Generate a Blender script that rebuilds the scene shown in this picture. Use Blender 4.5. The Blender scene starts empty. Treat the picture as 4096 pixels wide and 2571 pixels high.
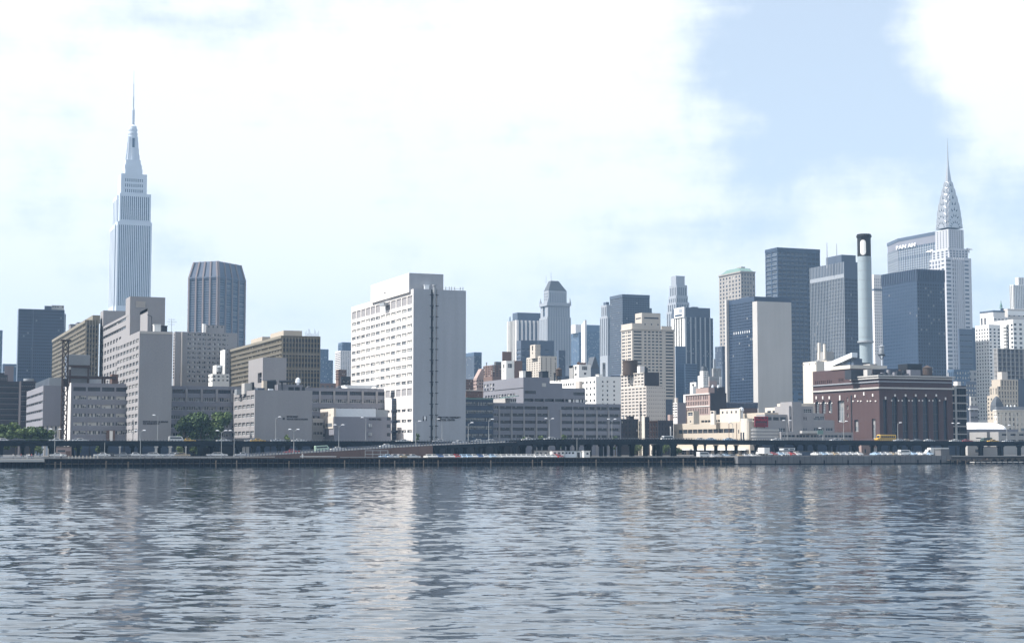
import bpy, math, random
import numpy as np
from mathutils import Vector
sin, cos, pi = math.sin, math.cos, math.pi
RND = random.Random(11)
scene = bpy.context.scene
LINK = scene.collection.objects.link

# ---------------------------------------------------------------- camera, sky, sun, exposure
F, PW, PH = 6500.0, 4096.0, 2571.0          # focal length and size of the photograph in its own pixels
CAMZ, YAW, HOR = 5.5, math.radians(21.4), 1794.0
PITCH = math.atan((HOR - PH / 2) / F)
cam = bpy.data.cameras.new('camera'); camo = bpy.data.objects.new('camera', cam); LINK(camo)
cam.sensor_width = 36.0; cam.lens = 36.0 * F / PW; cam.clip_start = 0.5; cam.clip_end = 20000
camo.location = (0, 0, CAMZ); camo.rotation_euler = (pi / 2 + PITCH, 0, -YAW)
scene.camera = camo
SUN_AZ, SUN_EL = math.radians(-77.0), math.radians(52.0)   # azimuth from +Y (west) towards +X (north)
SUND = Vector((sin(SUN_AZ) * cos(SUN_EL), cos(SUN_AZ) * cos(SUN_EL), sin(SUN_EL)))
sl = bpy.data.lights.new('sun', 'SUN'); so = bpy.data.objects.new('sun', sl); LINK(so)
sl.energy = 5.0; sl.angle = math.radians(0.53); sl.color = (1.0, 0.96, 0.91)
so.rotation_euler = SUND.to_track_quat('Z', 'Y').to_euler()
so.location = (-400, 200, 600)
scene.view_settings.view_transform = 'Standard'; scene.view_settings.look = 'None'
scene.view_settings.exposure = 0.74; scene.view_settings.gamma = 1.0
scene.view_settings.use_curve_mapping = False
scene.cycles.max_bounces = 6; scene.cycles.diffuse_bounces = 2; scene.cycles.glossy_bounces = 3
scene.cycles.transmission_bounces = 2; scene.cycles.volume_bounces = 0
scene.cycles.use_denoising = True
scene.cycles.caustics_reflective = False; scene.cycles.caustics_refractive = False

world = bpy.data.worlds.new('World'); scene.world = world; world.use_nodes = True
wn, wl = world.node_tree.nodes, world.node_tree.links
wn.clear()
def WN(t, **k):
    n = wn.new(t)
    for a, v in k.items(): setattr(n, a, v)
    return n
def WM(op, a, b=None, c=None, clamp=False):
    n = WN('ShaderNodeMath', operation=op); n.use_clamp = clamp
    for i, v in enumerate((a, b, c)):
        if v is None: continue
        if isinstance(v, (int, float)): n.inputs[i].default_value = v
        else: wl.new(v, n.inputs[i])
    return n.outputs[0]
sky = WN('ShaderNodeTexSky', sky_type='NISHITA'); sky.sun_disc = False
sky.sun_elevation = SUN_EL; sky.sun_rotation = SUN_AZ
sky.air_density = 1.0; sky.dust_density = 1.6; sky.ozone_density = 0.6
tc = WN('ShaderNodeTexCoord'); sep = WN('ShaderNodeSeparateXYZ'); wl.new(tc.outputs['Generated'], sep.inputs[0])
zc = WM('MAXIMUM', WM('ADD', sep.outputs[2], 0.10), 0.03)
comb = WN('ShaderNodeCombineXYZ')
wl.new(WM('DIVIDE', sep.outputs[0], zc), comb.inputs[0]); wl.new(WM('DIVIDE', sep.outputs[1], zc), comb.inputs[1])
def wnoise(vec, scale, detail, rough=0.55, off=(0, 0, 0)):
    m = WN('ShaderNodeMapping'); m.inputs['Location'].default_value = off
    wl.new(vec, m.inputs[0])
    n = WN('ShaderNodeTexNoise'); n.inputs['Scale'].default_value = scale; n.inputs['Detail'].default_value = detail
    n.inputs['Roughness'].default_value = rough
    wl.new(m.outputs[0], n.inputs['Vector']); return n.outputs[0]
n1 = wnoise(comb.outputs[0], 0.62, 9, 0.56, (3.1, 7.7, 0))
n2 = wnoise(comb.outputs[0], 0.22, 3, 0.5, (8.0, 1.0, 0))
n3 = wnoise(tc.outputs['Generated'], 13.0, 9, 0.6, (1.3, 0.2, 0))
def dirpx(px, py):
    u, v = (px - PW / 2) / F, (PH / 2 - py) / F
    k = cos(PITCH) - v * sin(PITCH)
    return Vector((u * cos(YAW) + k * sin(YAW), -u * sin(YAW) + k * cos(YAW), sin(PITCH) + v * cos(PITCH)))
def blob(px, py, w):
    "a bank of cloud in the direction of a photo pixel; value falls off with angle"
    d = dirpx(px, py).normalized()
    vm = WN('ShaderNodeVectorMath', operation='DISTANCE'); wl.new(tc.outputs['Generated'], vm.inputs[0]); vm.inputs[1].default_value = d
    return WM('SUBTRACT', 1.0, WM('DIVIDE', vm.outputs['Value'], w), clamp=True)
side = WN('ShaderNodeVectorMath', operation='DOT_PRODUCT'); wl.new(tc.outputs['Generated'], side.inputs[0])
side.inputs[1].default_value = (sin(SUN_AZ), cos(SUN_AZ), 0)      # milky towards the sun, clearing to blue away from it
cov = WM('ADD', WM('MULTIPLY', n1, 0.9), WM('MULTIPLY', n2, 0.55))
cov = WM('ADD', cov, WM('MULTIPLY', WM('SUBTRACT', side.outputs['Value'], -0.10), 0.78))
cov = WM('ADD', cov, WM('MULTIPLY', WM('SUBTRACT', 1.0, WM('MULTIPLY', sep.outputs[2], 7.0), clamp=True), 0.22))   # the lowest sky is milky
for (px, py, w, k) in ((3980, 50, .085, .75), (4060, 330, .06, .45), (3760, 130, .04, .3), (3560, 760, .06, .34), (3930, 750, .07, .45), (2350, 240, .13, .3), (3300, 810, .05, .25), (3080, 60, .085, -.5), (3330, 250, .10, -.5), (3560, 470, .085, -.42), (3150, 480, .07, -.25), (3800, 600, .05, -.3), (3900, 980, .07, -.28), (2560, 330, .1, .2), (1040, 620, .08, .4), (1250, 1050, .08, .2)):
    cov = WM('ADD', cov, WM('MULTIPLY', blob(px, py, w), k))
cov = WM('SUBTRACT', cov, WM('MULTIPLY', WM('SUBTRACT', sep.outputs[2], 0.32), 1.6, clamp=True))   # clear blue high overhead, where the hard sun comes from
cov = WM('ADD', cov, WM('MULTIPLY', WM('SUBTRACT', n3, 0.5), 1.4))
n4 = wnoise(tc.outputs['Generated'], 42.0, 6, 0.6, (2.3, 1.2, 0))
cov = WM('ADD', cov, WM('MULTIPLY', WM('SUBTRACT', n4, 0.5), 0.62))
mp5 = WN('ShaderNodeMapping'); mp5.inputs['Scale'].default_value = (1, 1, 6); mp5.inputs['Rotation'].default_value = (0.05, 0.1, 0); wl.new(tc.outputs['Generated'], mp5.inputs[0])
n5 = wnoise(mp5.outputs[0], 7.0, 6, 0.6, (5.3, 2.2, 1))              # thin drawn out veils
cov = WM('ADD', cov, WM('MULTIPLY', WM('SUBTRACT', n5, 0.42), 1.0))
mr = WN('ShaderNodeMapRange', interpolation_type='SMOOTHSTEP'); wl.new(cov, mr.inputs[0])
mr.inputs[1].default_value = 0.26; mr.inputs[2].default_value = 1.06; mr.inputs[3].default_value = 0.36; mr.inputs[4].default_value = 1.0
mix = WN('ShaderNodeMix', data_type='RGBA'); wl.new(mr.outputs[0], mix.inputs['Factor'])
sk = WN('ShaderNodeVectorMath', operation='SCALE'); wl.new(sky.outputs[0], sk.inputs[0]); sk.inputs['Scale'].default_value = 1.32
wl.new(sk.outputs[0], mix.inputs['A'])
mix.inputs['B'].default_value = (8.4, 8.7, 8.9, 1)               # sunlit cloud, in the sky node's own units
bg = WN('ShaderNodeBackground'); bg.inputs['Strength'].default_value = 0.085
wl.new(mix.outputs['Result'], bg.inputs['Color'])
wo = WN('ShaderNodeOutputWorld'); wl.new(bg.outputs[0], wo.inputs['Surface'])

# ---------------------------------------------------------------- picture geometry -> places in the world
# world axes: +X runs north along the shore, +Y runs inland (west), the street grid is parallel to both
CY, SY, CP, SP = cos(YAW), sin(YAW), cos(PITCH), sin(PITCH)
GZ = 2.8                                                          # street level above the water
SHORE = 502.0
def ray(px, py): return dirpx(px, py)
def onY(px, py, Y):
    d = ray(px, py); t = Y / d.y; return Vector((d.x * t, Y, CAMZ + d.z * t))
def along(P, D, px):
    "distance along D from P at which the point stands in photo column px"
    u = (px - PW / 2) / F
    r = lambda V: V.x * CY - V.y * SY
    f = lambda V: (V.x * SY + V.y * CY) * CP
    c0 = r(P) - u * (f(P) + (P.z - CAMZ) * SP)
    c1 = r(D) - u * (f(D) + D.z * SP)
    return -c0 / c1
def zat(x, y, py):
    "height of the point above ground spot (x, y) that stands in photo row py"
    v = (PH / 2 - py) / F; a = x * SY + y * CY
    return CAMZ + a * (v * CP + SP) / (CP - v * SP)
def depth(x, y): return x * SY + y * CY
def XY(px, Y, z=3.0):
    "x of the spot in photo column px on the line Y (at height z)"
    return along(Vector((0, Y, z)), Vector((1, 0, 0)), px)
def crop(ox, oy, s): return lambda x, y: (ox + x * s, oy + y * s)
PX = crop(0, 0, 1.0)
A2 = crop(0, 1180, .3967); B2 = crop(400, 1150, .4167); C2 = crop(900, 1300, .31746); D2 = crop(1380, 1080, .463)
E2 = crop(1860, 1350, .28436); F2 = crop(2000, 1060, .27778); G2 = crop(2380, 1080, .31746); H2 = crop(2380, 1440, .24076)
I2 = crop(2700, 1420, .24907); J2 = crop(3240, 1380, .27122); K2 = crop(3880, 1080, .46253); L2 = crop(3700, 620, .26455)
Bc = crop(600, 1000, .5818); Cc = crop(1300, 1050, .549); Ec = crop(2400, 1050, .549); Fc = crop(2850, 900, .648)
Gc = crop(3400, 900, .648); Hc = crop(400, 280, .675); Ic = crop(3500, 550, .4631)

# ---------------------------------------------------------------- materials
M = {}
def newmat(name):
    m = bpy.data.materials.new(name); m.use_nodes = True; nt = m.node_tree
    b = nt.nodes['Principled BSDF']; M[name] = m
    return m, nt, b
def wall(name, col, var=.14, rough=.85, scale=.05, streak=.5, fine=.10, spec=.25, metal=0.0, bump=0.0):
    m, nt, b = newmat(name); N = nt.nodes.new; L = nt.links.new
    tcn = N('ShaderNodeTexCoord')
    def noise(sc, det, stretch):
        mp = N('ShaderNodeMapping'); mp.inputs['Scale'].default_value = stretch; L(tcn.outputs['Object'], mp.inputs[0])
        n = N('ShaderNodeTexNoise'); n.inputs['Scale'].default_value = sc; n.inputs['Detail'].default_value = det
        L(mp.outputs[0], n.inputs['Vector']); return n.outputs[0]
    def math_(op, a, c):
        n = N('ShaderNodeMath'); n.operation = op
        for i, v in enumerate((a, c)):
            if isinstance(v, (int, float)): n.inputs[i].default_value = v
            else: L(v, n.inputs[i])
        return n.outputs[0]
    big = noise(scale, 5, (1, 1, 1)); st = noise(.45, 4, (1, 1, .06)); fi = noise(1.7, 3, (1, 1, 1))
    f = math_('ADD', math_('MULTIPLY', math_('SUBTRACT', big, .5), 2 * var), math_('MULTIPLY', math_('SUBTRACT', st, .5), 2 * var * streak))
    f = math_('ADD', f, math_('MULTIPLY', math_('SUBTRACT', fi, .5), 2 * fine))
    f = math_('ADD', f, 1.0)
    sc = N('ShaderNodeVectorMath'); sc.operation = 'SCALE'; sc.inputs[0].default_value = col[:3]
    L(f, sc.inputs['Scale']); L(sc.outputs[0], b.inputs['Base Color'])
    b.inputs['Roughness'].default_value = rough; b.inputs['Specular IOR Level'].default_value = spec; b.inputs['Metallic'].default_value = metal
    return m
def glass(name, col, rough=.1, spec=.5, var=.5):
    m, nt, b = newmat(name); N = nt.nodes.new; L = nt.links.new
    oi = N('ShaderNodeObjectInfo'); tcn = N('ShaderNodeTexCoord')
    n = N('ShaderNodeTexNoise'); n.inputs['Scale'].default_value = .33; n.inputs['Detail'].default_value = 2; L(tcn.outputs['Object'], n.inputs['Vector'])
    a = N('ShaderNodeMath'); a.operation = 'ADD'; L(oi.outputs['Random'], a.inputs[0]); L(n.outputs[0], a.inputs[1])
    mr_ = N('ShaderNodeMapRange'); L(a.outputs[0], mr_.inputs[0]); mr_.inputs[1].default_value = .3; mr_.inputs[2].default_value = 1.6
    mr_.inputs[3].default_value = 1 - var; mr_.inputs[4].default_value = 1 + var
    sc = N('ShaderNodeVectorMath'); sc.operation = 'SCALE'; sc.inputs[0].default_value = col[:3]; L(mr_.outputs[0], sc.inputs['Scale'])
    L(sc.outputs[0], b.inputs['Base Color'])
    b.inputs['Roughness'].default_value = rough; b.inputs['Specular IOR Level'].default_value = spec
    return m
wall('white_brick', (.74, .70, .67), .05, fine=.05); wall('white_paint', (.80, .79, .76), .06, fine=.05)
wall('pale_brick', (.52, .48, .44), .08); wall('grey_brick', (.225, .228, .26), .12, fine=.07)
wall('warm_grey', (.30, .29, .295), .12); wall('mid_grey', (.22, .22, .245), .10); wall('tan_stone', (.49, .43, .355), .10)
wall('beige', (.51, .465, .41), .08); wall('olive_panel', (.135, .12, .092), .12); wall('olive_pale', (.235, .215, .175), .10)
wall('dark_brick', (.050, .045, .050), .2); wall('red_brick', (.080, .049, .048), .17, fine=.16, streak=.8); wall('brown_brick', (.17, .11, .09), .16, fine=.14)
wall('pink_brick', (.36, .27, .245), .10); wall('ramp_brick', (.155, .105, .09), .2, fine=.2)
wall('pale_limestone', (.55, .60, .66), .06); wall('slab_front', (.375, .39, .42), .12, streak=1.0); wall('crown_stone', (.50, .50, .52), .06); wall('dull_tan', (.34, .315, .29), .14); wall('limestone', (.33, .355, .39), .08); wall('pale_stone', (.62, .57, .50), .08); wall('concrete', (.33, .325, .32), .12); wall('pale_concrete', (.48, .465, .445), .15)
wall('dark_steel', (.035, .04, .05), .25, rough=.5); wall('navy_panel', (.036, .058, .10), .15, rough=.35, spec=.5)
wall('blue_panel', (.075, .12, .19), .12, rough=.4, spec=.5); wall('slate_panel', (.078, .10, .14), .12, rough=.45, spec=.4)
wall('bronze_panel', (.115, .135, .18), .15); wall('rust_rib', (.21, .175, .17), .1); wall('copper_green', (.17, .26, .235), .15)
wall('slate_roof', (.09, .10, .115), .2, rough=.6); wall('tar_roof', (.12, .12, .12), .2); wall('white_metal', (.70, .74, .78), .06, rough=.45, spec=.5)
wall('grey_metal', (.30, .32, .34), .12, rough=.45, spec=.5); wall('stack_paint', (.31, .37, .40), .10, rough=.45, streak=1.2); wall('black_paint', (.02, .021, .024), .2, rough=.5)
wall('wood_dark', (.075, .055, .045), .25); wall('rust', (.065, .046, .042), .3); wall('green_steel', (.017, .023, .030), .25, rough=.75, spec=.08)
wall('asphalt', (.05, .05, .055), .3, scale=.2, spec=.1); wall('ground_dirt', (.12, .115, .11), .2); wall('wet_timber', (.012, .014, .020), .5, rough=.7, scale=.4, streak=2.0, spec=.08)
wall('timber', (.10, .085, .07), .35, scale=.4); wall('quay_concrete', (.15, .15, .155), .2, scale=.15, streak=1.5)
wall('blind', (.52, .51, .48), .12, fine=.2, rough=.7); wall('blind_dim', (.26, .26, .26), .2, fine=.2, rough=.7); wall('panel_grey', (.30, .29, .30), .1)
wall('frame_light', (.45, .45, .45), .05); wall('frame_dark', (.06, .065, .075), .1); wall('steel_bright', (.46, .47, .49), .10, rough=.30, metal=.6, spec=.6)
wall('lamp_pole', (.35, .36, .36), .1, rough=.5); wall('lamp_white', (.85, .86, .88), .03, rough=.3); wall('lettering_dark', (.05, .05, .06), .05); wall('lettering_white', (.85, .85, .86), .03)
wall('sign_red', (.42, .035, .05), .1); wall('sign_dark', (.085, .05, .06), .15); wall('bubble', (.88, .88, .87), .02, fine=.02)
wall('leaf_a', (.075, .115, .045), .3, scale=.4, fine=.3); wall('leaf_b', (.11, .155, .06), .3, scale=.4, fine=.3); wall('leaf_c', (.15, .20, .07), .25, scale=.4, fine=.3); wall('bark', (.10, .08, .065), .25)
wall('leaf_d', (.035, .060, .026), .3, scale=.4, fine=.3)
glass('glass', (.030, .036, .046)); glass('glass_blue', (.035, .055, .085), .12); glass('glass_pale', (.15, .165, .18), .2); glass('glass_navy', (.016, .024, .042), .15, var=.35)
glass('glass_olive', (.095, .085, .06), .25); glass('car_glass', (.02, .025, .03), .05)
M['blind2'] = M['blind_dim']

# ---------------------------------------------------------------- mesh helpers
class MB:
    def __init__(s): s.v, s.f, s.m, s.mats = [], [], [], []
    def mi(s, mat):
        if mat not in s.mats: s.mats.append(mat)
        return s.mats.index(mat)
    def face(s, pts, mat):
        n = len(s.v); s.v += [tuple(p) for p in pts]; s.f.append(tuple(range(n, n + len(pts)))); s.m.append(s.mi(mat))
    def box(s, x0, x1, y0, y1, z0, z1, mat, skip=''):
        n = len(s.v); k = s.mi(mat)
        s.v += [(x0, y0, z0), (x1, y0, z0), (x1, y1, z0), (x0, y1, z0), (x0, y0, z1), (x1, y0, z1), (x1, y1, z1), (x0, y1, z1)]
        for key, q in (('b', (3, 2, 1, 0)), ('t', (4, 5, 6, 7)), ('E', (0, 1, 5, 4)), ('N', (1, 2, 6, 5)), ('W', (2, 3, 7, 6)), ('S', (3, 0, 4, 7))):
            if key in skip: continue
            s.f.append(tuple(n + i for i in q)); s.m.append(k)
    def prism(s, poly, z0, z1, mat, top=True, cap=None):
        n = len(poly)
        for i in range(n):
            a, b = poly[i], poly[(i + 1) % n]
            s.face([(a[0], a[1], z0), (b[0], b[1], z0), (b[0], b[1], z1), (a[0], a[1], z1)], mat)
        if top: s.face([(p[0], p[1], z1) for p in poly], cap or mat)
    def loft(s, rings, mat, cap=True):
        for r0, r1 in zip(rings, rings[1:]):
            n = len(r0)
            for i in range(n): s.face([r0[i], r0[(i + 1) % n], r1[(i + 1) % n], r1[i]], mat)
        if cap: s.face(rings[-1], mat)
    def tube(s, p, q, r0, r1, mat, n=6, cap=True):
        p, q = Vector(p), Vector(q); d = (q - p).normalized()
        a = d.cross(Vector((0, 0, 1)) if abs(d.z) < .9 else Vector((1, 0, 0))).normalized(); b = d.cross(a)
        R0 = [p + (a * cos(2 * pi * i / n) + b * sin(2 * pi * i / n)) * r0 for i in range(n)]
        R1 = [q + (a * cos(2 * pi * i / n) + b * sin(2 * pi * i / n)) * r1 for i in range(n)]
        for i in range(n): s.face([R0[(i + 1) % n], R0[i], R1[i], R1[(i + 1) % n]], mat)
        if cap: s.face(list(reversed(R1)), mat); s.face(R0, mat)
    def lathe(s, cx, cy, prof, mat, n=16, cap=True):
        rings = [[(cx + r * cos(2 * pi * i / n), cy + r * sin(2 * pi * i / n), z) for i in range(n)] for r, z in prof]
        s.loft(rings, mat, cap)
    def mesh(s, name):
        me = bpy.data.meshes.new(name); me.from_pydata(s.v, [], s.f)
        for t in s.mats: me.materials.append(M[t])
        me.polygons.foreach_set('material_index', s.m); me.update()
        return me
    def build(s, name, parent=None, smooth=False, loc=None):
        me = s.mesh(name)
        if smooth: me.polygons.foreach_set('use_smooth', [True] * len(me.polygons))
        return link(name, me, parent, loc)
def link(name, me, parent=None, loc=None, rot=None):
    o = bpy.data.objects.new(name, me); LINK(o)
    if parent is not None: o.parent = parent
    if loc is not None: o.location = loc
    if rot: o.rotation_euler = (0, 0, rot)
    return o
def tag(o, label=None, cat=None, group=None, kind=None):
    if label: o['label'] = label
    if cat: o['category'] = cat
    if group: o['group'] = group
    if kind: o['kind'] = kind
    return o
def thing(name, label, cat, loc=(0, 0, 0), rot=0, group=None):
    o = bpy.data.objects.new(name, None); LINK(o); o.location = loc; o.rotation_euler = (0, 0, rot)
    o.empty_display_size = 1
    return tag(o, label, cat, group)
def text(body, parent, size, loc, rotz, mat, name='lettering', ext=.12, width=None):
    "flat lettering turned into a mesh, one object per line of text"
    cu = bpy.data.curves.new(name, 'FONT'); cu.body = body; cu.size = size; cu.extrude = ext; cu.resolution_u = 1; cu.offset = .02 * size
    cu.materials.append(M[mat]); tmp = bpy.data.objects.new(name, cu); LINK(tmp)
    bpy.context.view_layer.update(); me = bpy.data.meshes.new_from_object(tmp.evaluated_get(bpy.context.evaluated_depsgraph_get()))
    bpy.data.objects.remove(tmp); bpy.data.curves.remove(cu)
    o = link(name, me, parent, loc); o.rotation_euler = (pi / 2, 0, rotz)
    if width:
        xs = [v.co.x for v in me.vertices]; o.scale.x = width / (max(xs) - min(xs))
    return o

# ---------------------------------------------------------------- windows and buildings
PANES = {}
def pane_mesh(w, h, mul, gl, bl, fr, blm, var, arch):
    key = (round(w, 2), round(h, 2), mul, gl, bl > 0, fr, blm, var, arch)
    if key in PANES: return PANES[key]
    rr = random.Random(hash((round(w, 1), mul, var)) & 0xffff)
    mb = MB(); n = max(1, mul); sw = w / n
    if arch:
        r = w / 2; zs = h / 2 - r
        pts = [(-w / 2, 0, -h / 2), (w / 2, 0, -h / 2), (w / 2, 0, zs)] + [(r * cos(pi * i / 8), 0, zs + r * sin(pi * i / 8)) for i in range(1, 8)] + [(-w / 2, 0, zs)]
        mb.face(pts, gl)
        for i in (1, 2, 3, 4): mb.box(-w / 2, w / 2, -.08, 0, -h / 2 + h * i / 5 - .12, -h / 2 + h * i / 5 + .12, fr, 'Wtb')
        mb.box(-.1, .1, -.1, 0, -h / 2, h / 2 - .2, fr, 'Wtb')
    else:
        for i in range(n):
            x0, x1 = -w / 2 + i * sw, -w / 2 + (i + 1) * sw
            q = 0
            if rr.random() < bl: q = rr.choice((.3, .45, .6, 1.0))
            zb = h / 2 - q * h
            if q < 1: mb.face([(x0, 0, -h / 2), (x1, 0, -h / 2), (x1, 0, zb), (x0, 0, zb)], gl)
            if q > 0: mb.face([(x0, 0, zb), (x1, 0, zb), (x1, 0, h / 2), (x0, 0, h / 2)], blm)
        t = min(.09, sw * .08)
        for i in range(1, n):
            x = -w / 2 + i * sw; mb.box(x - t, x + t, -.1, .0, -h / 2, h / 2, fr, 'Wtb')
        mb.box(-w / 2, w / 2, -.16, 0, -h / 2, -h / 2 + min(.16, h * .1), fr, 'WbNS')
        if h > 1.4: mb.box(-w / 2, w / 2, -.06, 0, -.06, .06, fr, 'WNS')
    PANES[key] = mb.mesh('window'); return PANES[key]
def G(c, r, t, b, l=.04, rr=.04, fw=.6, fh=.5, pl=None, pr=None, mul=1, d=.3, gl='glass', bl=.2, fr='frame_light', blm='blind', ref=0, arch=False, skip=None, name='window'):
    return dict(c=c, r=r, t=t, b=b, l=l, rr=rr, fw=fw, fh=fh, pl=pl, pr=pr, mul=mul, d=d, gl=gl, bl=bl, fr=fr, blm=blm, ref=ref, arch=arch, skip=skip, name=name)
class Bld:
    def __init__(s, name, label, cat, cr, Y, xl, xc, xr, yt, wl_, rot=0, group=None, zb=GZ, E=(), S=(), roofm='tar_roof', part='wall', parapet=.9):
        s.cr = cr; P = onY(*cr(xc, yt), Y); s.loc = Vector((P.x, P.y, zb)); s.rot = rot
        s.ex = Vector((cos(rot), sin(rot), 0)); s.ey = Vector((-sin(rot), cos(rot), 0)); s.wins = []
        s.root = thing(name, label, cat, s.loc, rot, group)
        s.roofm = roofm; s.parapet = parapet
        s.main = s.tier(xl, xc, xr, yt, 0, wl_, E, S, part, zb)
    def w(s, x, y, z): return s.loc + s.ex * x + s.ey * y + Vector((0, 0, z - s.loc.z))
    def pix(s, px, py, dy):
        "local x and height of the point on the local plane y = dy seen at a pixel"
        d = ray(px, py); o = Vector((0, 0, CAMZ)) - s.loc; o.z = CAMZ
        t = (dy - Vector((o.x, o.y, 0)).dot(s.ey)) / Vector((d.x, d.y, 0)).dot(s.ey)
        return Vector((o.x, o.y, 0)).dot(s.ex) + t * Vector((d.x, d.y, 0)).dot(s.ex), CAMZ + d.z * t
    def ext(s, x, y, z, px, axis): return along(s.w(x, y, z), s.ex if axis == 'x' else s.ey, px)
    def z(s, x, y, cy, cx=0):
        p = s.w(x, y, 0); return zat(p.x, p.y, s.cr(cx, cy)[1])
    def lx(s, cx, dy=0, cy=None):
        "local x on plane y = dy of crop column cx (at crop row cy)"
        return s.pix(*s.cr(cx, cy), dy)[0]
    def tier(s, xl, xc, xr, yt, dy, wl_, E=(), S=(), part='wall', zb=None, skip='', roof=True):
        cr = s.cr; x0, z1 = s.pix(*cr(xc, yt), dy)
        x1 = x0 + s.ext(x0, dy, z1, cr(xr, 0)[0], 'x'); y1 = dy + s.ext(x0, dy, z1, cr(xl, 0)[0], 'y')
        if zb is None: zb = s.main['z1'] - 1.0
        return s.box(x0, x1, dy, max(y1, dy + .4), zb, z1, wl_, E, S, part, skip, roof)
    def box(s, x0, x1, y0, y1, z0, z1, wl_, E=(), S=(), part='wall', skip='', roof=True):
        mb = MB(); lo = s.loc.z
        for fc, specs in (('E', E), ('S', S)):
            if fc in skip: continue
            s.facade(mb, fc, x0, x1, y0, y1, z0, z1, wl_, specs)
        mb.box(x0, x1, y0, y1, z0 - lo, z1 - lo, wl_, 'ESbt')
        if roof and z1 - z0 > 3 and s.parapet:
            p = s.parapet; q = .35
            zr = z1 - lo - p
            mb.face([(x0 + q, y0 + q, zr), (x1 - q, y0 + q, zr), (x1 - q, y1 - q, zr), (x0 + q, y1 - q, zr)], s.roofm)
            for a, b in (((x0, y0), (x1, y0)), ((x1, y0), (x1, y1)), ((x1, y1), (x0, y1)), ((x0, y1), (x0, y0))):
                f = lambda pt: (min(max(pt[0], x0 + q), x1 - q), min(max(pt[1], y0 + q), y1 - q))
                ia, ib = f(a), f(b)
                mb.face([(a[0], a[1], z1 - lo), (b[0], b[1], z1 - lo), (ib[0], ib[1], z1 - lo), (ia[0], ia[1], z1 - lo)], wl_)
                mb.face([(ia[0], ia[1], z1 - lo), (ib[0], ib[1], z1 - lo), (ib[0], ib[1], zr), (ia[0], ia[1], zr)], wl_)
        else:
            mb.face([(x0, y0, z1 - lo), (x1, y0, z1 - lo), (x1, y1, z1 - lo), (x0, y1, z1 - lo)], s.roofm)
        mb.build(part, s.root)
        return dict(x0=x0, x1=x1, y0=y0, y1=y1, z0=z0, z1=z1)
    def facade(s, mb, fc, x0, x1, y0, y1, z0, z1, wl_, specs):
        lo = s.loc.z; a0, a1 = (x0, x1) if fc == 'E' else (y0, y1)
        P = (lambda a, z, d=0: (a, y0 + d, z - lo)) if fc == 'E' else (lambda a, z, d=0: (x0 + d, a, z - lo))
        def quad(pts): mb.face(pts if fc == 'E' else pts[::-1], wl_)
        rects = []
        for g in specs:
            # columns
            if g['pl'] is not None:
                p0 = s.w(x0, y0, (z0 + z1) / 2); zz = s.z(x0, y0, (g['t'] + g['b']) / 2); p0 = s.w(x0, y0, zz)
                ax = s.ex if fc == 'E' else s.ey
                ba = (x0 if fc == 'E' else y0)
                b0, b1 = sorted((ba + along(p0, ax, s.cr(g['pl'], 0)[0]), ba + along(p0, ax, s.cr(g['pr'], 0)[0])))
            else:
                b0, b1 = a0 + g['l'] * (a1 - a0), a1 - g['rr'] * (a1 - a0)
            b0, b1 = max(b0, a0 + .05), min(b1, a1 - .05)
            if b1 - b0 < .2: continue
            cp = (b1 - b0) / (g['c'] - 1 + g['fw']); cw = cp * g['fw']
            rx, ry = (x0, y0)
            if g['ref'] == 1: rx, ry = (x1, y0) if fc == 'E' else (x0, y1)
            zt, zb = s.z(rx, ry, g['t']), s.z(rx, ry, g['b'])
            zt, zb = min(zt, z1 - .05), max(zb, z0 + .05)
            if zt - zb < .2: continue
            rp = (zt - zb) / (g['r'] - 1 + g['fh']); rh = rp * g['fh']
            for i in range(g['c']):
                for j in range(g['r']):
                    if g['skip'] and g['skip'](i, j): continue
                    ca = b0 + i * cp
                    if fc == 'S': ca = b1 - i * cp - cw       # column 0 is the far left one in the view
                    zz = zt - j * rp - rh
                    rects.append((ca, ca + cw, zz, zz + rh, g))
        zs = sorted({z0, z1} | {round(v, 3) for r in rects for v in r[2:4]})
        prev = None
        for za, zb in zip(zs, zs[1:]):
            if zb - za < .002: continue
            zm = (za + zb) / 2; iv = sorted((r[0], r[1]) for r in rects if r[2] < zm < r[3]); cur = a0
            for p, q in iv:
                if p > cur + .002: quad([P(cur, za), P(p, za), P(p, zb), P(cur, zb)])
                cur = max(cur, q)
            if cur < a1: quad([P(cur, za), P(a1, za), P(a1, zb), P(cur, zb)])
        for (p, q, za, zb, g) in rects:
            d = g['d']
            quad([P(p, za), P(q, za), P(q, za, d), P(p, za, d)]); quad([P(p, zb, d), P(q, zb, d), P(q, zb), P(p, zb)])
            quad([P(p, za, d), P(p, zb, d), P(p, zb), P(p, za)]); quad([P(q, za), P(q, zb), P(q, zb, d), P(q, za, d)])
            if g['arch']:
                r = (q - p) / 2; c = (p + q) / 2; zc_ = zb - r
                for sg, e in ((-1, p), (1, q)):
                    arc = [P(c + sg * r * sin(k * pi / 12), zc_ + r * cos(k * pi / 12)) for k in range(7)]
                    for k in range(6):
                        tri = [P(e, zb), arc[k], arc[k + 1]] if sg < 0 else [P(e, zb), arc[k + 1], arc[k]]
                        quad(tri)
            if fc == 'E': c = ((p + q) / 2, y0 + d, (za + zb) / 2)
            else: c = (x0 + d, (p + q) / 2, (za + zb) / 2)
            wp = s.w(*c); dep = depth(wp.x, wp.y)
            e0, e1 = (s.w(p, y0, za), s.w(q, y0, za)) if fc == 'E' else (s.w(x0, p, za), s.w(x0, q, za))
            pxw = abs((e1.x * CY - e1.y * SY) / depth(e1.x, e1.y) - (e0.x * CY - e0.y * SY) / depth(e0.x, e0.y)) * F
            s.wins.append((pxw, (zb - za) / dep * F, fc, c, q - p, zb - za, g))
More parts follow.
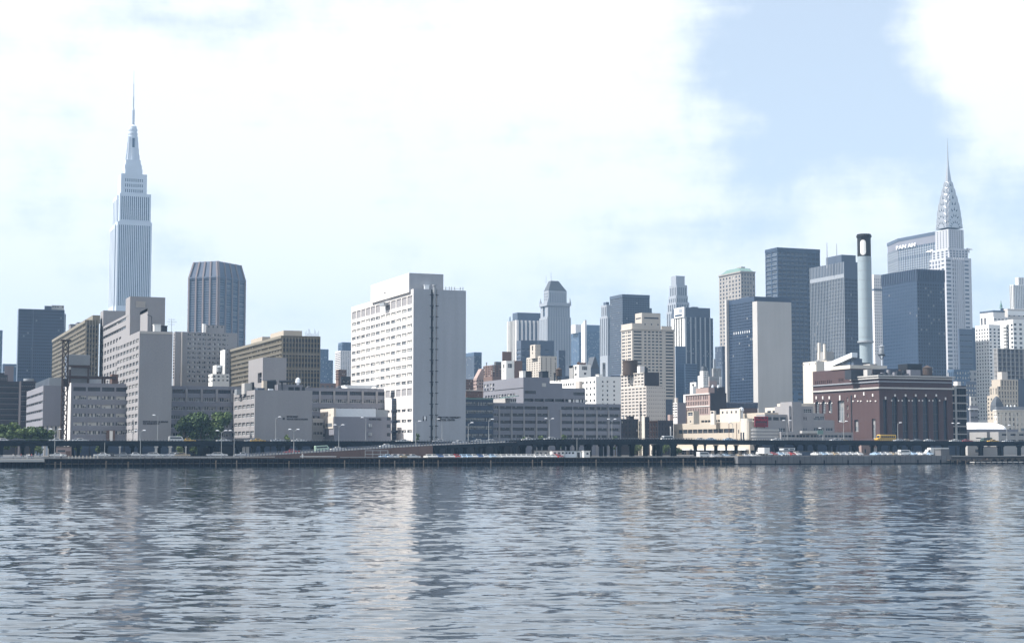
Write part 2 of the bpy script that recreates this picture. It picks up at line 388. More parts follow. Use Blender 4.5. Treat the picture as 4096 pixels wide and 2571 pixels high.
    def done(s):
        ws = sorted(s.wins, key=lambda w: -w[0] * w[1]); lo = s.loc.z; mb = MB(); cnt = 0
        for (pw, ph, fc, c, w, h, g) in ws:
            if max(pw, ph) >= 9 and min(pw, ph) >= 3.5 and cnt < 290:
                cnt += 1; var = RND.randrange(5) if g['bl'] > 0 else 0
                me = pane_mesh(w, h, g['mul'], g['gl'], g['bl'], g['fr'], g['blm'], var, g['arch'])
                link(g['name'], me, s.root, (c[0], c[1], c[2] - lo), 0 if fc == 'E' else -pi / 2)
            else:
                mat = g['blm'] if RND.random() < g['bl'] * .7 else g['gl']
                x, y, z = c[0], c[1], c[2] - lo
                if fc == 'E': pts = [(x - w / 2, y, z - h / 2), (x + w / 2, y, z - h / 2), (x + w / 2, y, z + h / 2), (x - w / 2, y, z + h / 2)]
                else: pts = [(x, y + w / 2, z - h / 2), (x, y - w / 2, z - h / 2), (x, y - w / 2, z + h / 2), (x, y + w / 2, z + h / 2)]
                mb.face(pts, mat)
        if mb.f: tag(mb.build('window_grid', s.root), kind='stuff')
        return s
    def fins(s, T, fc, n, w, proud, mat, zt=None, zb=None, l=0.0, r=0.0, name='pier', ends=True):
        mb = MB(); lo = s.loc.z
        zt = T['z1'] - .02 if zt is None else zt; zb = T['z0'] if zb is None else zb
        a0, a1 = (T['x0'], T['x1']) if fc == 'E' else (T['y0'], T['y1']); L_ = a1 - a0
        a0, a1 = a0 + l * L_, a1 - r * L_
        for i in range(n):
            a = a0 + w / 2 + (a1 - a0 - w) * (i / max(1, n - 1))
            if fc == 'E': mb.box(a - w / 2, a + w / 2, T['y0'] - proud, T['y0'] + .03, zb - lo, zt - lo, mat, 'W')
            else: mb.box(T['x0'] - proud, T['x0'] + .03, a - w / 2, a + w / 2, zb - lo, zt - lo, mat, 'N')
        return tag(mb.build(name, s.root), kind='stuff')
    def band(s, T, yt, yb, proud, mat, fcs='ES', name='cornice', z=None):
        "a string course round the visible sides; rows measured at the front corner"
        lo = s.loc.z; zt, zb = z if z else (s.z(T['x0'], T['y0'], yt), s.z(T['x0'], T['y0'], yb))
        mb = MB(); p = proud
        if 'E' in fcs: mb.box(T['x0'] - (p if 'S' in fcs else 0), T['x1'], T['y0'] - p, T['y0'] + .02, zb - lo, zt - lo, mat, 'W')
        if 'S' in fcs: mb.box(T['x0'] - p, T['x0'] + .02, T['y0'] + .021, T['y1'], zb - lo, zt - lo, mat, 'NE' if 'E' in fcs else 'N')
        return mb.build(name, s.root)
    def part(s, name, mb): return mb.build(name, s.root)
# ================================================================ far skyline
# ---- the two tallest towers
def tall_art_deco():
    cr = Hc; Y = 1936
    b = Bld('art_deco_skyscraper', 'tallest pale blue skyscraper with a long antenna mast, stepped shoulders and vertical window strips', 'skyscraper', cr, Y,
            92, 105, 308, 895, 'pale_limestone', E=[G(17, 1, 915, 1395, .05, .05, .45, 1.0, gl='glass_blue', bl=0, d=.8)], S=[G(2, 1, 915, 1395, .2, .2, .4, 1.0, gl='glass_blue', bl=0, d=.8)])
    T = b.main
    # the wider wings at the back and the low side wing on the south
    w1 = b.tier(57, 88, 300, 915, 14, 'pale_limestone', S=[G(4, 1, 935, 1395, .12, .1, .4, 1.0, gl='glass_blue', bl=0, d=.8)], part='wing', zb=GZ)
    t2 = b.tier(104, 118, 303, 728, 1.5, 'pale_limestone', E=[G(14, 1, 745, 885, .06, .06, .45, 1.0, gl='glass_blue', bl=0, d=.8)], part='setback')
    b.tier(76, 102, 292, 742, 12, 'pale_limestone', S=[G(3, 1, 765, 900, .12, .12, .4, 1.0, gl='glass_blue', bl=0, d=.8)], part='setback')
    zb3 = t2['z1'] - 1
    t3 = b.tier(106, 126, 279, 612, 5, 'pale_limestone', E=[G(9, 3, 640, 722, .16, .16, .45, .6, gl='glass_blue', bl=0, d=.8)], part='setback', zb=zb3)
    t4 = b.tier(138, 150, 252, 585, 12, 'pale_limestone', part='setback', zb=t3['z1'] - 1)
    # mooring mast: tapering buttressed shaft, drum and dome, antenna
    cx = (t4['x0'] + t4['x1']) / 2; cy = (t4['y0'] + t4['y1']) / 2 + 6; sc = None
    p = b.w(cx, cy, 0); m = lambda py: zat(p.x, p.y, cr(0, py)[1]) - b.loc.z
    k = depth(p.x, p.y) / F * .675                      # metres per crop pixel
    mb = MB()
    for r, z0, z1 in ((50, 600, 572), (46, 572, 560), (43, 560, 540)):
        mb.prism([(cx - r * k, cy - r * k), (cx + r * k, cy - r * k), (cx + r * k, cy + r * k), (cx - r * k, cy + r * k)], m(z0), m(z1), 'pale_limestone')
    b.part('mast_base', mb); mb = MB()
    mb.loft([[(cx + sx * r * k, cy + sy * r * k, m(y)) for sx, sy in ((-1, -1), (1, -1), (1, 1), (-1, 1))] for r, y in ((34, 545), (30, 500), (26, 430), (25, 400))], 'pale_limestone')
    for sx, sy in ((1, 0), (-1, 0), (0, -1), (0, 1)):    # winged buttresses
        for r0, r1, y0, y1 in ((43, 40, 545, 505), (38, 35, 505, 465), (34, 32, 465, 430), (31, 29, 430, 395)):
            h = 9 * k; rings = []
            for r, y in ((r0, y0), (r1, y1)):
                if sx: rings.append([(cx + min(0, sx * r * k), cy - h, m(y)), (cx + max(0, sx * r * k), cy - h, m(y)), (cx + max(0, sx * r * k), cy + h, m(y)), (cx + min(0, sx * r * k), cy + h, m(y))])
                else: rings.append([(cx - h, cy + min(0, sy * r * k), m(y)), (cx + h, cy + min(0, sy * r * k), m(y)), (cx + h, cy + max(0, sy * r * k), m(y)), (cx - h, cy + max(0, sy * r * k), m(y))])
            mb.loft(rings, 'pale_limestone')
    mb.box(cx - 7 * k, cx + 7 * k, cy - 35 * k, cy, m(545), m(410), 'glass_blue', 'Wb')
    b.part('mooring_mast', mb); mb = MB()
    mb.lathe(cx, cy, [(r * k, m(y)) for r, y in ((27, 402), (27, 385), (29, 384), (29, 376), (25, 375), (25, 362), (27, 361), (27, 352), (23, 351), (22, 338), (16, 332), (9, 325), (6, 320))], 'pale_limestone', 16)
    b.part('mast_dome', mb); mb = MB()
    mb.lathe(cx, cy, [(r * k, m(y)) for r, y in ((9, 322), (9, 240), (7, 235), (4.6, 225), (4.6, 160), (3, 150), (3, 84), (1.3, 80), (1.0, 8))], 'pale_limestone', 8)
    b.part('antenna', mb); b.done()
tall_art_deco()

def crown_tower():
    cr = Ic
    b = Bld('art_deco_skyscraper', 'white brick skyscraper with a tiered steel sunburst crown ending in a needle spire', 'skyscraper', cr, 1373, 470, 612, 830, 1034, 'crown_stone',
            E=[G(1, 34, 1055, 2250, fw=1, fh=.42, pl=616, pr=668, gl='glass_blue', bl=0, d=.5), G(1, 34, 1055, 2250, fw=1, fh=.42, pl=782, pr=822, gl='glass_blue', bl=0, d=.5), G(5, 34, 1055, 2250, fw=.52, fh=.62, pl=682, pr=772, gl='glass_blue', bl=0, d=.5)],
            S=[G(1, 34, 1055, 2250, fw=1, fh=.45, pl=476, pr=496, gl='glass_blue', bl=0, d=.5), G(3, 34, 1055, 2250, fw=.45, fh=.7, pl=508, pr=572, gl='glass_blue', bl=0, d=.5), G(1, 34, 1055, 2250, fw=1, fh=.42, pl=586, pr=608, gl='glass_blue', bl=0, d=.5)])
    T = b.main
    b.fins(T, 'E', 6, 1.1, .6, 'crown_stone', l=.29, r=.28)
    t2 = b.tier(488, 640, 803, 955, 6, 'crown_stone', E=[G(6, 3, 972, 1030, .06, .06, .5, .6, gl='glass_blue', bl=0, d=.5)], S=[G(4, 3, 972, 1030, .08, .08, .5, .6, gl='glass_blue', bl=0, d=.5)], part='setback')
    lo = b.loc.z                                           # steel eagles at the corners of the setback
    for (x, y, dx, dy) in ((t2['x0'], t2['y0'], -1, -1), (t2['x1'], t2['y0'], 1, -1), (t2['x0'], t2['y1'], -1, 1), (t2['x1'], t2['y1'], 1, 1)):
        z = t2['z1'] - lo; mb = MB()
        mb.tube((x - dx, y - dy, z + .2), (x + dx * 3.4, y + dy * 3.4, z - .6), 1.3, .35, 'steel_bright')
        mb.tube((x + dx * .4, y + dy * .4, z - .4), (x + dx * .8, y + dy * .8, z - 4), 1.2, .5, 'steel_bright')
        b.part('eagle_ornament', mb)
    t3 = b.tier(520, 633, 765, 790, 9, 'crown_stone', E=[G(6, 9, 800, 948, .1, .1, .42, .55, gl='glass_blue', bl=0, d=.4)], S=[G(4, 9, 800, 948, .12, .12, .42, .55, gl='glass_blue', bl=0, d=.4)], part='setback', zb=t2['z1'] - 1, roof=False)
    cx, cy = (t3['x0'] + t3['x1']) / 2, (t3['y0'] + t3['y1']) / 2; hx, hy = (t3['x1'] - t3['x0']) / 2, (t3['y1'] - t3['y0']) / 2
    hh = (hx + hy) / 2
    p = b.w(cx, cy, 0); m = lambda py: zat(p.x, p.y, cr(0, py)[1]) - lo
    zb = t3['z1'] - lo
    # seven tiers: each side of a tier is a round arch with a ring of triangular windows, each set in from the one below
    tiers = [(1.0, 790, 712), (.955, 742, 648), (.90, 692, 592), (.82, 642, 540), (.70, 588, 486), (.555, 528, 430), (.40, 468, 382)]
    body = MB()
    rings = [[(cx + sx * hh * f, cy + sy * hh * f, m(y)) for sx, sy in ((-1, -1), (1, -1), (1, 1), (-1, 1))] for f, y in ((.90, 792), (.86, 742), (.80, 690), (.72, 640), (.60, 585), (.47, 525), (.34, 465), (.27, 415), (.19, 350), (.12, 290), (.075, 240), (.045, 190), (.02, 60), (.008, 5))]
    body.loft(rings, 'steel_bright'); b.part('crown', body)
    for ti, (f, yb, yt) in enumerate(tiers):
        arch = MB(); win = MB(); z0 = m(yb); H = m(yt) - z0; n = 14
        fn = tiers[ti + 1][0] if ti < 6 else .27
        for (dx, dy) in ((0, -1), (-1, 0), (1, 0), (0, 1)):
            w = hh * f * .86; off = hh * f * 1.0
            tx, ty = -dy, dx
            def Q(a, z, d):                                # a along the side, d outwards
                return (cx + tx * a + dx * (off + d), cy + ty * a + dy * (off + d), z0 + z)
            o = [(w * cos(pi * k / n), H * sin(pi * k / n) ** .8) for k in range(n + 1)]
            back = -hh * (f - fn) - .8
            for k in range(n):                             # face of the arch and its curved top
                (a0, h0), (a1, h1) = o[k], o[k + 1]
                arch.face([Q(a0, h0, .0), Q(a1, h1, .0), Q(a1 * .9, h1 * .9, .0), Q(a0 * .9, h0 * .9, .0)], 'steel_bright')
                arch.face([Q(a0, h0, .0), Q(a0, h0, back), Q(a1, h1, back), Q(a1, h1, .0)], 'steel_bright')
            arch.face([Q(a * .9, h * .9, -.12) for a, h in o], 'steel_bright')
            nw = max(3, 7 - ti)
            for k in range(nw):                            # triangular windows fanned round the arch
                th = pi * (k + .5) / nw; e = pi / nw * .30
                ci, co = .52, .84
                win.face([Q(w * ci * cos(th - e), H * ci * sin(th - e), -.05), Q(w * ci * cos(th + e), H * ci * sin(th + e), -.05), Q(w * co * cos(th), H * co * sin(th), -.05)], 'glass_navy')
        b.part('crown_arch', arch); o_ = b.part('crown_window', win); tag(o_, kind='stuff')
    b.done()
crown_tower()

def octagon_slab():
    cr = Gc; Y = 1500
    P0 = onY(*cr(528, 42), Y); z1 = P0.z
    root = thing('airline_tower', 'wide grey slab tower with bent facade and white airline letters at the top left', 'skyscraper', (P0.x, P0.y, GZ))
    ax = Vector((0, 1, 0)); lo = Vector((P0.x, P0.y, 0))
    ymid = along(Vector((P0.x, P0.y, z1)), Vector((-.04, 1, 0)), cr(297, 0)[0])
    A = Vector((P0.x + 3, Y - 12, 0)); B_ = Vector((P0.x, Y, 0)); C_ = B_ + Vector((-.04, 1, 0)) * ymid
    yend = along(Vector((C_.x, C_.y, z1)), Vector((.33, 1, 0)), cr(234, 0)[0]); D_ = C_ + Vector((.33, 1, 0)) * yend
    poly = [p - lo for p in (A, A + Vector((10, 0, 0)), D_ + Vector((16, 6, 0)), D_, C_, B_)]
    poly = [(p.x, p.y) for p in poly]
    ctr = (sum(p[0] for p in poly) / 6, sum(p[1] for p in poly) / 6)
    grow = lambda q: [(p[0] + (p[0] - ctr[0]) * q, p[1] + (p[1] - ctr[1]) * q) for p in poly]
    zz = lambda py: zat(P0.x, P0.y, cr(0, py)[1]) - GZ
    mb = MB(); mb.prism(poly, 0, zz(60), 'glass_blue'); mb.build('curtain_wall', root)
    mb = MB(); mb.prism(grow(.035), zz(60), zz(40), 'slate_panel'); mb.prism(grow(.012), zz(106), zz(61), 'grey_brick'); mb.build('sign_band', root)
    mb = MB()
    for i in range(34):
        y = 122 + i * 15.5
        mb.prism(grow(.012), zz(y + 8), zz(y), 'limestone' if i % 12 != 3 else 'slate_panel')
    tag(mb.build('spandrel', root), kind='stuff')
    mb = MB()
    for q0, q1 in ((D_, C_), (C_, B_), (B_, A)):
        n = int((q1 - q0).length / 4)
        for i in range(n):
            p = q0 + (q1 - q0) * (i / n) - lo
            mb.box(p.x - .8, p.x + .2, p.y - .5, p.y + .5, 0, zz(108), 'limestone', 'NWtb')
    tag(mb.build('pier', root), kind='stuff')
    d = (C_ - B_).normalized()
    g0 = along(Vector((B_.x, B_.y, z1)), d, cr(408, 0)[0]); g1 = along(Vector((B_.x, B_.y, z1)), d, cr(290, 0)[0])
    p = B_ + d * g1 - lo
    text('PAN AM', root, (zz(85) - zz(112)) * 1.25, (p.x - 1.6, p.y, zz(111)), -pi / 2 + .04, 'lettering_white', ext=.3, width=abs(g1 - g0))
octagon_slab()

# ---- hazy blue towers on the far left
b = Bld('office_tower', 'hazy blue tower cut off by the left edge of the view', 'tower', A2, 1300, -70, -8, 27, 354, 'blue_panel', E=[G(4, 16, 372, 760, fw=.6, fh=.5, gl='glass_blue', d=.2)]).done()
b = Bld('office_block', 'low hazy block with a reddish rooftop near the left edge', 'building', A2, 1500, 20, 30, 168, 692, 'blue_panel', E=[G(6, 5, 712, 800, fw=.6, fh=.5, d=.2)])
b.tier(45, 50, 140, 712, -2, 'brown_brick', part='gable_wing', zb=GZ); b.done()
b = Bld('apartment_slab', 'dark blue slab tower with a paler rooftop box standing alone at left', 'tower', A2, 960, 180, 190, 652, 137, 'navy_panel',
        E=[G(22, 22, 150, 830, .02, .02, .55, .5, bl=.03, blm='blind_dim', gl='glass_navy', d=.15)])
mb = MB(); x = b.lx(336, 0, 140); mb.box(x - .4, x + .4, -.5, .05, 0, b.main['z1'] - GZ - .1, 'slate_panel', 'W'); b.part('pier', mb)
b.tier(448, 452, 522, 108, 5, 'slate_panel', part='penthouse'); b.tier(520, 523, 646, 101, 8, 'pale_concrete', E=[G(5, 1, 110, 124, d=.3)], part='penthouse')
b.tier(652, 653, 665, 190, 14, 'slate_panel', part='wing', zb=GZ); b.done()
b = Bld('brick_warehouse', 'dark low block at the left edge with a stepped hump on top', 'building', A2, 770, -110, -100, 197, 866, 'dark_brick', E=[G(16, 7, 900, 1260, bl=.05, blm='blind_dim', d=.2)])
b.tier(-110, -100, 78, 800, 6, 'dark_brick', part='penthouse', E=[G(8, 1, 812, 850)]); b.tier(-110, -100, 40, 782, 9, 'dark_brick', part='penthouse'); b.done()
b = Bld('brick_building', 'dark brown block with sunlit left edge and domed roof near the left edge', 'building', A2, 720, 194, 214, 365, 864, 'dark_brick', E=[G(7, 8, 890, 1270, bl=.1, d=.2, gl='glass_navy')])
mb = MB(); T = b.main; cx, z = b.pix(*A2(297, 862), 14); z -= b.loc.z; k = depth(b.loc.x, b.loc.y) / F * .3967
mb.lathe(cx, 18, [(52 * k, z - 1), (52 * k, z + 1), (46 * k, z + 10 * k), (32 * k, z + 19 * k), (14 * k, z + 25 * k), (2 * k, z + 27 * k)], 'grey_metal', 20); b.part('dome', mb); b.done()

# ---- red ribbed tower turned to the grid
b = Bld('ribbed_tower', 'tall reddish tower turned at an angle with vertical ribs and an inward sloping top', 'skyscraper', Bc, 1480, 266, 470, 655, 182, 'bronze_panel', rot=pi / 4,
        E=[G(4, 36, 200, 780, .03, .03, .8, .55, gl='glass_blue', bl=.1, blm='blind_dim', d=.5)], S=[G(4, 36, 200, 780, .03, .03, .8, .55, gl='glass_blue', bl=.1, blm='blind_dim', d=.5)])
T = b.main; lo = b.loc.z; zt = T['z1'] - lo; zc = b.z(0, 0, 72) - lo; q = 3.2
mb = MB(); mb.loft([[(T['x0'] + d, T['y0'] + d, z), (T['x1'] - d, T['y0'] + d, z), (T['x1'] - d, T['y1'] - d, z), (T['x0'] + d, T['y1'] - d, z)] for d, z in ((0, zt), (q, zc))], 'bronze_panel'); b.part('sloped_top', mb)
for fc in 'ES':
    mb = MB(); a0, a1 = (T['x0'], T['x1']) if fc == 'E' else (T['y0'], T['y1'])
    for i in range(5):
        a = a0 + .8 + (a1 - a0 - 1.6) * i / 4
        lo_, hi_ = a - .9, a + .9; m_ = (a0 + a1) / 2; ah = m_ + (a - m_) * (1 - 2 * q / (a1 - a0))
        for (z0, d0, c0, z1_, d1, c1) in ((0, 0, a, zt, 0, a), (zt, 0, a, zc, q, ah)):
            f = (lambda aa, dd, z: (aa, T['y0'] + dd, z)) if fc == 'E' else (lambda aa, dd, z: (T['x0'] + dd, aa, z))
            A = [f(c0 - .8, d0 - 1.0, z0), f(c0 + .8, d0 - 1.0, z0), f(c1 + .8, d1 - 1.0, z1_), f(c1 - .8, d1 - 1.0, z1_)]
            Bq = [f(c0 - .8, d0 + .1, z0), f(c0 + .8, d0 + .1, z0), f(c1 + .8, d1 + .1, z1_), f(c1 - .8, d1 + .1, z1_)]
            mb.face(A, 'rust_rib'); mb.face([Bq[0], A[0], A[3], Bq[3]], 'rust_rib'); mb.face([A[1], Bq[1], Bq[2], A[2]], 'rust_rib')
    b.part('rib', mb)
b.band(T, 178, 188, .9, 'bronze_panel'); b.done()

# ---- towers between the left cluster and the white slab
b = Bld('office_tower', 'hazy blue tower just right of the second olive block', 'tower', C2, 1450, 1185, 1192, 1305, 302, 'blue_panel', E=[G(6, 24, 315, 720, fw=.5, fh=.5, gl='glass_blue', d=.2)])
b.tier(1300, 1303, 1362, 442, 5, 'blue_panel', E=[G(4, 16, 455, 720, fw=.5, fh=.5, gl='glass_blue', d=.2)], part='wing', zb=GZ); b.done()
b = Bld('office_tower', 'hazy tower with striped white left side behind the white hospital slab', 'tower', C2, 1500, 1388, 1455, 1640, 320, 'white_brick', S=[G(1, 15, 345, 680, .02, .02, 1, .5, gl='glass_blue', bl=0, d=.4)], E=[G(8, 24, 330, 700, fw=.55, fh=.5, gl='glass_blue', bl=.05)])
b.tier(1425, 1478, 1640, 215, 6, 'blue_panel', E=[G(8, 9, 230, 315, fw=.6, fh=.5, gl='glass_blue', bl=.05, d=.2)], S=[G(1, 4, 250, 320, .02, .02, 1, .5, gl='glass_blue', bl=0, d=.3)], part='setback'); b.done()
b = Bld('brick_building', 'small tan brick block on the skyline left of the white slab', 'building', C2, 850, 1398, 1430, 1532, 560, 'brown_brick', E=[G(5, 4, 575, 690)], S=[G(2, 4, 575, 690)]).done()
b = Bld('brick_building', 'dark brick block peeping over the hospital wing beside the white slab', 'building', C2, 800, 1455, 1462, 1590, 645, 'dark_brick', E=[G(5, 3, 660, 760)]).done()

# ---- middle skyline
b = Bld('office_tower', 'small pale hazy tower just right of the white hospital slab', 'tower', E2, 1300, 5, 130, 235, 205, 'slate_panel', S=[G(6, 16, 270, 560, fw=.6, fh=.5, gl='glass_pale', bl=.1, d=.2)], E=[G(6, 16, 270, 560, fw=.6, fh=.5, gl='glass_blue', d=.2)])
b.band(b.main, 205, 255, .2, 'blue_panel', name='louvre_band'); b.done()
b = Bld('striped_tower', 'hazy tower of white vertical stripes with a pale box on top', 'tower', F2, 1500, 112, 240, 560, 792, 'blue_panel', E=[G(14, 30, 800, 1330, .01, .01, .75, .5, gl='glass_blue', bl=.05, d=.2)])
b.fins(b.main, 'S', 6, 6.0, .7, 'white_paint'); b.fins(b.main, 'E', 6, 2.2, .8, 'white_brick')
b.tier(180, 253, 590, 682, 8, 'slate_panel', part='penthouse'); b.tier(135, 147, 153, 745, 40, 'blue_panel', part='roof_vent'); b.done()
b = Bld('gothic_skyscraper', 'hazy stone tower with setbacks, corner pinnacles and a steep hipped roof', 'skyscraper', F2, 1400, 565, 682, 1022, 748, 'limestone',
        E=[G(9, 26, 765, 1420, .04, .04, .36, .5, gl='glass_blue', bl=0, d=.4)], S=[G(5, 22, 780, 1380, .06, .06, .4, .55, gl='glass_blue', bl=0, d=.4)])
t = b.tier(583, 688, 1006, 545, 1.5, 'limestone', E=[G(9, 7, 570, 735, .05, .05, .36, .5, gl='glass_blue', bl=0, d=.4)], S=[G(1, 1, 585, 735, .4, .35, 1, 1, gl='glass_blue', bl=0, d=.6)], part='setback')
b.band(t, 540, 552, 1.2, 'limestone', z=(t['z1'] + .5, t['z1'] - 2.5))
u = b.tier(630, 700, 960, 366, 6, 'limestone', E=[G(7, 5, 400, 530, .08, .08, .36, .55, gl='glass_blue', bl=0, d=.4)], S=[G(3, 3, 395, 500, .15, .15, .4, .6, gl='glass_blue', bl=0, d=.4)], part='setback', zb=t['z1'] - 1, roof=False)
mb = MB(); lo = b.loc.z; z0 = u['z1'] - lo; z1 = b.z(u['x0'], u['y0'] + 14, 240) - lo
w_ = u['x1'] - u['x0']; mb.loft([[(u['x0'] + i, u['y0'] + i * .8, z), (u['x1'] - j, u['y0'] + i * .8, z), (u['x1'] - j, u['y1'] - i * .8, z), (u['x0'] + i, u['y1'] - i * .8, z)] for i, j, z in ((0, 0, z0), (w_ * .2, w_ * .39, z1))], 'slate_roof'); b.part('roof', mb)
mb = MB()
for x, y in ((t['x0'], t['y0']), (t['x1'], t['y0']), (t['x0'], t['y1']), (t['x1'], t['y1'])):
    mb.lathe(x, y, [(1.4, t['z1'] - lo - 2), (1.2, t['z1'] - lo + 1.5), (.15, t['z1'] - lo + 5.5)], 'limestone', 6)
b.part('pinnacle', mb)
mb = MB(); mb.lathe(u['x0'] + w_ * .22, 22, [(.22, z1 - 1), (.12, z1 + 6)], 'grey_metal', 5); mb.lathe(u['x0'] + w_ * .5, 22, [(.28, z1 - 1), (.15, z1 + 9.5)], 'grey_metal', 5); b.part('antenna', mb); b.done()
b = Bld('office_tower', 'hazy blue tower with dark windows directly below the white striped tower', 'tower', F2, 1020, 240, 303, 548, 1082, 'slate_panel',
        S=[G(1, 4, 1205, 1420, .1, .1, 1, .45, gl='glass_navy', bl=0)], E=[G(3, 3, 1200, 1420, .04, .1, .6, .35, gl='glass_blue', bl=0)]).done()
b = Bld('office_tower', 'flat greenish blue tower in front of the gothic tower', 'tower', F2, 1060, 545, 552, 775, 1085, 'slate_panel', E=[G(1, 1, 1210, 1255, .44, .3, 1, 1, gl='glass_blue', bl=0), G(10, 12, 1300, 1500, fw=.3, fh=.4, d=.15)]).done()
b = Bld('brick_tower', 'dark narrow tower rising at the foot of the gothic tower', 'tower', F2, 1040, 815, 845, 942, 1225, 'slate_panel', E=[G(5, 14, 1240, 1460, fw=.5, fh=.5, gl='glass_navy', d=.2)]).done()
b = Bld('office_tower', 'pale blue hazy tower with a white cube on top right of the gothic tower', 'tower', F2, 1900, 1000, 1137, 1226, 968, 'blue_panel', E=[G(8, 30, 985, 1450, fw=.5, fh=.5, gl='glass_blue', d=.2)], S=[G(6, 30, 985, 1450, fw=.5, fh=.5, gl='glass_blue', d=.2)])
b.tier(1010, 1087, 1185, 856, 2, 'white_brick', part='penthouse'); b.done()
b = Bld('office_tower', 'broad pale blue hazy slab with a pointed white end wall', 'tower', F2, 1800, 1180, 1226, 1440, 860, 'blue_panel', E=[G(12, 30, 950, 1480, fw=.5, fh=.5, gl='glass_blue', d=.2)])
mb = MB(); T = b.main; lo = b.loc.z; yy = T['y1']; zt = T['z1'] - lo
mb.loft([[(-1, -1, 0), (1.5, -1, 0), (1.5, yy, 0), (-1, yy, 0)], [(-1, -1, zt), (1.5, -1, zt), (1.5, yy, zt + 1), (-1, yy, zt + 1)], [(-1, -1, zt + 6), (1.5, -1, zt + 6), (1.5, yy * .5, zt + 2), (-1, yy * .5, zt + 2)]], 'white_brick'); b.part('end_wall', mb); b.done()
b = Bld('narrow_tower', 'narrow hazy tower of pale vertical piers beside the dark glass box', 'tower', F2, 1300, 1437, 1548, 1584, 738, 'limestone', S=[G(4, 1, 760, 1300, .08, .08, .4, 1, gl='glass_blue', bl=0, d=.6)], E=[G(2, 1, 760, 1300, .1, .1, .4, 1, gl='glass_blue', bl=0, d=.6)])
b.tier(1455, 1535, 1584, 572, 3, 'limestone', S=[G(3, 1, 600, 730, .1, .1, .4, 1, gl='glass_blue', bl=0, d=.6)], part='setback'); b.tier(1490, 1530, 1570, 532, 8, 'slate_panel', part='penthouse'); b.done()
b = Bld('pale_tower', 'small pale tower at the foot of the narrow pier tower', 'tower', F2, 880, 1448, 1475, 1520, 1405, 'limestone', E=[G(1, 1, 1430, 1500, .3, .3, 1, 1, d=.3)]).done()
b = Bld('glass_tower', 'dark glass box tower with flat roof left of the beige office tower', 'tower', G2, 1150, 188, 345, 688, 304, 'slate_panel', S=[G(14, 34, 345, 1300, .01, .01, .8, .62, gl='glass_pale', bl=.06, blm='blind_dim', d=.15)], E=[G(16, 34, 345, 1300, .01, .01, .8, .62, gl='glass_blue', bl=.03, blm='blind_dim', d=.15)])
b.band(b.main, 304, 345, .25, 'slate_panel', name='louvre_band'); b.tier(688, 690, 716, 480, 20, 'slate_panel', part='wing', zb=GZ); b.done()
b = Bld('office_tower', 'beige office tower with a rooftop box and dark window slots', 'tower', G2, 850, 330, 468, 1005, 735, 'beige',
        E=[G(1, 21, 765, 1590, fw=1, fh=.48, pl=490, pr=590, mul=5, bl=0, fr='frame_dark'), G(1, 21, 765, 1590, fw=1, fh=.48, pl=622, pr=650, bl=.0), G(4, 21, 765, 1590, fw=.66, fh=.48, pl=670, pr=846, bl=.08), G(1, 21, 765, 1590, fw=1, fh=.48, pl=892, pr=990, mul=5, bl=.0, fr='frame_dark')],
        S=[G(1, 21, 768, 1640, fw=1, fh=.48, pl=455, pr=414, mul=2, bl=0), G(1, 21, 768, 1640, fw=1, fh=.48, pl=402, pr=391, bl=0), G(1, 21, 768, 1640, fw=1, fh=.48, pl=380, pr=342, mul=2, bl=0)])
t = b.tier(505, 590, 825, 537, 10, 'beige', E=[G(1, 1, 592, 612, .12, .1, 1, 1, bl=0, gl='glass_navy'), G(3, 1, 672, 690, .14, .1, .2, 1, bl=0, gl='glass_navy')], S=[G(1, 1, 595, 612, .15, .1, 1, 1, bl=0, gl='glass_navy')], part='penthouse')
b.tier(330, 468, 612, 668, .3, 'beige', part='parapet_wall'); b.tier(832, 838, 968, 705, .3, 'beige', part='parapet_wall'); b.band(b.main, 735, 748, .5, 'beige'); b.done()
b = Bld('stepped_tower', 'hazy art deco tower with a square cap set on a narrow neck', 'skyscraper', G2, 1450, 900, 1018, 1192, 512, 'limestone', S=[G(5, 1, 540, 900, .08, .08, .4, 1, gl='glass_blue', bl=0, d=.6)], E=[G(8, 14, 530, 900, fw=.4, fh=.5, gl='glass_blue', bl=0)])
z = b.main['z1'] - 1
for xl, xc, xr, yt, dy in ((912, 1020, 1188, 402, 1.5), (925, 1024, 1170, 322, 3), (938, 1028, 1160, 186, 5)):
    t = b.tier(xl, xc, xr, yt, dy, 'limestone', S=[G(4, 1, yt + 30, yt + 130, .1, .1, .4, 1, gl='glass_blue', bl=0, d=.6)], E=[G(5, 1, yt + 30, yt + 130, .1, .1, .4, 1, gl='glass_blue', bl=0, d=.6)], part='setback', zb=z); z = t['z1'] - 1
t = b.tier(980, 1030, 1102, 160, 10, 'slate_panel', part='neck', zb=z); b.tier(958, 1020, 1130, 72, 6, 'limestone', part='cap', zb=t['z1'] - 4); b.done()
b = Bld('office_tower', 'blue office tower with thin white piers and a white sign box', 'tower', G2, 1050, 968, 1132, 1450, 470, 'slate_panel',
        S=[G(1, 26, 620, 1330, fw=1, fh=.6, pl=1096, pr=1062, bl=.05, gl='glass_navy'), G(1, 26, 620, 1330, fw=1, fh=.6, pl=1050, pr=1018, bl=.05, gl='glass_navy')], E=[G(20, 27, 600, 1330, .01, .01, .7, .6, gl='glass_blue', bl=.06, blm='blind_dim', d=.2)])
b.fins(b.main, 'E', 6, 1.0, .7, 'limestone', zt=b.z(0, 0, 590)); b.fins(b.main, 'S', 5, 5.5, .5, 'white_paint', zt=b.z(0, 0, 590), l=.0, r=.0)
mb = MB(); lo = b.loc.z; yA = b.ext(0, 0, b.main['z1'], G2(1015, 0)[0], 'y'); za, zb_ = b.main['z1'] - lo + .3, b.z(0, 0, 592) - lo
mb.box(-1.2, .05, -.5, yA, zb_, za, 'white_paint', 'N'); b.part('sign_box', mb)
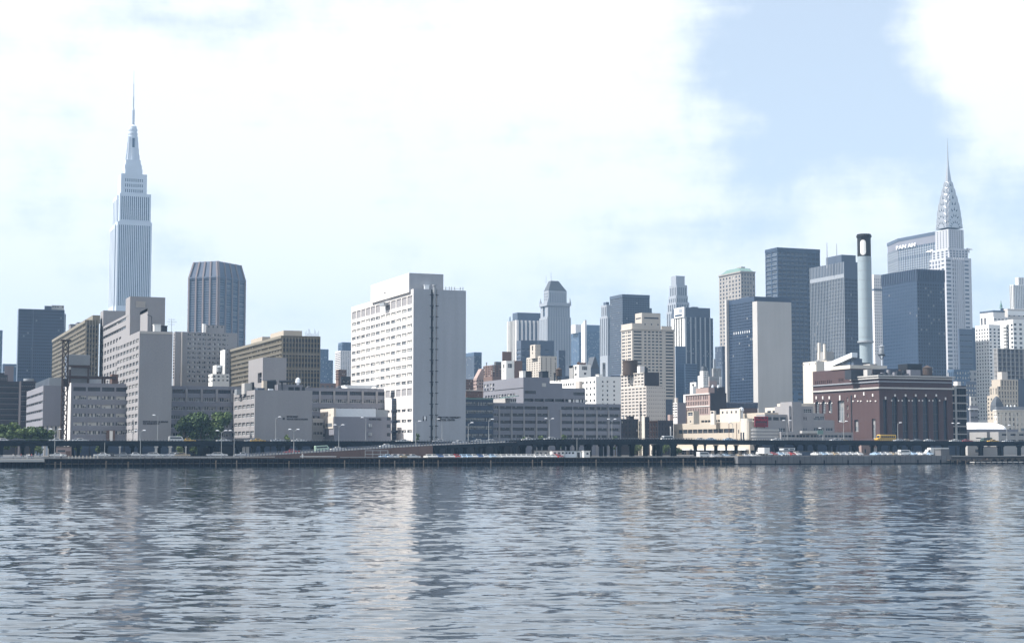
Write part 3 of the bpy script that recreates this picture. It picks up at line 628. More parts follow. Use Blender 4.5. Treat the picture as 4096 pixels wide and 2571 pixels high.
mb = MB(); mb.box(-1.35, -1.19, yA * .15, yA * .9, zb_ + (za - zb_) * .15, zb_ + (za - zb_) * .32, 'navy_panel'); mb.box(-1.35, -1.19, yA * .12, yA * .45, zb_ + (za - zb_) * .5, zb_ + (za - zb_) * .85, 'limestone'); b.part('sign_emblem', mb)
b.tier(1450, 1452, 1486, 607, 8, 'slate_panel', E=[G(2, 20, 630, 1300, fw=.5, fh=.5, gl='glass_blue')], part='wing', zb=GZ)
b.tier(1200, 1225, 1300, 462, 6, 'slate_panel', part='penthouse'); b.done()
b = Bld('office_block', 'plain blue grey block between the beige office tower and the white piered tower', 'building', G2, 940, 1010, 1016, 1142, 958, 'blue_panel', E=[G(7, 20, 980, 1650, fw=.3, fh=.35, gl='glass_blue', bl=0, d=.1)]).done()
b = Bld('office_block', 'lower blue block at the foot of the white piered tower', 'building', H2, 930, 1490, 1496, 1690, 60, 'blue_panel', E=[G(9, 12, 80, 560, fw=.6, fh=.4, gl='glass_navy', bl=.02, d=.15)]).done()
b = Bld('brick_tower', 'hazy brick tower in two shades left of the dark slab with white ends', 'tower', G2, 1000, 1512, 1602, 1660, 957, 'slate_panel', S=[G(5, 9, 975, 1200, fw=.5, fh=.5, gl='glass_blue')], E=[G(3, 9, 975, 1200, fw=.5, fh=.5)]).done()
b = Bld('stone_tower', 'hazy tan stone tower with a green copper roof', 'skyscraper', Ec, 1250, 867, 1026, 1130, 64, 'dull_tan', S=[G(7, 20, 90, 640, .04, .04, .42, .55, gl='glass_blue', bl=.05, d=.4)], E=[G(5, 20, 80, 640, .06, .06, .4, .55, gl='glass_blue', bl=.05, d=.4)])
T = b.main; lo = b.loc.z; z0 = T['z1'] - lo; z1 = b.z(0, 0, 34) - lo
mb = MB(); mb.loft([[(i, j, z), (T['x1'] * (1 - .25 * (i > 0)), j, z), (T['x1'] * (1 - .25 * (i > 0)), T['y1'] - 2 * j, z), (i, T['y1'] - 2 * j, z)] for i, j, z in ((0, 0, z0 - .5), (T['x1'] * .1, 6, z1))], 'copper_green'); b.part('roof', mb)
mb = MB(); X = T['x1']; mb.box(X * .35, X * .62, 8, 16, z1 - .5, z1 + 1.5, 'dull_tan'); b.part('penthouse', mb); mb = MB(); mb.box(X * .72, X * .98, 8, 18, z0 - 1, z1, 'dull_tan'); b.part('penthouse', mb)
b.band(T, 62, 72, .8, 'dull_tan'); b.done()
# ---- right hand dark towers
b = Bld('glass_tower', 'tallest dark slab tower with a flat top behind the blank beige wall', 'skyscraper', Fc, 1100, 325, 400, 663, 138, 'navy_panel', S=[G(2, 32, 165, 1060, .05, .05, .86, .72, gl='glass_blue', bl=.05, blm='blind_dim', d=.3)], E=[G(10, 32, 165, 1060, .02, .02, .8, .6, gl='glass_navy', bl=.05, blm='blind_dim', d=.25)])
b.band(b.main, 138, 158, .3, 'navy_panel', name='parapet'); b.done()
b = Bld('glass_tower', 'dark glass tower with a setback top and two thin antennas left of the smokestack', 'skyscraper', Fc, 1000, 602, 812, 902, 226, 'slate_panel', S=[G(22, 30, 330, 1000, .005, .005, .72, .75, gl='glass_blue', bl=.04, blm='blind_dim', d=.2)], E=[G(10, 30, 330, 1000, .01, .01, .72, .75, gl='glass_navy', bl=.02, blm='blind_dim', d=.2)])
b.band(b.main, 300, 324, .25, 'limestone', 'S', name='light_band'); b.fins(b.main, 'S', 23, .5, .35, 'grey_metal')
t = b.tier(700, 796, 884, 183, 4, 'slate_panel', part='penthouse')
for px, y in ((706, 108), (766, 115)):
    mb = MB(); xx, zz_ = b.pix(*Fc(px, y), 14); mb.lathe(xx, 14, [(.45, t['z1'] - b.loc.z - 9), (.2, zz_ - b.loc.z)], 'grey_metal', 5); b.part('antenna', mb)
b.done()
b = Bld('glass_tower', 'dark bronze glass tower with a louvred crown right of the smokestack', 'skyscraper', Gc, 900, 195, 411, 583, 270, 'navy_panel', S=[G(22, 27, 360, 930, .01, .01, .68, .6, gl='glass_blue', bl=.03, blm='blind_dim', d=.2)], E=[G(11, 27, 360, 930, .02, .02, .6, .6, gl='glass_navy', bl=.10, blm='blind_dim', d=.2)])
zc = b.z(0, 0, 345)
b.fins(b.main, 'S', 21, .55, .5, 'slate_panel', zb=zc, name='louvre'); b.fins(b.main, 'E', 17, .5, .5, 'slate_panel', zb=zc, name='louvre'); b.done()
b = Bld('white_tower', 'narrow white tower with small windows just right of the smokestack', 'tower', Gc, 1240, 136, 146, 206, 305, 'white_brick', E=[G(5, 26, 330, 800, .05, .05, .42, .5, gl='glass_blue', bl=0, d=.4)])
b.band(b.main, 393, 403, .3, 'slate_panel', name='louvre_band'); b.done()
b = Bld('office_block', 'grey blue block with horizontal louvres right of the crowned skyscraper base', 'tower', Gc, 1150, 664, 674, 756, 640, 'slate_panel', E=[G(3, 8, 675, 930, .04, .04, .94, .22, gl='glass_navy', bl=0, d=.2)])
b.tier(752, 755, 775, 634, 20, 'navy_panel', part='wing', zb=GZ); b.done()
b = Bld('office_block', 'lower blue block below the crowned skyscraper', 'building', Gc, 1050, 600, 640, 738, 890, 'blue_panel', E=[G(6, 5, 905, 1040, fw=.5, fh=.5, gl='glass_blue')], S=[G(4, 1, 905, 1040, fw=.5, fh=1, gl='glass_blue')]).done()
b = Bld('brick_building', 'dark blue block standing just left of the white apartment tower', 'building', Gc, 1000, 705, 715, 779, 965, 'navy_panel', E=[G(4, 6, 985, 1140, fw=.5, fh=.5)]).done()
# ================================================================ middle distance and waterfront buildings
def rooftop(b, kind, lx, dy, zt, **k):
    "small rooftop gear as separate parts of a building; local metres"
    mb = MB()
    if kind == 'tank':
        r, h, leg = k.get('r', 2.2), k.get('h', 4.0), k.get('leg', 2.5)
        z = zt - b.loc.z
        for i in range(4): a = pi / 4 + i * pi / 2; mb.box(lx + r * .7 * cos(a) - .12, lx + r * .7 * cos(a) + .12, dy + r * .7 * sin(a) - .12, dy + r * .7 * sin(a) + .12, z - 1, z + leg, 'rust')
        mb.lathe(lx, dy, [(r * 1.1, z + leg), (r * 1.1, z + leg + .2), (r, z + leg + .2), (r * .96, z + leg + h), (r * 1.06, z + leg + h), (.1, z + leg + h + r * .7)], k.get('m', 'wood_dark'), 14)
        return b.part('water_tank', mb)
    if kind == 'box':
        z = zt - b.loc.z; w, d, h = k['w'], k['d'], k['h']; mb.box(lx - w / 2, lx + w / 2, dy - d / 2, dy + d / 2, z - 1, z + h, k.get('m', 'mid_grey'))
        mb.box(lx - w / 2 - .15, lx + w / 2 + .15, dy - d / 2 - .15, dy + d / 2 + .15, z + h, z + h + .25, k.get('m', 'mid_grey'))
        return b.part(k.get('name', 'rooftop_unit'), mb)
    if kind == 'pipe':
        z = zt - b.loc.z; mb.lathe(lx, dy, [(k.get('r', .4), z - 1), (k.get('r', .4), z + k['h']), (k.get('r', .4) * 1.4, z + k['h']), (k.get('r', .4) * 1.4, z + k['h'] + .5)], k.get('m', 'grey_metal'), 8)
        return b.part('vent_pipe', mb)

# ---- left waterfront group
b = Bld('hospital_block', 'grey block on stilts with blank front and dark ribbon windows on its left side', 'building', A2, 640, 270, 438, 617, 911, 'mid_grey', zb=zat(0, 640, 1180 + .3967 * 1312),
        S=[G(4, 4, 972, 1262, .01, .01, .97, .30, mul=3, bl=.1, blm='blind_dim', d=.5)])
T = b.main; mb = MB(); lo = b.loc.z
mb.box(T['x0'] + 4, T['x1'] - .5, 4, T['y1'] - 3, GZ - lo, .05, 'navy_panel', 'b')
b.part('ground_floor', mb)
for i in range(4):
    mb = MB(); x = T['x0'] + .6 + i * (T['x1'] - 1.8) / 3; mb.box(x, x + .9, .4, 1.3, GZ - lo, .05, 'pale_concrete', 'tb'); b.part('column', mb)
t = b.tier(365, 500, 640, 832, 5, 'slate_panel', part='penthouse'); b.fins(t, 'E', 16, .35, .3, 'grey_metal', name='louvre'); b.fins(t, 'S', 12, .35, .3, 'grey_metal', name='louvre')
b.tier(615, 616, 668, 925, 3, 'mid_grey', part='wing', zb=GZ); b.done()
b = Bld('laboratory_block', 'olive office block nearest the left edge with a tan parapet and ridged side', 'building', A2, 720, 530, 866, 1000, 250, 'olive_panel',
        S=[G(26, 12, 285, 850, .005, .005, .8, .45, gl='glass_olive', bl=.25, blm='olive_pale', d=.25)],
        E=[G(4, 12, 300, 850, .07, .05, .72, .66, mul=2, bl=.18, gl='glass_navy', fr='frame_dark', d=.4)])
T = b.main; b.band(T, 249, 278, .35, 'olive_pale', 'S', name='parapet'); b.fins(T, 'E', 5, .5, .3, 'olive_pale', l=.02, r=.02)
mb = MB()
for j in range(12): z = b.z(0, 0, 283 + j * 47.6) - b.loc.z; mb.box(-.12, .03, 0, T['y1'], z - .13, z + .13, 'olive_pale', 'N')
tag(b.part('spandrel', mb), kind='stuff')
b.tier(848, 935, 1010, 202, 4, 'olive_pale', part='penthouse')
for px, py, h in ((762, 300, 2.5), (690, 320, 5)): x, z = b.pix(*A2(px, py), 30); rooftop(b, 'box', 2.5, b.ext(0, 0, T['z1'], A2(px, 0)[0], 'y'), T['z1'], w=4, d=8, h=h * .5, m='mid_grey')
b.done()
b = Bld('hospital_wing', 'low grey wing with white corner pier and steel frame on its roof', 'building', A2, 602, 664, 722, 1300, 886, 'grey_brick',
        E=[G(4, 1, 925, 966, fw=.88, fh=1, pl=740, pr=1385, mul=8, bl=0, gl='glass_navy', fr='frame_dark', d=.5), G(4, 5, 1014, 1404, fw=.88, fh=.42, pl=740, pr=1385, mul=7, bl=.75, fr='frame_light', blm='blind')])
T = b.main; mb = MB(); mb.box(-.25, .03, 0, T['y1'] + .1, 0, T['z1'] - b.loc.z + .1, 'white_brick', 'N'); b.part('side_wall', mb)
mb = MB(); x0, x1 = b.lx(672, 6, 700), b.lx(905, 6, 700); zt = b.z(0, 6, 604) - b.loc.z; mb.box(x0, x1, 6, 12, T['z1'] - b.loc.z - 1, zt, 'slate_panel'); b.part('louvre_screen', mb)
b.fins(dict(x0=x0, x1=x1, y0=6, y1=12, z0=T['z1'], z1=zt + b.loc.z + .2), 'E', 24, .25, .3, 'grey_metal', name='louvre')
x0, x1 = b.lx(870, 8, 860), b.lx(1050, 8, 860); mb = MB(); mb.box(x0, x1, 8, 14, T['z1'] - b.loc.z - 1, b.z(0, 8, 842) - b.loc.z, 'white_metal'); b.part('rooftop_unit', mb)
mb = MB(); x0, x1 = b.lx(1128, 7, 860), b.lx(1190, 7, 860); mb.box(x0, x1, 7, 12, T['z1'] - b.loc.z - 1, b.z(0, 7, 790) - b.loc.z, 'brown_brick'); b.part('bulkhead', mb)
mb = MB(); x0, x1 = b.lx(1075, -.6, 1385), b.lx(1160, -.6, 1385); z = b.z(0, 0, 1360) - b.loc.z; mb.box(x0, x1, -.7, .05, 0, z, 'brown_brick', 'W'); b.part('porch', mb)
mb = MB(); x0, x1 = b.lx(1108, -3, 1385), b.lx(1136, -3, 1385); mb.box(x0, x1, -3.2, -2.2, 0, b.z(0, -3, 1366) - b.loc.z, 'white_paint'); b.part('pylon', mb); b.done()
LOWW = T['z1']
# steel frame and hoist tower in front
def frame(name, label, cat, Y, specs, mat='rust'):
    root = thing(name, label, cat, (XY(specs['cx'], Y), Y, specs['zb']))
    return root
Yg = 606; k = depth(XY(340, Yg), Yg) / F * .3967; gx = lambda c: onY(*A2(c, 800), Yg).x; gz = lambda c: zat(gx(800), Yg, A2(0, c)[1])
root = thing('steel_gantry', 'rusty steel frame standing on the roof of the low hospital wing at left', 'steel frame', (gx(690), Yg, LOWW - .9))
for nm, parts_ in (('post', [(c, 885, 718 if c in (705, 890) else 825) for c in (705, 890, 1034, 1058)]), ('beam', [])):
    for c, yb, yt in parts_:
        mb = MB(); mb.box(gx(c) - .3 - root.location.x, gx(c) + .3 - root.location.x, -.3, .3, 0, gz(yt) - root.location.z, mat := 'rust'); mb.build('post', root)
        mb = MB(); mb.box(gx(c) - .25 - root.location.x, gx(c) + .25 - root.location.x, 6.0, 6.5, 0, gz(yt) - root.location.z, 'rust'); mb.build('post', root)
for c0, c1, y, yd in ((680, 905, 720, 0), (680, 905, 745, 6.2), (672, 1172, 828, 0), (672, 1172, 822, 6.2)):
    mb = MB(); z = gz(y) - root.location.z; mb.box(gx(c0) - root.location.x, gx(c1) - root.location.x, yd - .35, yd + .35, z - .5, z + .5, 'rust'); mb.build('beam', root)
for c in (690, 900, 1165):
    mb = MB(); z = gz(726 if c < 1000 else 828) - root.location.z; mb.box(gx(c) - .3 - root.location.x, gx(c) + .3 - root.location.x, .36, 5.8, z - .45, z + .45, 'rust'); mb.build('beam', root)
mb = MB(); mb.box(gx(692) - root.location.x, gx(712) - root.location.x, -.9, -.37, gz(752) - root.location.z, gz(728) - root.location.z, 'pale_concrete'); mb.build('winch_box', root)
Yh = 588; hx = lambda c: onY(*A2(c, 900), Yh).x; x0, x1 = hx(628), hx(684)
root = thing('hoist_tower', 'thin rusty lattice hoist tower rising in front of the grey hospital blocks', 'hoist tower', (x0, Yh, GZ)); zt = zat(x0, Yh, A2(0, 452)[1]) - GZ; w = x1 - x0
for x in (0, w):
    for y in (0, w): mb = MB(); mb.box(x - .14, x + .14, y - .14, y + .14, 0, zt, 'rust'); mb.build('leg', root)
mb = MB(); n = int(zt / 3.2)
for i in range(n):
    z0, z1 = zt * i / n, zt * (i + 1) / n
    for y in (0, w):
        mb.tube((0, y, z0), (w, y, z1), .09, .09, 'rust', 4, False); mb.tube((w, y, z0), (0, y, z1), .09, .09, 'rust', 4, False); mb.box(.1, w - .1, y - .08, y + .08, z1 - .16, z1, 'rust')
    for x in (0, w): mb.tube((x, 0, z0), (x, w, z1), .09, .09, 'rust', 4, False); mb.box(x - .08, x + .08, .1, w - .1, z1 - .16, z1, 'rust')
tag(mb.build('bracing', root), kind='stuff')
mb = MB(); mb.box(-.8, w + .8, -.8, w + .8, zt - .3, zt + .1, 'rust'); mb.build('top_platform', root)
mb = MB(); mb.box(.3, w - .3, .3, w - .3, zt * .60, zt * .60 + 2.6, 'rust'); mb.build('hoist_cage', root)

b = Bld('hospital_slab', 'grey slab with two lines of lettering low on its tall blank front', 'building', B2, 572, 164, 381, 698, 416, 'warm_grey',
        S=[G(7, 13, 482, 1392, .03, .03, .74, .52, mul=2, bl=.7, gl='glass_pale', blm='blind', fr='frame_light', d=.35)])
T = b.main; mb = MB(); mb.box(-.06, .02, 0, T['y1'] + .05, 0, T['z1'] - b.loc.z + .03, 'white_brick', 'NEW') if False else None
b.band(T, 420, 441, .15, 'pale_brick', 'E', name='parapet_panel')
lx0, z0 = b.pix(*B2(411, 1288), -.1); lx1, _ = b.pix(*B2(652, 1288), -.1)
text('INSTITUTE OF PHYSICAL MEDICINE', b.root, .78, (lx0, -.02, z0 - b.loc.z - .15), 0, 'lettering_dark', width=lx1 - lx0)
lx0, z0 = b.pix(*B2(411, 1308), -.1); lx1, _ = b.pix(*B2(569, 1308), -.1)
text('AND REHABILITATION', b.root, .78, (lx0, -.02, z0 - b.loc.z - .1), 0, 'lettering_dark', width=lx1 - lx0)
rx, rz = b.pix(*B2(545, 415), 6); rooftop(b, 'box', rx, 6, T['z1'], w=2.2, d=3, h=2.6, m='white_paint', name='bulkhead'); rooftop(b, 'box', rx + 2.6, 6.5, T['z1'], w=1.8, d=3, h=2.2, m='dark_steel')
mb = MB(); mb.tube((rx - 2, 5, T['z1'] - b.loc.z - 1), (rx - 2, 5, T['z1'] - b.loc.z + 5.6), .15, .12, 'dark_steel'); mb.tube((rx - 2, 5, T['z1'] - b.loc.z + 5.5), (rx - 3.6, 5, T['z1'] - b.loc.z + 6.2), .12, .1, 'dark_steel'); b.part('davit', mb)
mb = MB(); ax = b.lx(686, 8, 400); z = T['z1'] - b.loc.z; mb.tube((ax, 8, z - 1), (ax, 8, z + 5.2), .12, .06, 'grey_metal')
for dz, w in ((3.2, 1.2), (4.1, 1.8), (4.9, 1.3)): mb.box(ax - w, ax + w, 7.95, 8.05, z + dz - .05, z + dz + .05, 'grey_metal')
b.part('aerial', mb); b.done()

b = Bld('hospital_tower', 'lit grey block stepping up to a blank square tower behind the lettered slab', 'building', B2, 640, 0, 289, 625, 238, 'warm_grey',
        S=[G(1, 2, 413, 512, fw=1, fh=.38, pl=29, pr=246, mul=14, bl=.2, blm='blind_dim', ref=1, d=.4), G(1, 2, 413, 512, fw=1, fh=.38, pl=8, pr=22, bl=0, ref=1, d=.4), G(7, 6, 562, 950, fw=.62, fh=.5, pl=12, pr=196, mul=2, bl=.3, ref=1, d=.4)])
T = b.main
t = b.tier(248, 290, 627, 84, .06, 'warm_grey', part='tower_block', zb=T['z1'] - 1.0)
mb = MB(); x0, x1 = b.lx(345, 0, 160), b.lx(436, 0, 160); za, zb_ = b.z(0, 0, 130) - b.loc.z, b.z(0, 0, 186) - b.loc.z
for i in range(9): z = zb_ + (za - zb_) * (i + .5) / 9; mb.box(x0, x1, -.12, .03, z - .16, z + .16, 'pale_brick', 'W')
tag(b.part('grille', mb), kind='stuff')
yA, yB = b.ext(0, 0, T['z1'], B2(28, 0)[0], 'y'), T['y1']
zt = zat(b.w(0, yA, 0).x, b.w(0, yA, 0).y, B2(0, 219)[1])
b.box(.05, b.ext(0, yA, zt, B2(262, 0)[0], 'x'), yA, yB - .05, T['z1'] - 1, zt, 'warm_grey', part='tower_block')
b.done()
b = Bld('lift_shaft', 'narrow pale upright slab standing between the lettered slab and the square tower', 'building', B2, 616, 388, 459, 463, 200, 'warm_grey').done()

b = Bld('apartment_block', 'grey apartment block with a grid of windows below the reddish ribbed tower', 'building', Bc, 800, 160, 173, 601, 560, 'warm_grey',
        E=[G(8, 11, 570, 905, fw=.62, fh=.5, pl=257, pr=518, mul=2, bl=.35, blm='blind', d=.3), G(1, 11, 575, 908, fw=1, fh=.25, pl=530, pr=536, d=.2)], S=[G(1, 16, 575, 880, .2, .2, 1, .5, bl=0, d=.8)])
T = b.main; mb = MB(); x0, x1 = b.lx(213, 0, 700), b.lx(221, 0, 700); mb.box(x0, x1, -1.2, .03, 0, T['z1'] - b.loc.z - .2, 'pale_brick', 'W'); b.part('pier', mb)
b.tier(380, 388, 512, 515, 6, 'warm_grey', E=[G(4, 1, 520, 533, .1, .1, .3, 1, bl=0, d=.2)], part='penthouse')
x, z = b.pix(*Bc(374, 506), 4); mb = MB(); mb.box(x - .55, x + .55, 4, 7, T['z1'] - b.loc.z - 1, z - b.loc.z, 'white_paint'); b.part('chimney', mb)
x, z = b.pix(*Bc(150, 515), 4); b.done()
b = Bld('apartment_block', 'stepped white apartment rooftops left of the second olive block', 'building', Bc, 730, 402, 430, 545, 850, 'white_paint', E=[G(4, 2, 862, 900, fw=.5, d=.3)], S=[G(2, 2, 865, 905, fw=.4, fh=.4, bl=0)])
t = b.tier(432, 456, 500, 790, 4, 'white_paint', part='setback', E=[G(2, 1, 800, 830, fw=.4, fh=1)]); b.tier(484, 514, 520, 684, 14, 'white_paint', part='stair_tower', zb=b.main['z1'] - 1)
x, z = b.pix(*Bc(477, 850), 2); rooftop(b, 'tank', x, 3, b.main['z1'], r=1.3, h=2, leg=1, m='grey_metal'); b.done()

b = Bld('laboratory_block', 'larger olive office block with a tan roofline and fine vertical fins on its front', 'building', C2, 690, 62, 717, 1203, 131, 'olive_panel',
        S=[G(40, 10, 172, 765, .004, .004, .8, .45, gl='glass_olive', bl=.25, blm='olive_pale', d=.25)],
        E=[G(12, 10, 168, 770, .03, .02, .70, .66, bl=.13, gl='glass_navy', fr='frame_dark', d=.4)])
T = b.main; b.band(T, 130, 163, .35, 'olive_pale', 'S', name='parapet'); b.fins(T, 'E', 13, .34, .3, 'olive_pale', l=.012, r=.003, zt=b.z(0, 0, 150))
mb = MB()
for j in range(10): z = b.z(0, 0, 169 + j * 61.5) - b.loc.z; mb.box(-.12, .03, 0, T['y1'], z - .13, z + .13, 'olive_pale', 'N')
tag(b.part('spandrel', mb), kind='stuff')
mb = MB()
for j in (3.15, 6.2): z = b.z(0, 0, 169 + j * 61.5) - b.loc.z; mb.box(T['x0'], T['x1'], -.2, .03, z - .35, z + .35, 'olive_pale', 'W')
b.part('floor_band', mb)
b.tier(572, 738, 972, 66, 3, 'tan_stone', part='penthouse')
y0 = b.ext(0, 2, T['z1'], C2(402, 0)[0], 'y'); y1 = b.ext(0, 2, T['z1'], C2(262, 0)[0], 'y'); mb = MB(); z = T['z1'] - b.loc.z
mb.box(2, 14, y0, y1, z - 1, z + 2.6, 'tan_stone'); b.part('penthouse', mb); mb = MB(); mb.box(6, 22, y0 - 16, y0 - 1, z - 1, z + 1.6, 'mid_grey'); b.part('rooftop_unit', mb)
mb = MB(); mb.box(9, 11.6, y0 - 9, y0 - 7.9, z, z + 4.2, 'slate_panel'); b.part('flue', mb)
mb = MB(); random.seed(4)
for i in range(14): x = T['x1'] * (.64 + .36 * i / 13.5); h = random.choice((1.4, 2.0, 2.8, 3.4)); mb.tube((x, 2.5, z - .5), (x, 2.5, z + h), .09, .07, 'grey_metal', 4)
tag(b.part('aerial', mb), kind='stuff'); b.done()

b = Bld('hospital_wing', 'long low grey wing with four bays of strip windows behind the three big trees', 'building', PX, 604, 700, 722, 1568, 1542, 'grey_brick',
        E=[G(15, 1, 1556, 1571, fw=.9, fh=1, pl=682, pr=1564, mul=6, bl=0, gl='glass_navy', fr='frame_dark', d=.5), G(15, 5, 1589, 1746, fw=.9, fh=.45, pl=682, pr=1564, mul=6, bl=.42, blm='blind_dim', d=.35)]) if False else None
b = Bld('hospital_wing', 'long low grey wing of strip windows running behind the three big trees', 'building', PX, 604, 655, 662, 1566, 1542, 'grey_brick',
        E=[G(15, 1, 1556, 1571, fw=.9, fh=1, pl=684, pr=1563, mul=6, bl=0, gl='glass_navy', fr='frame_dark', d=.5), G(15, 5, 1589, 1746, fw=.9, fh=.43, pl=684, pr=1563, mul=6, bl=.4, blm='blind_dim', d=.35)])
T = b.main; b.fins(T, 'E', 16, .8, .25, 'warm_grey', l=.02, r=.0, zb=b.z(0, 0, 1606), zt=b.z(0, 0, 1553))
for px, m_, r in ((1235, 'dark_steel', 1.1), (1355, 'dark_steel', 1.2), (1497, 'white_paint', 1.1), (1385, 'white_paint', .7)):
    x, z = b.pix(px, 1545, 5); mb = MB(); zz = T['z1'] - b.loc.z; mb.lathe(x, 5, [(r, zz - 1), (r, zz + .3), (r * .8, zz + r * .5), (r * .35, zz + r * .8), (.05, zz + r * .85)], m_, 14); b.part('roof_dome', mb)
x, z = b.pix(1440, 1545, 10); mb = MB(); mb.box(x - 6, x + 9, 10, 16, T['z1'] - b.loc.z - 1, T['z1'] - b.loc.z + 1.6, 'white_metal'); b.part('rooftop_unit', mb); b.done()

b = Bld('science_building', 'low block with blank lettered front and a bare cube on its roof', 'building', C2, 566, 110, 378, 1101, 815, 'warm_grey',
        S=[G(5, 5, 876, 1384, .03, .04, .84, .46, mul=2, bl=.5, blm='blind_dim', gl='glass_pale', fr='frame_light', d=.35)])
T = b.main; z = T['z1'] - b.loc.z
c = b.tier(296, 478, 776, 406, 26, 'warm_grey', S=[G(1, 1, 592, 720, fw=1, fh=1, pl=462, pr=412, gl='glass_navy', bl=0, d=1.0)], part='rooftop_cube')
def cbox(x0, x1, yt, yb, dy, dd, m_, nm='rooftop_unit'):
    mb = MB(); a, zt = b.pix(*C2(x0, yt), dy); e, _ = b.pix(*C2(x1, yt), dy); mb.box(a, e, dy, dy + dd, z - 1.0, zt - b.loc.z, m_); return b.part(nm, mb)
cbox(246, 370, 730, 800, 14, 5, 'pale_concrete'); cbox(345, 368, 718, 800, 13.5, 3, 'dark_steel', 'fan_housing'); cbox(148, 230, 805, 812, 22, 4, 'grey_metal'); cbox(412, 500, 790, 812, 8, 4, 'slate_panel')
cbox(484, 530, 700, 812, 9, 3, 'tan_stone', 'chimney'); cbox(530, 650, 705, 812, 12, 5, 'dark_steel'); cbox(665, 985, 748, 812, 7, 6, 'mid_grey', 'plant_room'); cbox(556, 610, 800, 812, 4, 2, 'white_metal')
mb = MB(); a, zt = b.pix(*C2(684, 690), 6); e, zb_ = b.pix(*C2(850, 708), 6); mb.tube((a, 6, zt - b.loc.z - .6), (e, 6, zb_ - b.loc.z), .55, .4, 'dark_steel'); mb.tube((a + 1, 6, z - 1), (a + 1, 6, zt - b.loc.z - .5), .35, .35, 'dark_steel'); b.part('crane_boom', mb)
mb = MB(); a, zt = b.pix(*C2(485, 690), 10); e, zb_ = b.pix(*C2(640, 700), 10); mb.tube((a, 10, zt - b.loc.z - .5), (e, 10, zb_ - b.loc.z), .4, .4, 'dark_steel'); b.part('duct', mb)
for px in (800, 830, 880, 905, 970): mb = MB(); a, zt = b.pix(*C2(px, 765), 6.9); mb.box(a, a + 1.1, 6.85, 7.05, z + .2, zt - b.loc.z - .4, 'dark_steel'); b.part('louvre', mb)
mb = MB(); a, zt = b.pix(*C2(920, 690), 9); mb.lathe(a, 9, [(.5, z), (.5, zt - b.loc.z - 1.2), (1.0, zt - b.loc.z - 1), (.8, zt - b.loc.z + .4), (.1, zt - b.loc.z + .8)], 'white_metal', 8); b.part('vent', mb)
lx0, z0 = b.pix(*C2(778, 1180), -.1); lx1, _ = b.pix(*C2(920, 1180), -.1); lx2, z2 = b.pix(*C2(1042, 1190), -.1)
text('NEW YORK UNIVERSITY', b.root, .85, (lx0, -.02, z0 - b.loc.z + .5), 0, 'lettering_dark', width=lx1 - lx0)
text('MEDICAL SCIENCE BUILDING', b.root, .75, (lx0, -.02, z2 - b.loc.z - .1), 0, 'lettering_dark', width=lx2 - lx0)
mb = MB(); a, za = b.pix(*C2(728, 1164), -.1); e, ze = b.pix(*C2(752, 1190), -.1); mb.box(a, e, -.14, .02, ze - b.loc.z, za - b.loc.z, 'lettering_dark', 'W'); b.part('emblem', mb); b.done()

b = Bld('entrance_wing', 'two storey pale wing with three square windows per floor beside the blank lettered block', 'building', C2, 592, 1090, 1101, 1241, 1172, 'concrete', E=[G(3, 2, 1230, 1380, .12, .08, .8, .3, mul=2, bl=.1, d=.4)])
b.band(b.main, 1176, 1226, .2, 'pale_concrete', 'E', name='parapet_panel'); b.done()
b = Bld('lecture_hall', 'blank grey block with small lettering and a tall beige box at its left corner', 'building', C2, 580, 1258, 1375, 2095, 1152, 'grey_brick', E=[])
T = b.main; t = b.tier(1200, 1372, 1398, 1046, .5, 'pale_stone', S=[G(2, 1, 1115, 1148, .25, .3, .15, 1, bl=0, gl='glass_navy', d=.3)], part='corner_box')
mb = MB(); y0_ = b.ext(0, 0, T['z1'], C2(1262, 0)[0], 'y'); mb.box(-.22, .03, .6, y0_, b.z(0, 0, 1300) - b.loc.z, T['z1'] - b.loc.z, 'pale_stone', 'N'); b.part('side_panel', mb)
mb = MB(); mb.box(-.32, -.2, y0_ * .15, y0_ * .85, b.z(0, 0, 1275) - b.loc.z, b.z(0, 0, 1232) - b.loc.z, 'glass_pale'); b.part('window', mb)
mb = MB(); x0, x1 = b.lx(1398, 2, 1100), b.lx(1900, 2, 1100); x2 = b.lx(2060, 2, 1100); mb.box(x0, x1, 2, 9, T['z1'] - b.loc.z - 1, b.z(0, 2, 1048) - b.loc.z, 'white_metal'); b.part('metal_housing', mb)
mb = MB(); mb.box(x1 + .1, x2, 2.4, 8, T['z1'] - b.loc.z - 1, b.z(0, 2, 1060) - b.loc.z, 'grey_metal'); b.part('metal_housing', mb)
lx0, z0 = b.pix(*Cc(320, 1146), -.1); lx1, _ = b.pix(*Cc(412, 1146), -.1)
text('ALUMNI HALL', b.root, 1.0, (lx0, -.02, z0 - b.loc.z), 0, 'lettering_dark', width=lx1 - lx0)
for px, py in ((328, 1186), (328, 1250)):
    mb = MB(); a, z_ = b.pix(*Cc(px, py), -.1); mb.lathe(a, 0, [(.8, z_ - b.loc.z - .6), (.8, z_ - b.loc.z + .6)], 'grey_metal', 10); b.part('round_vent', mb)
for py in (1135, 1190, 1252):
    mb = MB(); a, z_ = b.pix(*Cc(452, py - 12), -.1); e, z2 = b.pix(*Cc(474, py + 12), -.1); mb.box(a, e, -.08, .03, z2 - b.loc.z, z_ - b.loc.z, 'glass', 'W'); b.part('window', mb)
b.done()
b = Bld('stair_tower', 'dark glass stair tower in front of the white slab', 'building', Cc, 588, 486, 490, 586, 988, 'navy_panel', E=[G(3, 7, 1005, 1262, .03, .03, .9, .8, mul=1, gl='glass_navy', bl=.1, blm='blind_dim', fr='frame_dark', d=.15)])
x, z = b.pix(*Cc(524, 985), 4); rooftop(b, 'tank', x, 5, b.main['z1'], r=2.2, h=1.8, leg=.5, m='dark_steel'); b.done()

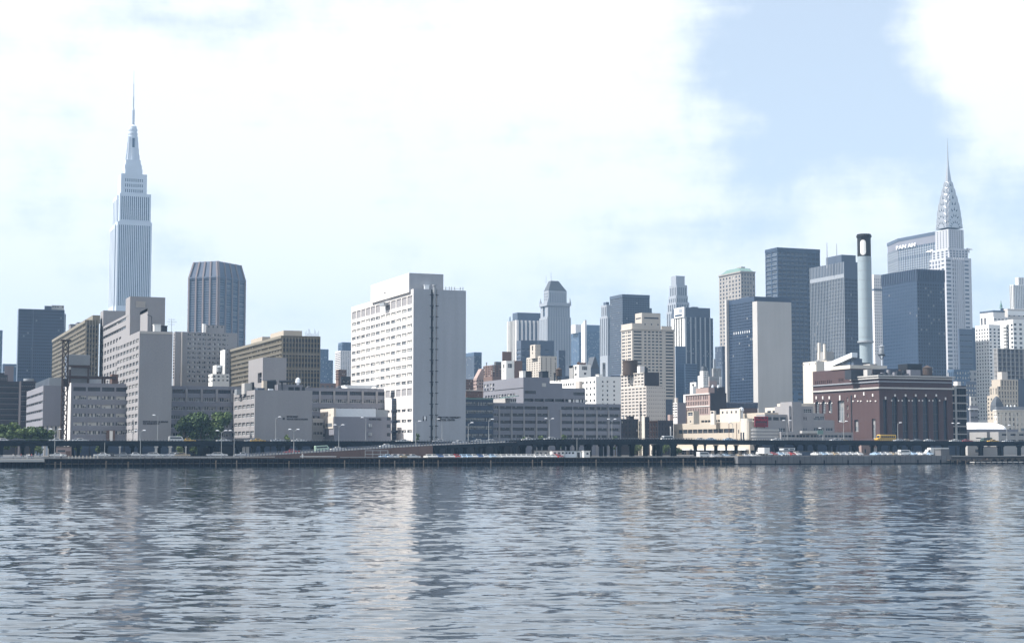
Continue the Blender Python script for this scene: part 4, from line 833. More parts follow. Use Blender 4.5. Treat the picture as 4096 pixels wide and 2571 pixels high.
b = Bld('hospital_slab', 'big white hospital slab with long window rows, blank grey front and university lettering', 'building', Cc, 568, 193, 643, 1024, 192, 'white_brick',
        S=[G(12, 1, 236, 300, .012, .012, .88, 1, mul=1, gl='panel_grey', bl=.12, blm='white_metal', d=.25), G(12, 10, 324, 883, .012, .012, .87, .46, mul=3, bl=.8, gl='glass_pale', blm='blind', fr='frame_light', d=.3), G(12, 1, 912, 968, .012, .012, .85, 1, mul=1, gl='panel_grey', bl=0, d=.25), G(12, 3, 1062, 1240, .012, .012, .80, .3, mul=3, bl=.3, d=.3)])
T = b.main; lo = b.loc.z; z = T['z1'] - lo
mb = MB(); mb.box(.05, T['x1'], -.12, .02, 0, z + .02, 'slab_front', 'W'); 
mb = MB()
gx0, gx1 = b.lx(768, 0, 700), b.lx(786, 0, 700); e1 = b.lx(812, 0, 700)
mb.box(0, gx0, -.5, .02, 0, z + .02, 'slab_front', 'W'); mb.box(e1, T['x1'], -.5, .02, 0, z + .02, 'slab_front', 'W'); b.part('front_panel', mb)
mb = MB(); mb.box(gx0 + .01, gx1, -.12, .01, 0, z, 'dark_steel', 'W'); b.part('expansion_joint', mb)
mb = MB(); cxp = (gx1 + e1) / 2 - .3; mb.lathe(cxp, -.25, [(.62, 0), (.62, z + 1.2), (.8, z + 1.3), (.8, z + 1.8)], 'grey_metal', 10); b.part('exhaust_duct', mb)
mb = MB()
for i in range(15): zz = 3 + i * (z - 5) / 14; mb.box(gx0 - .5, e1 + .5, -.75, -.52, zz - .12, zz + .12, 'dark_steel'); mb.box(gx0, gx1, -.6, -.3, zz - 1.4, zz - .3, 'dark_steel')
tag(b.part('bracket', mb), kind='stuff')
p = b.tier(335, 612, 862, 76, 3, 'white_brick', part='penthouse'); mb = MB(); mb.box(p['x0'] + .02, p['x1'], p['y0'] - .12, p['y0'] + .02, p['z0'] - lo, p['z1'] - lo, 'slab_front', 'W'); b.part('front_panel', mb)
mb = MB(); y0_, y1_ = b.ext(0, 0, T['z1'], Cc(612, 0)[0], 'y'), b.ext(0, 0, T['z1'], Cc(338, 0)[0], 'y'); mb.box(.3, 2.6, y0_, y1_, z - .9, z + .55, 'dark_steel'); b.part('roof_rail_track', mb)
mb = MB(); yy = b.ext(0, 0, T['z1'], Cc(455, 0)[0], 'y'); mb.box(-2.2, -.3, yy - 2.5, yy + 3, z - 3.6, z - 2.6, 'grey_metal'); mb.box(-.6, 2, yy - .3, yy + .3, z - .3, z + 1.6, 'grey_metal'); mb.box(-1.6, -.4, yy - .15, yy + .15, z + 1.2, z + 1.6, 'grey_metal'); b.part('window_cleaning_cradle', mb)
x, _ = b.pix(*Cc(740, 185), 1.5); rooftop(b, 'box', x, 1.8, T['z1'], w=1.7, d=1.5, h=1.6, m='white_metal')
mb = MB()
for px in (880, 905, 922, 945, 985, 1005): x, _ = b.pix(*Cc(px, 200), 1.5); mb.box(x - .1, x + .1, 1.4, 1.6, z - 1, z + 1.5, 'grey_metal')
x0, _ = b.pix(*Cc(868, 200), 1.5); mb.box(x0, T['x1'] - .3, 1.45, 1.55, z + .8, z + .9, 'grey_metal'); tag(b.part('railing', mb), kind='stuff')
mb = MB(); a, za = b.pix(*Cc(714, 1119), -.6); e, ze = b.pix(*Cc(741, 1152), -.6); mb.box(a, e, -.62, -.49, ze - lo, za - lo, 'lettering_dark', 'W')
cx_ = (a + e) / 2; cz = (za + ze) / 2 - lo; mb.loft([[(cx_ - w, -.68, cz + h), (cx_ + w, -.68, cz + h), (cx_ + w, -.6, cz + h), (cx_ - w, -.6, cz + h)] for w, h in ((.12, -.9), (.35, -.1), (.5, .25), (.35, .6), (.05, 1.0))], 'lettering_white'); b.part('torch_emblem', mb)
for body, p0, p1, py in (('NEW YORK UNIVERSITY', 821, 988, 1133), ('MEDICAL CENTER', 821, 946, 1151)):
    lx0, z0 = b.pix(*Cc(p0, py), -.55); lx1, _ = b.pix(*Cc(p1, py), -.55); text(body, b.root, .95, (lx0, -.56, z0 - lo), 0, 'lettering_dark', width=lx1 - lx0)
b.done()
b = Bld('link_block', 'dark glass block with pale window bands just right of the white hospital slab', 'building', E2, 592, 2, 4, 395, 846, 'navy_panel', E=[G(10, 5, 905, 1404, .01, .01, .92, .46, mul=2, gl='glass_pale', bl=.5, blm='blind', fr='frame_dark', d=.2)])
b.band(b.main, 845, 868, .35, 'copper_green'); b.done()
b = Bld('hospital_wing', 'long five storey strip window block right of the white hospital slab', 'building', E2, 594, 393, 396, 2194, 915, 'grey_brick',
        E=[G(1, 5, 960, 1408, fw=1, fh=.43, pl=402, pr=470, mul=3, bl=.12, blm='blind_dim'), G(4, 5, 960, 1408, fw=.93, fh=.43, pl=489, pr=1167, mul=7, bl=.12, blm='blind_dim', fr='frame_dark'), G(5, 5, 960, 1408, fw=.93, fh=.43, pl=1354, pr=2180, mul=7, bl=.12, blm='blind_dim', fr='frame_dark')])
T = b.main; mb = MB()
for px in (481, 656, 830, 1004, 1173, 1349, 1516, 1686, 1853, 2020):
    x = b.lx(px, 0, 1150); mb.box(x - .35, x + .35, -.22, .03, 0, T['z1'] - b.loc.z - 2.5, 'warm_grey', 'W')
tag(b.part('pier', mb), kind='stuff'); b.done()
b = Bld('hospital_block', 'stepped grey block with a lit window side rising above the long strip window block', 'building', E2, 618, 258, 822, 1690, 702, 'grey_brick',
        S=[G(5, 1, 625, 685, fw=.86, fh=1, pl=785, pr=438, mul=3, bl=.1, blm='blind_dim'), G(11, 1, 772, 826, fw=.66, fh=1, pl=702, pr=285, mul=1, bl=.3)] , E=[G(1, 1, 745, 788, fw=1, fh=1, pl=840, pr=996, mul=6, bl=0, fr='frame_dark'), G(1, 1, 758, 800, fw=1, fh=1, pl=1527, pr=1678, mul=6, bl=0, fr='frame_dark'), G(6, 1, 856, 900, .01, .01, .9, 1, mul=1, gl='glass_navy', bl=0, d=1.2)])
T = b.main; x2, x3 = b.lx(1192, 0, 600), b.lx(1370, 0, 650); zA, zB = b.z(0, 0, 556), b.z(b.w(x2, 0, 0).x - b.loc.x, 0, 640)
b.box(0, x2, 0.02, T['y1'], T['z1'] - .3, zA, 'grey_brick', S=[G(4, 2, 600, 712, fw=.5, fh=.75, pl=412, pr=272, bl=.05)], part='upper_storey')
b.box(x2, x3, .02, T['y1'] * .8, T['z1'] - .3, zB, 'grey_brick', part='upper_storey')
mb = MB(); a, za = b.pix(*E2(1085, 640), -.1); e, ze = b.pix(*E2(1140, 690), -.1); mb.box(a, e, -.12, .05, ze - b.loc.z, za - b.loc.z, 'blind', 'W'); b.part('window', mb)
mb = MB(); mb.box(-.25, .03, 0, T['y1'] + .02, T['z1'] - b.loc.z - .2, T['z1'] - b.loc.z - .19 + .5, 'pale_brick', 'N')
for px in (1487, 1523, 1590, 1632, 1670): mb = MB(); a, za = b.pix(*E2(px, 860), .2); mb.box(a - 1, a + 1, .15, .8, b.z(0, 0, 905) - b.loc.z, b.z(0, 0, 862) - b.loc.z, 'white_paint'); b.part('column', mb)
x, z = b.pix(*E2(960, 556), 6); rooftop(b, 'box', x - 2, 8, zA, w=2.8, d=4, h=2.6, m='dark_brick', name='bulkhead'); rooftop(b, 'box', x - 4.2, 7.5, zA, w=1.2, d=4, h=2.6, m='white_paint', name='stair_head'); rooftop(b, 'box', b.lx(1118, 8, 500), 9, zA, w=2.8, d=4, h=2.7, m='dark_steel')
rooftop(b, 'tank', b.lx(1345, 16, 500), 18, zA, r=1.35, h=2.7, leg=1.6, m='wood_dark'); rooftop(b, 'pipe', b.lx(1262, 10, 500), 10, zA, h=2, m='dark_steel'); b.done()
b = Bld('rooftop_terrace', 'small pale terrace block with a sloping green awning above the strip window block', 'building', E2, 608, 400, 640, 722, 850, 'pale_concrete', E=[G(3, 1, 862, 905, fw=.6, fh=1, bl=0, gl='glass_navy')], zb=GZ)
mb = MB(); z = b.main['z1'] - b.loc.z; X = b.main['x1']; mb.loft([[(-2.4, 0, z), (X + 1.2, 0, z + .9), (X + 1.2, 6, z + .9), (-2.4, 6, z)], [(-2.4, 0, z + .25), (X + 1.2, 0, z + 1.15), (X + 1.2, 6, z + 1.15), (-2.4, 6, z + .25)]], 'copper_green'); b.part('awning', mb); b.done()
b = Bld('brick_tower', 'small white tower with a brown lift house above the stepped grey block', 'building', E2, 760, 514, 578, 800, 325, 'white_paint', E=[G(1, 1, 365, 425, fw=1, fh=1, pl=606, pr=664, mul=2, bl=0, d=.6)], S=[G(1, 1, 370, 428, .35, .3, 1, 1, bl=0, d=.5), G(1, 1, 455, 470, .35, .35, 1, 1, bl=0, d=.5)])
mb = MB(); x0, x1 = b.lx(696, -.2, 400), b.main['x1']; mb.box(x0, x1 + .1, -.3, b.main['y1'], 0, b.main['z1'] - b.loc.z + .1, 'brown_brick', ''); b.part('brick_wing', mb)
b.tier(522, 526, 655, 196, 10, 'brown_brick', part='lift_house'); b.done()
b = Bld('brick_building', 'cluster of brown brick rooftops left of the small white capped tower', 'building', E2, 900, 255, 385, 520, 385, 'brown_brick', E=[G(3, 5, 400, 540, bl=.3)], S=[G(4, 5, 400, 540, bl=.2)])
b.tier(410, 432, 515, 338, 4, 'tar_roof', part='penthouse'); x, z = b.pix(*E2(310, 400), 3); rooftop(b, 'pipe', 3, 18, b.main['z1'], h=2, r=.4); b.done()
b = Bld('brick_building', 'dull brick block low on the skyline right of the white hospital slab', 'building', E2, 840, -10, 8, 122, 585, 'brown_brick', E=[G(5, 4, 600, 730, bl=.3)]).done()
b = Bld('brick_building', 'reddish brick block with a sloping top just left of the stepped grey block', 'building', E2, 800, 118, 165, 262, 570, 'pink_brick', E=[G(3, 3, 595, 700, bl=.1)], S=[G(2, 3, 600, 720, bl=.2)])
mb = MB(); z = b.main['z1'] - b.loc.z; mb.loft([[(0, 0, z - .2), (b.main['x1'], 0, z - .2), (b.main['x1'], b.main['y1'], z - .2), (0, b.main['y1'], z - .2)], [(b.main['x1'] - 1, 0, z + 5), (b.main['x1'], 0, z + 5), (b.main['x1'], b.main['y1'], z + 5), (b.main['x1'] - 1, b.main['y1'], z + 5)]], 'pink_brick'); b.part('sloped_roof', mb); b.done()
b = Bld('brick_building', 'low brick row with a pale cornice directly right of the white hospital slab', 'building', E2, 700, 10, 16, 250, 735, 'brown_brick', E=[G(10, 3, 760, 850, fw=.4, fh=.6, bl=.2)]); b.band(b.main, 735, 748, .5, 'pale_brick'); b.done()
b = Bld('apartment_tower', 'sunlit beige apartment tower with a lift house in front of the gothic tower', 'building', E2, 790, 864, 1062, 1290, 258, 'beige', S=[G(6, 9, 285, 560, .04, .04, .42, .5, bl=.15, d=.3)], E=[G(4, 8, 285, 540, fw=.25, fh=.5, bl=.1)])
b.tier(915, 988, 1062, 96, 4, 'beige', S=[G(1, 1, 110, 180, .4, .35, 1, 1, bl=0), G(1, 1, 200, 225, .45, .4, 1, 1, bl=0)], E=[G(3, 3, 115, 230, fw=.2, fh=.4, bl=0)], part='lift_house'); b.done()
b = Bld('apartment_block', 'bright white block with three columns of small windows on its shaded front', 'building', E2, 660, 1193, 1842, 2188, 546, 'white_paint',
        S=[G(5, 1, 605, 645, fw=.62, fh=1, pl=1530, pr=1382, bl=.2, mul=1), G(4, 4, 605, 900, fw=.45, fh=.4, pl=1830, pr=1650, bl=.2), G(6, 1, 615, 650, fw=.5, fh=1, pl=1370, pr=1240, bl=.2)], E=[G(1, 6, 605, 945, fw=1, fh=.4, pl=1928, pr=1950, bl=.1, gl='glass_navy'), G(1, 6, 605, 945, fw=1, fh=.4, pl=1995, pr=2016, bl=.1, gl='glass_navy'), G(1, 6, 605, 945, fw=1, fh=.4, pl=2088, pr=2110, bl=.1, gl='glass_navy')])
mb = MB(); yy = b.ext(0, 0, 30, E2(1590, 0)[0], 'y'); y2 = b.ext(0, 0, 30, E2(1650, 0)[0], 'y'); mb.box(-1.4, .05, y2, yy, 0, b.main['z1'] - b.loc.z - 1.5, 'pale_brick', 'N'); b.part('bay', mb)
x, z = b.pix(*E2(1880, 530), 3); rooftop(b, 'box', x + 1, 5, b.main['z1'], w=1.6, d=3, h=.9, m='white_paint'); b.done()
b = Bld('lift_house', 'white cube with dark square openings standing above the bright white block', 'building', E2, 730, 1520, 1600, 1768, 380, 'white_paint', E=[G(1, 1, 395, 455, fw=1, fh=1, pl=1648, pr=1722, mul=3, bl=0, d=.6), G(1, 1, 490, 520, fw=1, fh=1, pl=1675, pr=1708, bl=0, d=.6)], S=[G(1, 1, 400, 455, .35, .25, 1, 1, bl=0, d=.5, mul=2), G(1, 1, 500, 530, .35, .25, 1, 1, bl=0, d=.5)])
T = b.main; x, z = b.pix(*E2(1650, 380), 3); rooftop(b, 'box', x, 4, T['z1'], w=3.4, d=3, h=.9, m='brown_brick'); rooftop(b, 'pipe', x + .6, 4, T['z1'], h=2.6, r=.12); rooftop(b, 'tank', x - 1.6, 4, T['z1'], r=.7, h=.8, leg=.5)
b.tier(1466, 1522, 1526, 392, 6, 'concrete', part='wing', zb=GZ); b.done()
b = Bld('brick_building', 'dark gabled rooftop between the white cube and the narrow pier tower', 'building', E2, 900, 1765, 1772, 1890, 430, 'slate_panel')
mb = MB(); z = b.main['z1'] - b.loc.z; X = b.main['x1']; mb.loft([[(0, 0, z - .2), (X, 0, z - .2), (X, 8, z - .2), (0, 8, z - .2)], [(X * .45, 0, z + 7), (X * .55, 0, z + 7), (X * .55, 8, z + 7), (X * .45, 8, z + 7)]], 'slate_roof'); b.part('gable_roof', mb); b.done()

# striped apartment house with the round tank
b = Bld('apartment_house', 'tall banded brick apartment house with a huge round tank on its roof', 'building', H2, 680, 429, 851, 1172, 428, 'pale_brick',
        S=[G(7, 9, 455, 925, .02, .02, .66, .48, mul=2, bl=.4, blm='blind', d=.3)], E=[G(9, 9, 450, 1000, .05, .05, .28, .3, bl=.08, blm='blind_dim', gl='glass_navy', d=.2)])
T = b.main
mb = MB(); mb.box(.2, T['x1'] + .15, -.16, .02, 0, T['z1'] - b.loc.z + .01, 'slate_panel', 'W') if False else None
t = b.tier(429, 813, 1058, 202, 3, 'pale_brick', S=[G(7, 4, 228, 415, .02, .02, .66, .5, mul=2, bl=.4, d=.3)], part='upper_storeys'); b.band(t, 202, 214, .3, 'pale_stone', 'S')
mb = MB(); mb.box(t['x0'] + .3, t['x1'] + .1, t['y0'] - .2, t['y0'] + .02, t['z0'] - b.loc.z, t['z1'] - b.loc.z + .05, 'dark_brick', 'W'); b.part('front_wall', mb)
b.tier(1170, 1171, 1292, 648, 6, 'slate_panel', E=[G(4, 6, 670, 1000, fw=.3, fh=.3, bl=0)], part='wing', zb=GZ)
c0, zt = b.pix(*H2(525, 0), 14); c1, _ = b.pix(*H2(748, 0), 14); r = (c1 - c0) / 2; zz = t['z1'] - b.loc.z; mb = MB(); n = 24
mb.lathe((c0 + c1) / 2, 14 + r, [(r * .98, zz - 1), (r, zz), (r, zt - b.loc.z - 1), (r * 1.03, zt - b.loc.z - .8), (r * 1.03, zt - b.loc.z)], 'wood_dark', n); b.part('round_tank', mb)
x, z = b.pix(*H2(785, 100), 8); mb = MB(); mb.box(x - 1.2, x + 1.2, 8, 11, zz - 1, z - b.loc.z, 'white_brick'); b.part('lift_house', mb); mb = MB(); mb.box(x + 1.3, x + 3.4, 9, 12, zz - 1, z - b.loc.z - .6, 'dark_steel'); b.part('rooftop_unit', mb)
b.tier(240, 260, 420, 255, 8, 'slate_panel', part='penthouse', zb=zz - 6); b.done()

# little brownstones under it
b = Bld('brownstone_house', 'dark brick house with a ragged roofline just right of the long strip window block', 'house', H2, 610, 428, 432, 722, 975, 'dark_brick', E=[G(5, 4, 1010, 1250, fw=.4, fh=.5, bl=.25)])
x, z = b.pix(*H2(600, 970), 4); rooftop(b, 'box', x, 5, b.main['z1'], w=2.2, d=3, h=1.0, m='dark_brick', name='bulkhead'); rooftop(b, 'pipe', x - 3, 5, b.main['z1'], h=1.2, r=.25); b.done()
b = Bld('brownstone_house', 'narrow tan house between the ragged dark house and a tall white end wall', 'house', H2, 608, 720, 724, 786, 1012, 'tan_stone', E=[G(2, 3, 1050, 1250, fw=.4, fh=.5, bl=.1)]).done()
b = Bld('brownstone_house', 'dark house with a tall narrow sunlit white end wall', 'house', H2, 600, 784, 829, 902, 940, 'dark_brick', E=[G(2, 3, 1000, 1250, fw=.35, fh=.4, bl=.1)])
mb = MB(); mb.box(-.2, .03, 0, b.main['y1'] + .1, 0, b.main['z1'] - b.loc.z + .4, 'pale_stone', 'N'); b.part('end_wall', mb); b.done()
b = Bld('brownstone_house', 'brown three storey house with tall windows beside a dark blank house', 'house', H2, 606, 898, 903, 1046, 1008, 'brown_brick', E=[G(3, 3, 1050, 1262, .12, .1, .42, .62, bl=.1, mul=2)]); b.band(b.main, 1005, 1022, .4, 'brown_brick', 'E'); b.done()
b = Bld('brownstone_house', 'dark blank house left of the long tan terminal with a tall white pipe', 'house', H2, 604, 1040, 1047, 1302, 1000, 'dark_brick', E=[G(5, 3, 1040, 1250, fw=.25, fh=.5, bl=0, gl='glass_navy')])
mb = MB(); x, z = b.pix(*H2(1256, 1100), -.6); mb.lathe(x, -.5, [(.28, 0), (.28, z - b.loc.z)], 'white_paint', 8); b.part('vent_pipe', mb); b.done()
b = Bld('brick_building', 'small pink roof bulkhead peeping over the dark blank house', 'building', H2, 640, 1206, 1246, 1300, 905, 'pink_brick').done()
b = Bld('apartment_house', 'narrow house with lit banded side and plain dark front behind the terminal', 'building', H2, 720, 1280, 1366, 1506, 708, 'white_brick', S=[G(2, 6, 725, 960, .03, .03, .9, .5, bl=.1)])
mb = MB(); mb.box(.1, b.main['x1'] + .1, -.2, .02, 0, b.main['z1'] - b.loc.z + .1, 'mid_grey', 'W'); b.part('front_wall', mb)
x, z = b.pix(*H2(1366, 625), 4); mb = MB(); mb.box(x - .5, x + .5, 4, 6, b.main['z1'] - b.loc.z - 1, z - b.loc.z, 'pale_brick'); b.part('chimney', mb); b.done()
b = Bld('loft_building', 'brick loft building with a pink box and white tanks on the roof', 'building', H2, 700, 1480, 1909, 2178, 546, 'pink_brick', S=[G(14, 1, 572, 650, .09, .02, .5, 1, bl=.1, mul=1), G(14, 1, 672, 740, .09, .02, .5, 1, bl=.1), G(14, 1, 790, 890, .09, .02, .5, 1, bl=.1)])
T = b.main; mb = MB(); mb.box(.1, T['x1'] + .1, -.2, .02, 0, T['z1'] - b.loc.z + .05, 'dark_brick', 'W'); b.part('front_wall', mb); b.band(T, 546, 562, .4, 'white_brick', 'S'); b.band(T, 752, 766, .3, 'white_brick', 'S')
mb = MB(); mb.box(-.3, .03, T['y1'] * .93, T['y1'] + .1, 0, T['z1'] - b.loc.z, 'white_paint', 'N'); b.part('end_pier', mb)
b.tier(1675, 1885, 1985, 455, 1.5, 'pink_brick', part='penthouse')
for px, py, dd, m_ in ((1970, 400, 2, 'white_paint'), (2062, 400, 2, 'white_paint')):
    x, z = b.pix(*H2(px, py), 5); rooftop(b, 'tank', x, 6, T['z1'] + 2.2, r=.55, h=.9, leg=.7, m='white_metal')
x, z = b.pix(*H2(1957, 460), 3); mb = MB(); mb.box(x - .45, x + .45, 3, 5, T['z1'] - b.loc.z - 1, z - b.loc.z, 'white_paint'); b.part('stair_head', mb)
mb = MB(); x0, x1 = b.lx(1910, 6, 480), b.lx(2165, 6, 480); mb.box(x0, x1, 6.5, 16, T['z1'] - b.loc.z - 1, b.z(0, 6, 440) - b.loc.z, 'dark_brick'); b.part('penthouse', mb); b.done()
b = Bld('white_building', 'white stair house with a round opening above the brick loft building', 'building', H2, 820, 1580, 1674, 1690, 366, 'white_paint', S=[G(1, 1, 390, 430, .3, .3, 1, 1, bl=0, d=.6), G(1, 1, 470, 492, .3, .5, 1, 1, bl=0)])
b.tier(1578, 1625, 1700, 430, -3, 'white_paint', part='wing', zb=GZ); b.done()
b = Bld('white_building', 'tall thin white house side with a hipped grey top above the brick loft building', 'building', H2, 880, 1742, 1797, 1882, 180, 'white_paint', E=[G(3, 6, 200, 400, bl=.1, gl='glass_blue')])
mb = MB(); z = b.main['z1'] - b.loc.z; X, Yy = b.main['x1'], b.main['y1']; mb.loft([[(0, 0, z - .3), (X, 0, z - .3), (X, Yy, z - .3), (0, Yy, z - .3)], [(X * .2, Yy * .2, z + 3), (X * .6, Yy * .2, z + 3), (X * .6, Yy * .8, z + 3), (X * .2, Yy * .8, z + 3)]], 'slate_roof'); b.part('roof', mb)
b.tier(1708, 1742, 1760, 260, 4, 'white_paint', part='wing', zb=GZ); b.done()
b = Bld('apartment_house', 'pale hazy apartment house with roof clutter left of the dark slab with white ends', 'building', H2, 930, 1880, 1900, 2110, 270, 'concrete', E=[G(8, 5, 300, 460, fw=.4, bl=.2)])
b.tier(1940, 1965, 2095, 135, 5, 'concrete', E=[G(5, 4, 150, 270, fw=.4, bl=.2)], part='setback'); b.tier(1890, 1900, 2020, 345, -4, 'pink_brick', part='wing', zb=GZ)
mb = MB()
for px in (2075, 2098): x, z = b.pix(*H2(px, 280), -5); mb.tube((x, -5, 0), (x, -5, z - b.loc.z), .25, .22, 'white_metal')
b.part('flue', mb); b.tier(1960, 1975, 2008, -20, 9, 'limestone', part='tower'); b.done()

# dark slab with white end walls
b = Bld('slab_tower', 'slab tower with a blank grey beige front, white edge strips and dark glass side', 'skyscraper', Fc, 800, 246, 275, 486, 470, 'pale_concrete', zb=GZ)
T = b.main; xa = 1.2; d0 = T['y1']; zt = b.z(0, d0, 440)
yb = b.ext(xa, d0, zt, Fc(100, 0)[0], 'y') + d0
b.box(xa, b.ext(xa, d0, zt, Fc(484, 0)[0], 'x') + xa, d0 - .02, yb, GZ, zt, 'navy_panel', S=[G(16, 34, 470, 1100, .01, .01, .72, .62, gl='glass_navy', bl=.02, blm='blind_dim', d=.15)], part='glass_block')
y2 = b.ext(0, yb, zt, Fc(78, 0)[0], 'y'); b.box(-.4, T['x1'], yb, yb + y2, GZ, zt + .6, 'pale_concrete', part='end_wall')
mb = MB(); zz = b.z(0, d0, 652) - b.loc.z; ya, ybb = b.ext(xa, 0, 120, Fc(224, 0)[0], 'y'), b.ext(xa, 0, 120, Fc(130, 0)[0], 'y')
for i in range(8): y = ya + (ybb - ya) * i / 7; mb.box(xa - .12, xa + .05, y, y + .6, zz - .75, zz + .75, 'lettering_white', 'N')
b.part('lit_window', mb)
mb = MB(); x, z = b.pix(*Fc(328, 440), d0 + 6); mb.box(T['x1'] * .02 + xa, T['x1'] * .6, d0 + 6, d0 + 16, zt - b.loc.z - 1, zt - b.loc.z + .6, 'slate_panel'); b.part('penthouse', mb); b.done()
b = Bld('ribbed_block', 'dark ribbed low block of louvres below the slab with white edges', 'building', I2, 720, 724, 730, 1326, 752, 'brown_brick'); b.fins(b.main, 'E', 26, .45, .5, 'bronze_panel', zb=b.z(0, 0, 845), name='louvre'); b.done()
b = Bld('apartment_block', 'sunlit pale beige slab left of the red brick power station', 'building', Fc, 720, 558, 640, 690, 840, 'pale_stone', S=[G(3, 1, 850, 860, fw=.1, fh=1, bl=0, d=.05)])
b.tier(640, 642, 700, 905, 2, 'mid_grey', part='wing', zb=GZ, E=[G(2, 4, 700, 900, fw=.5)]); b.done()
b = Bld('apartment_block', 'grey block with roof stubs between the beige slab and the power station', 'building', J2, 740, 94, 212, 330, 205, 'concrete', S=[G(2, 5, 225, 360, .2, .2, .5, .3, bl=.3)], E=[G(4, 4, 225, 360, fw=.3, fh=.4, bl=.2)])
mb = MB(); z = b.main['z1'] - b.loc.z; y = b.main['y1']; mb.box(.5, 1.5, .5, 2, z - 1, z + 8, 'pale_stone'); mb.box(.5, 1.6, y - 2, y - .6, z - 1, z + 9, 'pale_stone'); mb.box(1, 7, 1.5, 9, z - 1, z + 4, 'concrete'); b.part('roof_stub', mb)
mb = MB(); x0, zt = b.pix(*J2(246, 222), -6); x1, _ = b.pix(*J2(320, 222), -6); mb.box(x0, x1, -6, -1, 0, zt - b.loc.z, 'tan_stone'); b.part('front_block', mb); b.done()
# ================================================================ power station, terminal, right edge
b = Bld('power_station', 'large dark red brick power station with white stone bands and tall arched windows', 'power station', J2, 600, 606, 1016, 2096, 446, 'red_brick',
        E=[G(1, 1, 800, 1392, fw=1, fh=1, pl=1084, pr=1142, mul=2, bl=0, gl='glass_navy', fr='frame_dark', d=.8)] + [G(1, 1, 752 + i, 1392, fw=1, fh=1, pl=c - 42, pr=c + 42, bl=0, gl='glass_navy', fr='frame_dark', d=.9, arch=True, name='arched_window') for i, c in enumerate((1253, 1408, 1557, 1707, 1860))] + [G(1, 1, 805, 1392, fw=1, fh=1, pl=1970, pr=2026, mul=2, bl=0, gl='glass_navy', fr='frame_dark', d=.8)],
        S=[G(1, 1, 1090, 1268, fw=1, fh=1, pl=714, pr=655, mul=2, bl=.5, blm='blind_dim', gl='glass_pale', d=.7), G(1, 1, 1084, 1376, fw=1, fh=1, pl=966, pr=914, mul=2, bl=.6, blm='blind_dim', gl='glass_pale', d=.7)])
T = b.main; lo = b.loc.z; zt = T['z1'] - lo
wy0 = T['y1']; wt = b.z(0, wy0, 345, 600); wy1 = wy0 + b.ext(0, wy0, wt, J2(40, 0)[0], 'y')
rz = lambda t_: t_
W_ = b.box(.0, T['x1'] * .55, wy0, wy1, GZ, wt, 'red_brick', part='rear_wing',
   S=[G(1, 1, 800, 992, fw=1, fh=1, pl=c + 26, pr=c - 26, bl=0, gl='glass_pale', fr='frame_dark', d=.7, arch=True, name='arched_window') for c in (108, 204, 300)] + [G(1, 1, 812, 1132, fw=1, fh=1, pl=506, pr=410, mul=3, bl=.5, blm='blind_dim', gl='glass_pale', d=.8), G(1, 3, 770, 1062, fw=1, fh=.5, pl=562, pr=545, bl=.6, d=.4)]
     + [G(3, 1, 492, 545, fw=.4, fh=1, pl=c + 32, pr=c - 32, bl=.2, d=.3) for c in (110, 195, 285)] + [G(3, 1, 478, 530, fw=.4, fh=1, pl=490, pr=425, bl=.2, d=.3)], E=[])
# bands carried round both blocks at the same heights
def ring(yt, yb, p, mat, nm, wing=True, main=True):
    za, zb_ = b.z(0, 0, yt) - lo, b.z(0, 0, yb) - lo; mb = MB()
    if main: mb.box(-p, T['x1'] + p, -p, .02, zb_, za, mat, 'W'); mb.box(-p, .02, .021, wy0 - .01, zb_, za, mat, 'NE')
    if wing: mb.box(-p, .02, wy0, wy1, zb_, za, mat, 'N')
    b.part(nm, mb)
ring(441, 460, .9, 'pale_concrete', 'cornice', wing=False); ring(474, 492, .7, 'pale_concrete', 'cornice', wing=False); ring(528, 542, .5, 'limestone', 'string_course'); ring(617, 640, .6, 'pale_concrete', 'string_course')
mb = MB(); mb.box(-.5, .02, wy0, wy1, wt - lo - 3, wt - lo + .1, 'limestone', 'N')
mb = MB(); mb.box(-.4, T['x1'] * .5, wy0 + .01, wy0 + (wy1 - wy0) * .5, wt - lo - .05, wt - lo + 1.6, 'pale_stone'); b.part('coping', mb)
def key(px, py0, py1, w, fc, dy=0, mat='white_brick', nm='keystone'):
    mb = MB()
    if fc == 'E':
        a, za = b.pix(*J2(px, py0), -.1); _, ze = b.pix(*J2(px, py1), -.1); mb.box(a - w / 2, a + w / 2, -.3, .02, ze - lo, za - lo, mat, 'W')
    else:
        y = b.ext(0, 0, 25, J2(px, 0)[0], 'y'); P = b.w(0, y, 0); za, ze = zat(P.x, P.y, J2(0, py0)[1]), zat(P.x, P.y, J2(0, py1)[1])
        mb.box(-.3, .02, y - w / 2, y + w / 2, ze - lo, za - lo, mat, 'N')
    b.part(nm, mb)
for c in (1253, 1408, 1557, 1707, 1860):
    key(c, 724, 757, .7, 'E'); key(c - 50, 806, 828, .5, 'E', nm='impost'); key(c + 50, 806, 828, .5, 'E', nm='impost')
key(1113, 758, 800, .6, 'E'); key(1998, 770, 808, .6, 'E')
for c in (108, 204, 300): key(c - 8, 752, 796, .9, 'S'); key(c - 36, 847, 864, .8, 'S', nm='impost'); key(c + 30, 845, 861, .8, 'S', nm='impost')
key(448, 740, 812, .9, 'S'); key(298, 974, 992, .9, 'S')
for c, y0_, y1_ in ((673, 732, 770), (803, 692, 742), (933, 716, 758)): key(c, y0_, y1_, .8, 'S')
for c in (643, 713, 756, 855, 898, 974): key(c, 815, 833, .85, 'S', nm='impost')
mb = MB(); mb.box(-.16, .05, wy0 - .4, wy0 + .4, 0, T['z1'] - lo - 8, 'black_paint', 'N'); b.part('downpipe', mb)
mb = MB(); mb.box(-.12, .3, -.3, -.01, 0, zt - 8, 'pink_brick', 'W')
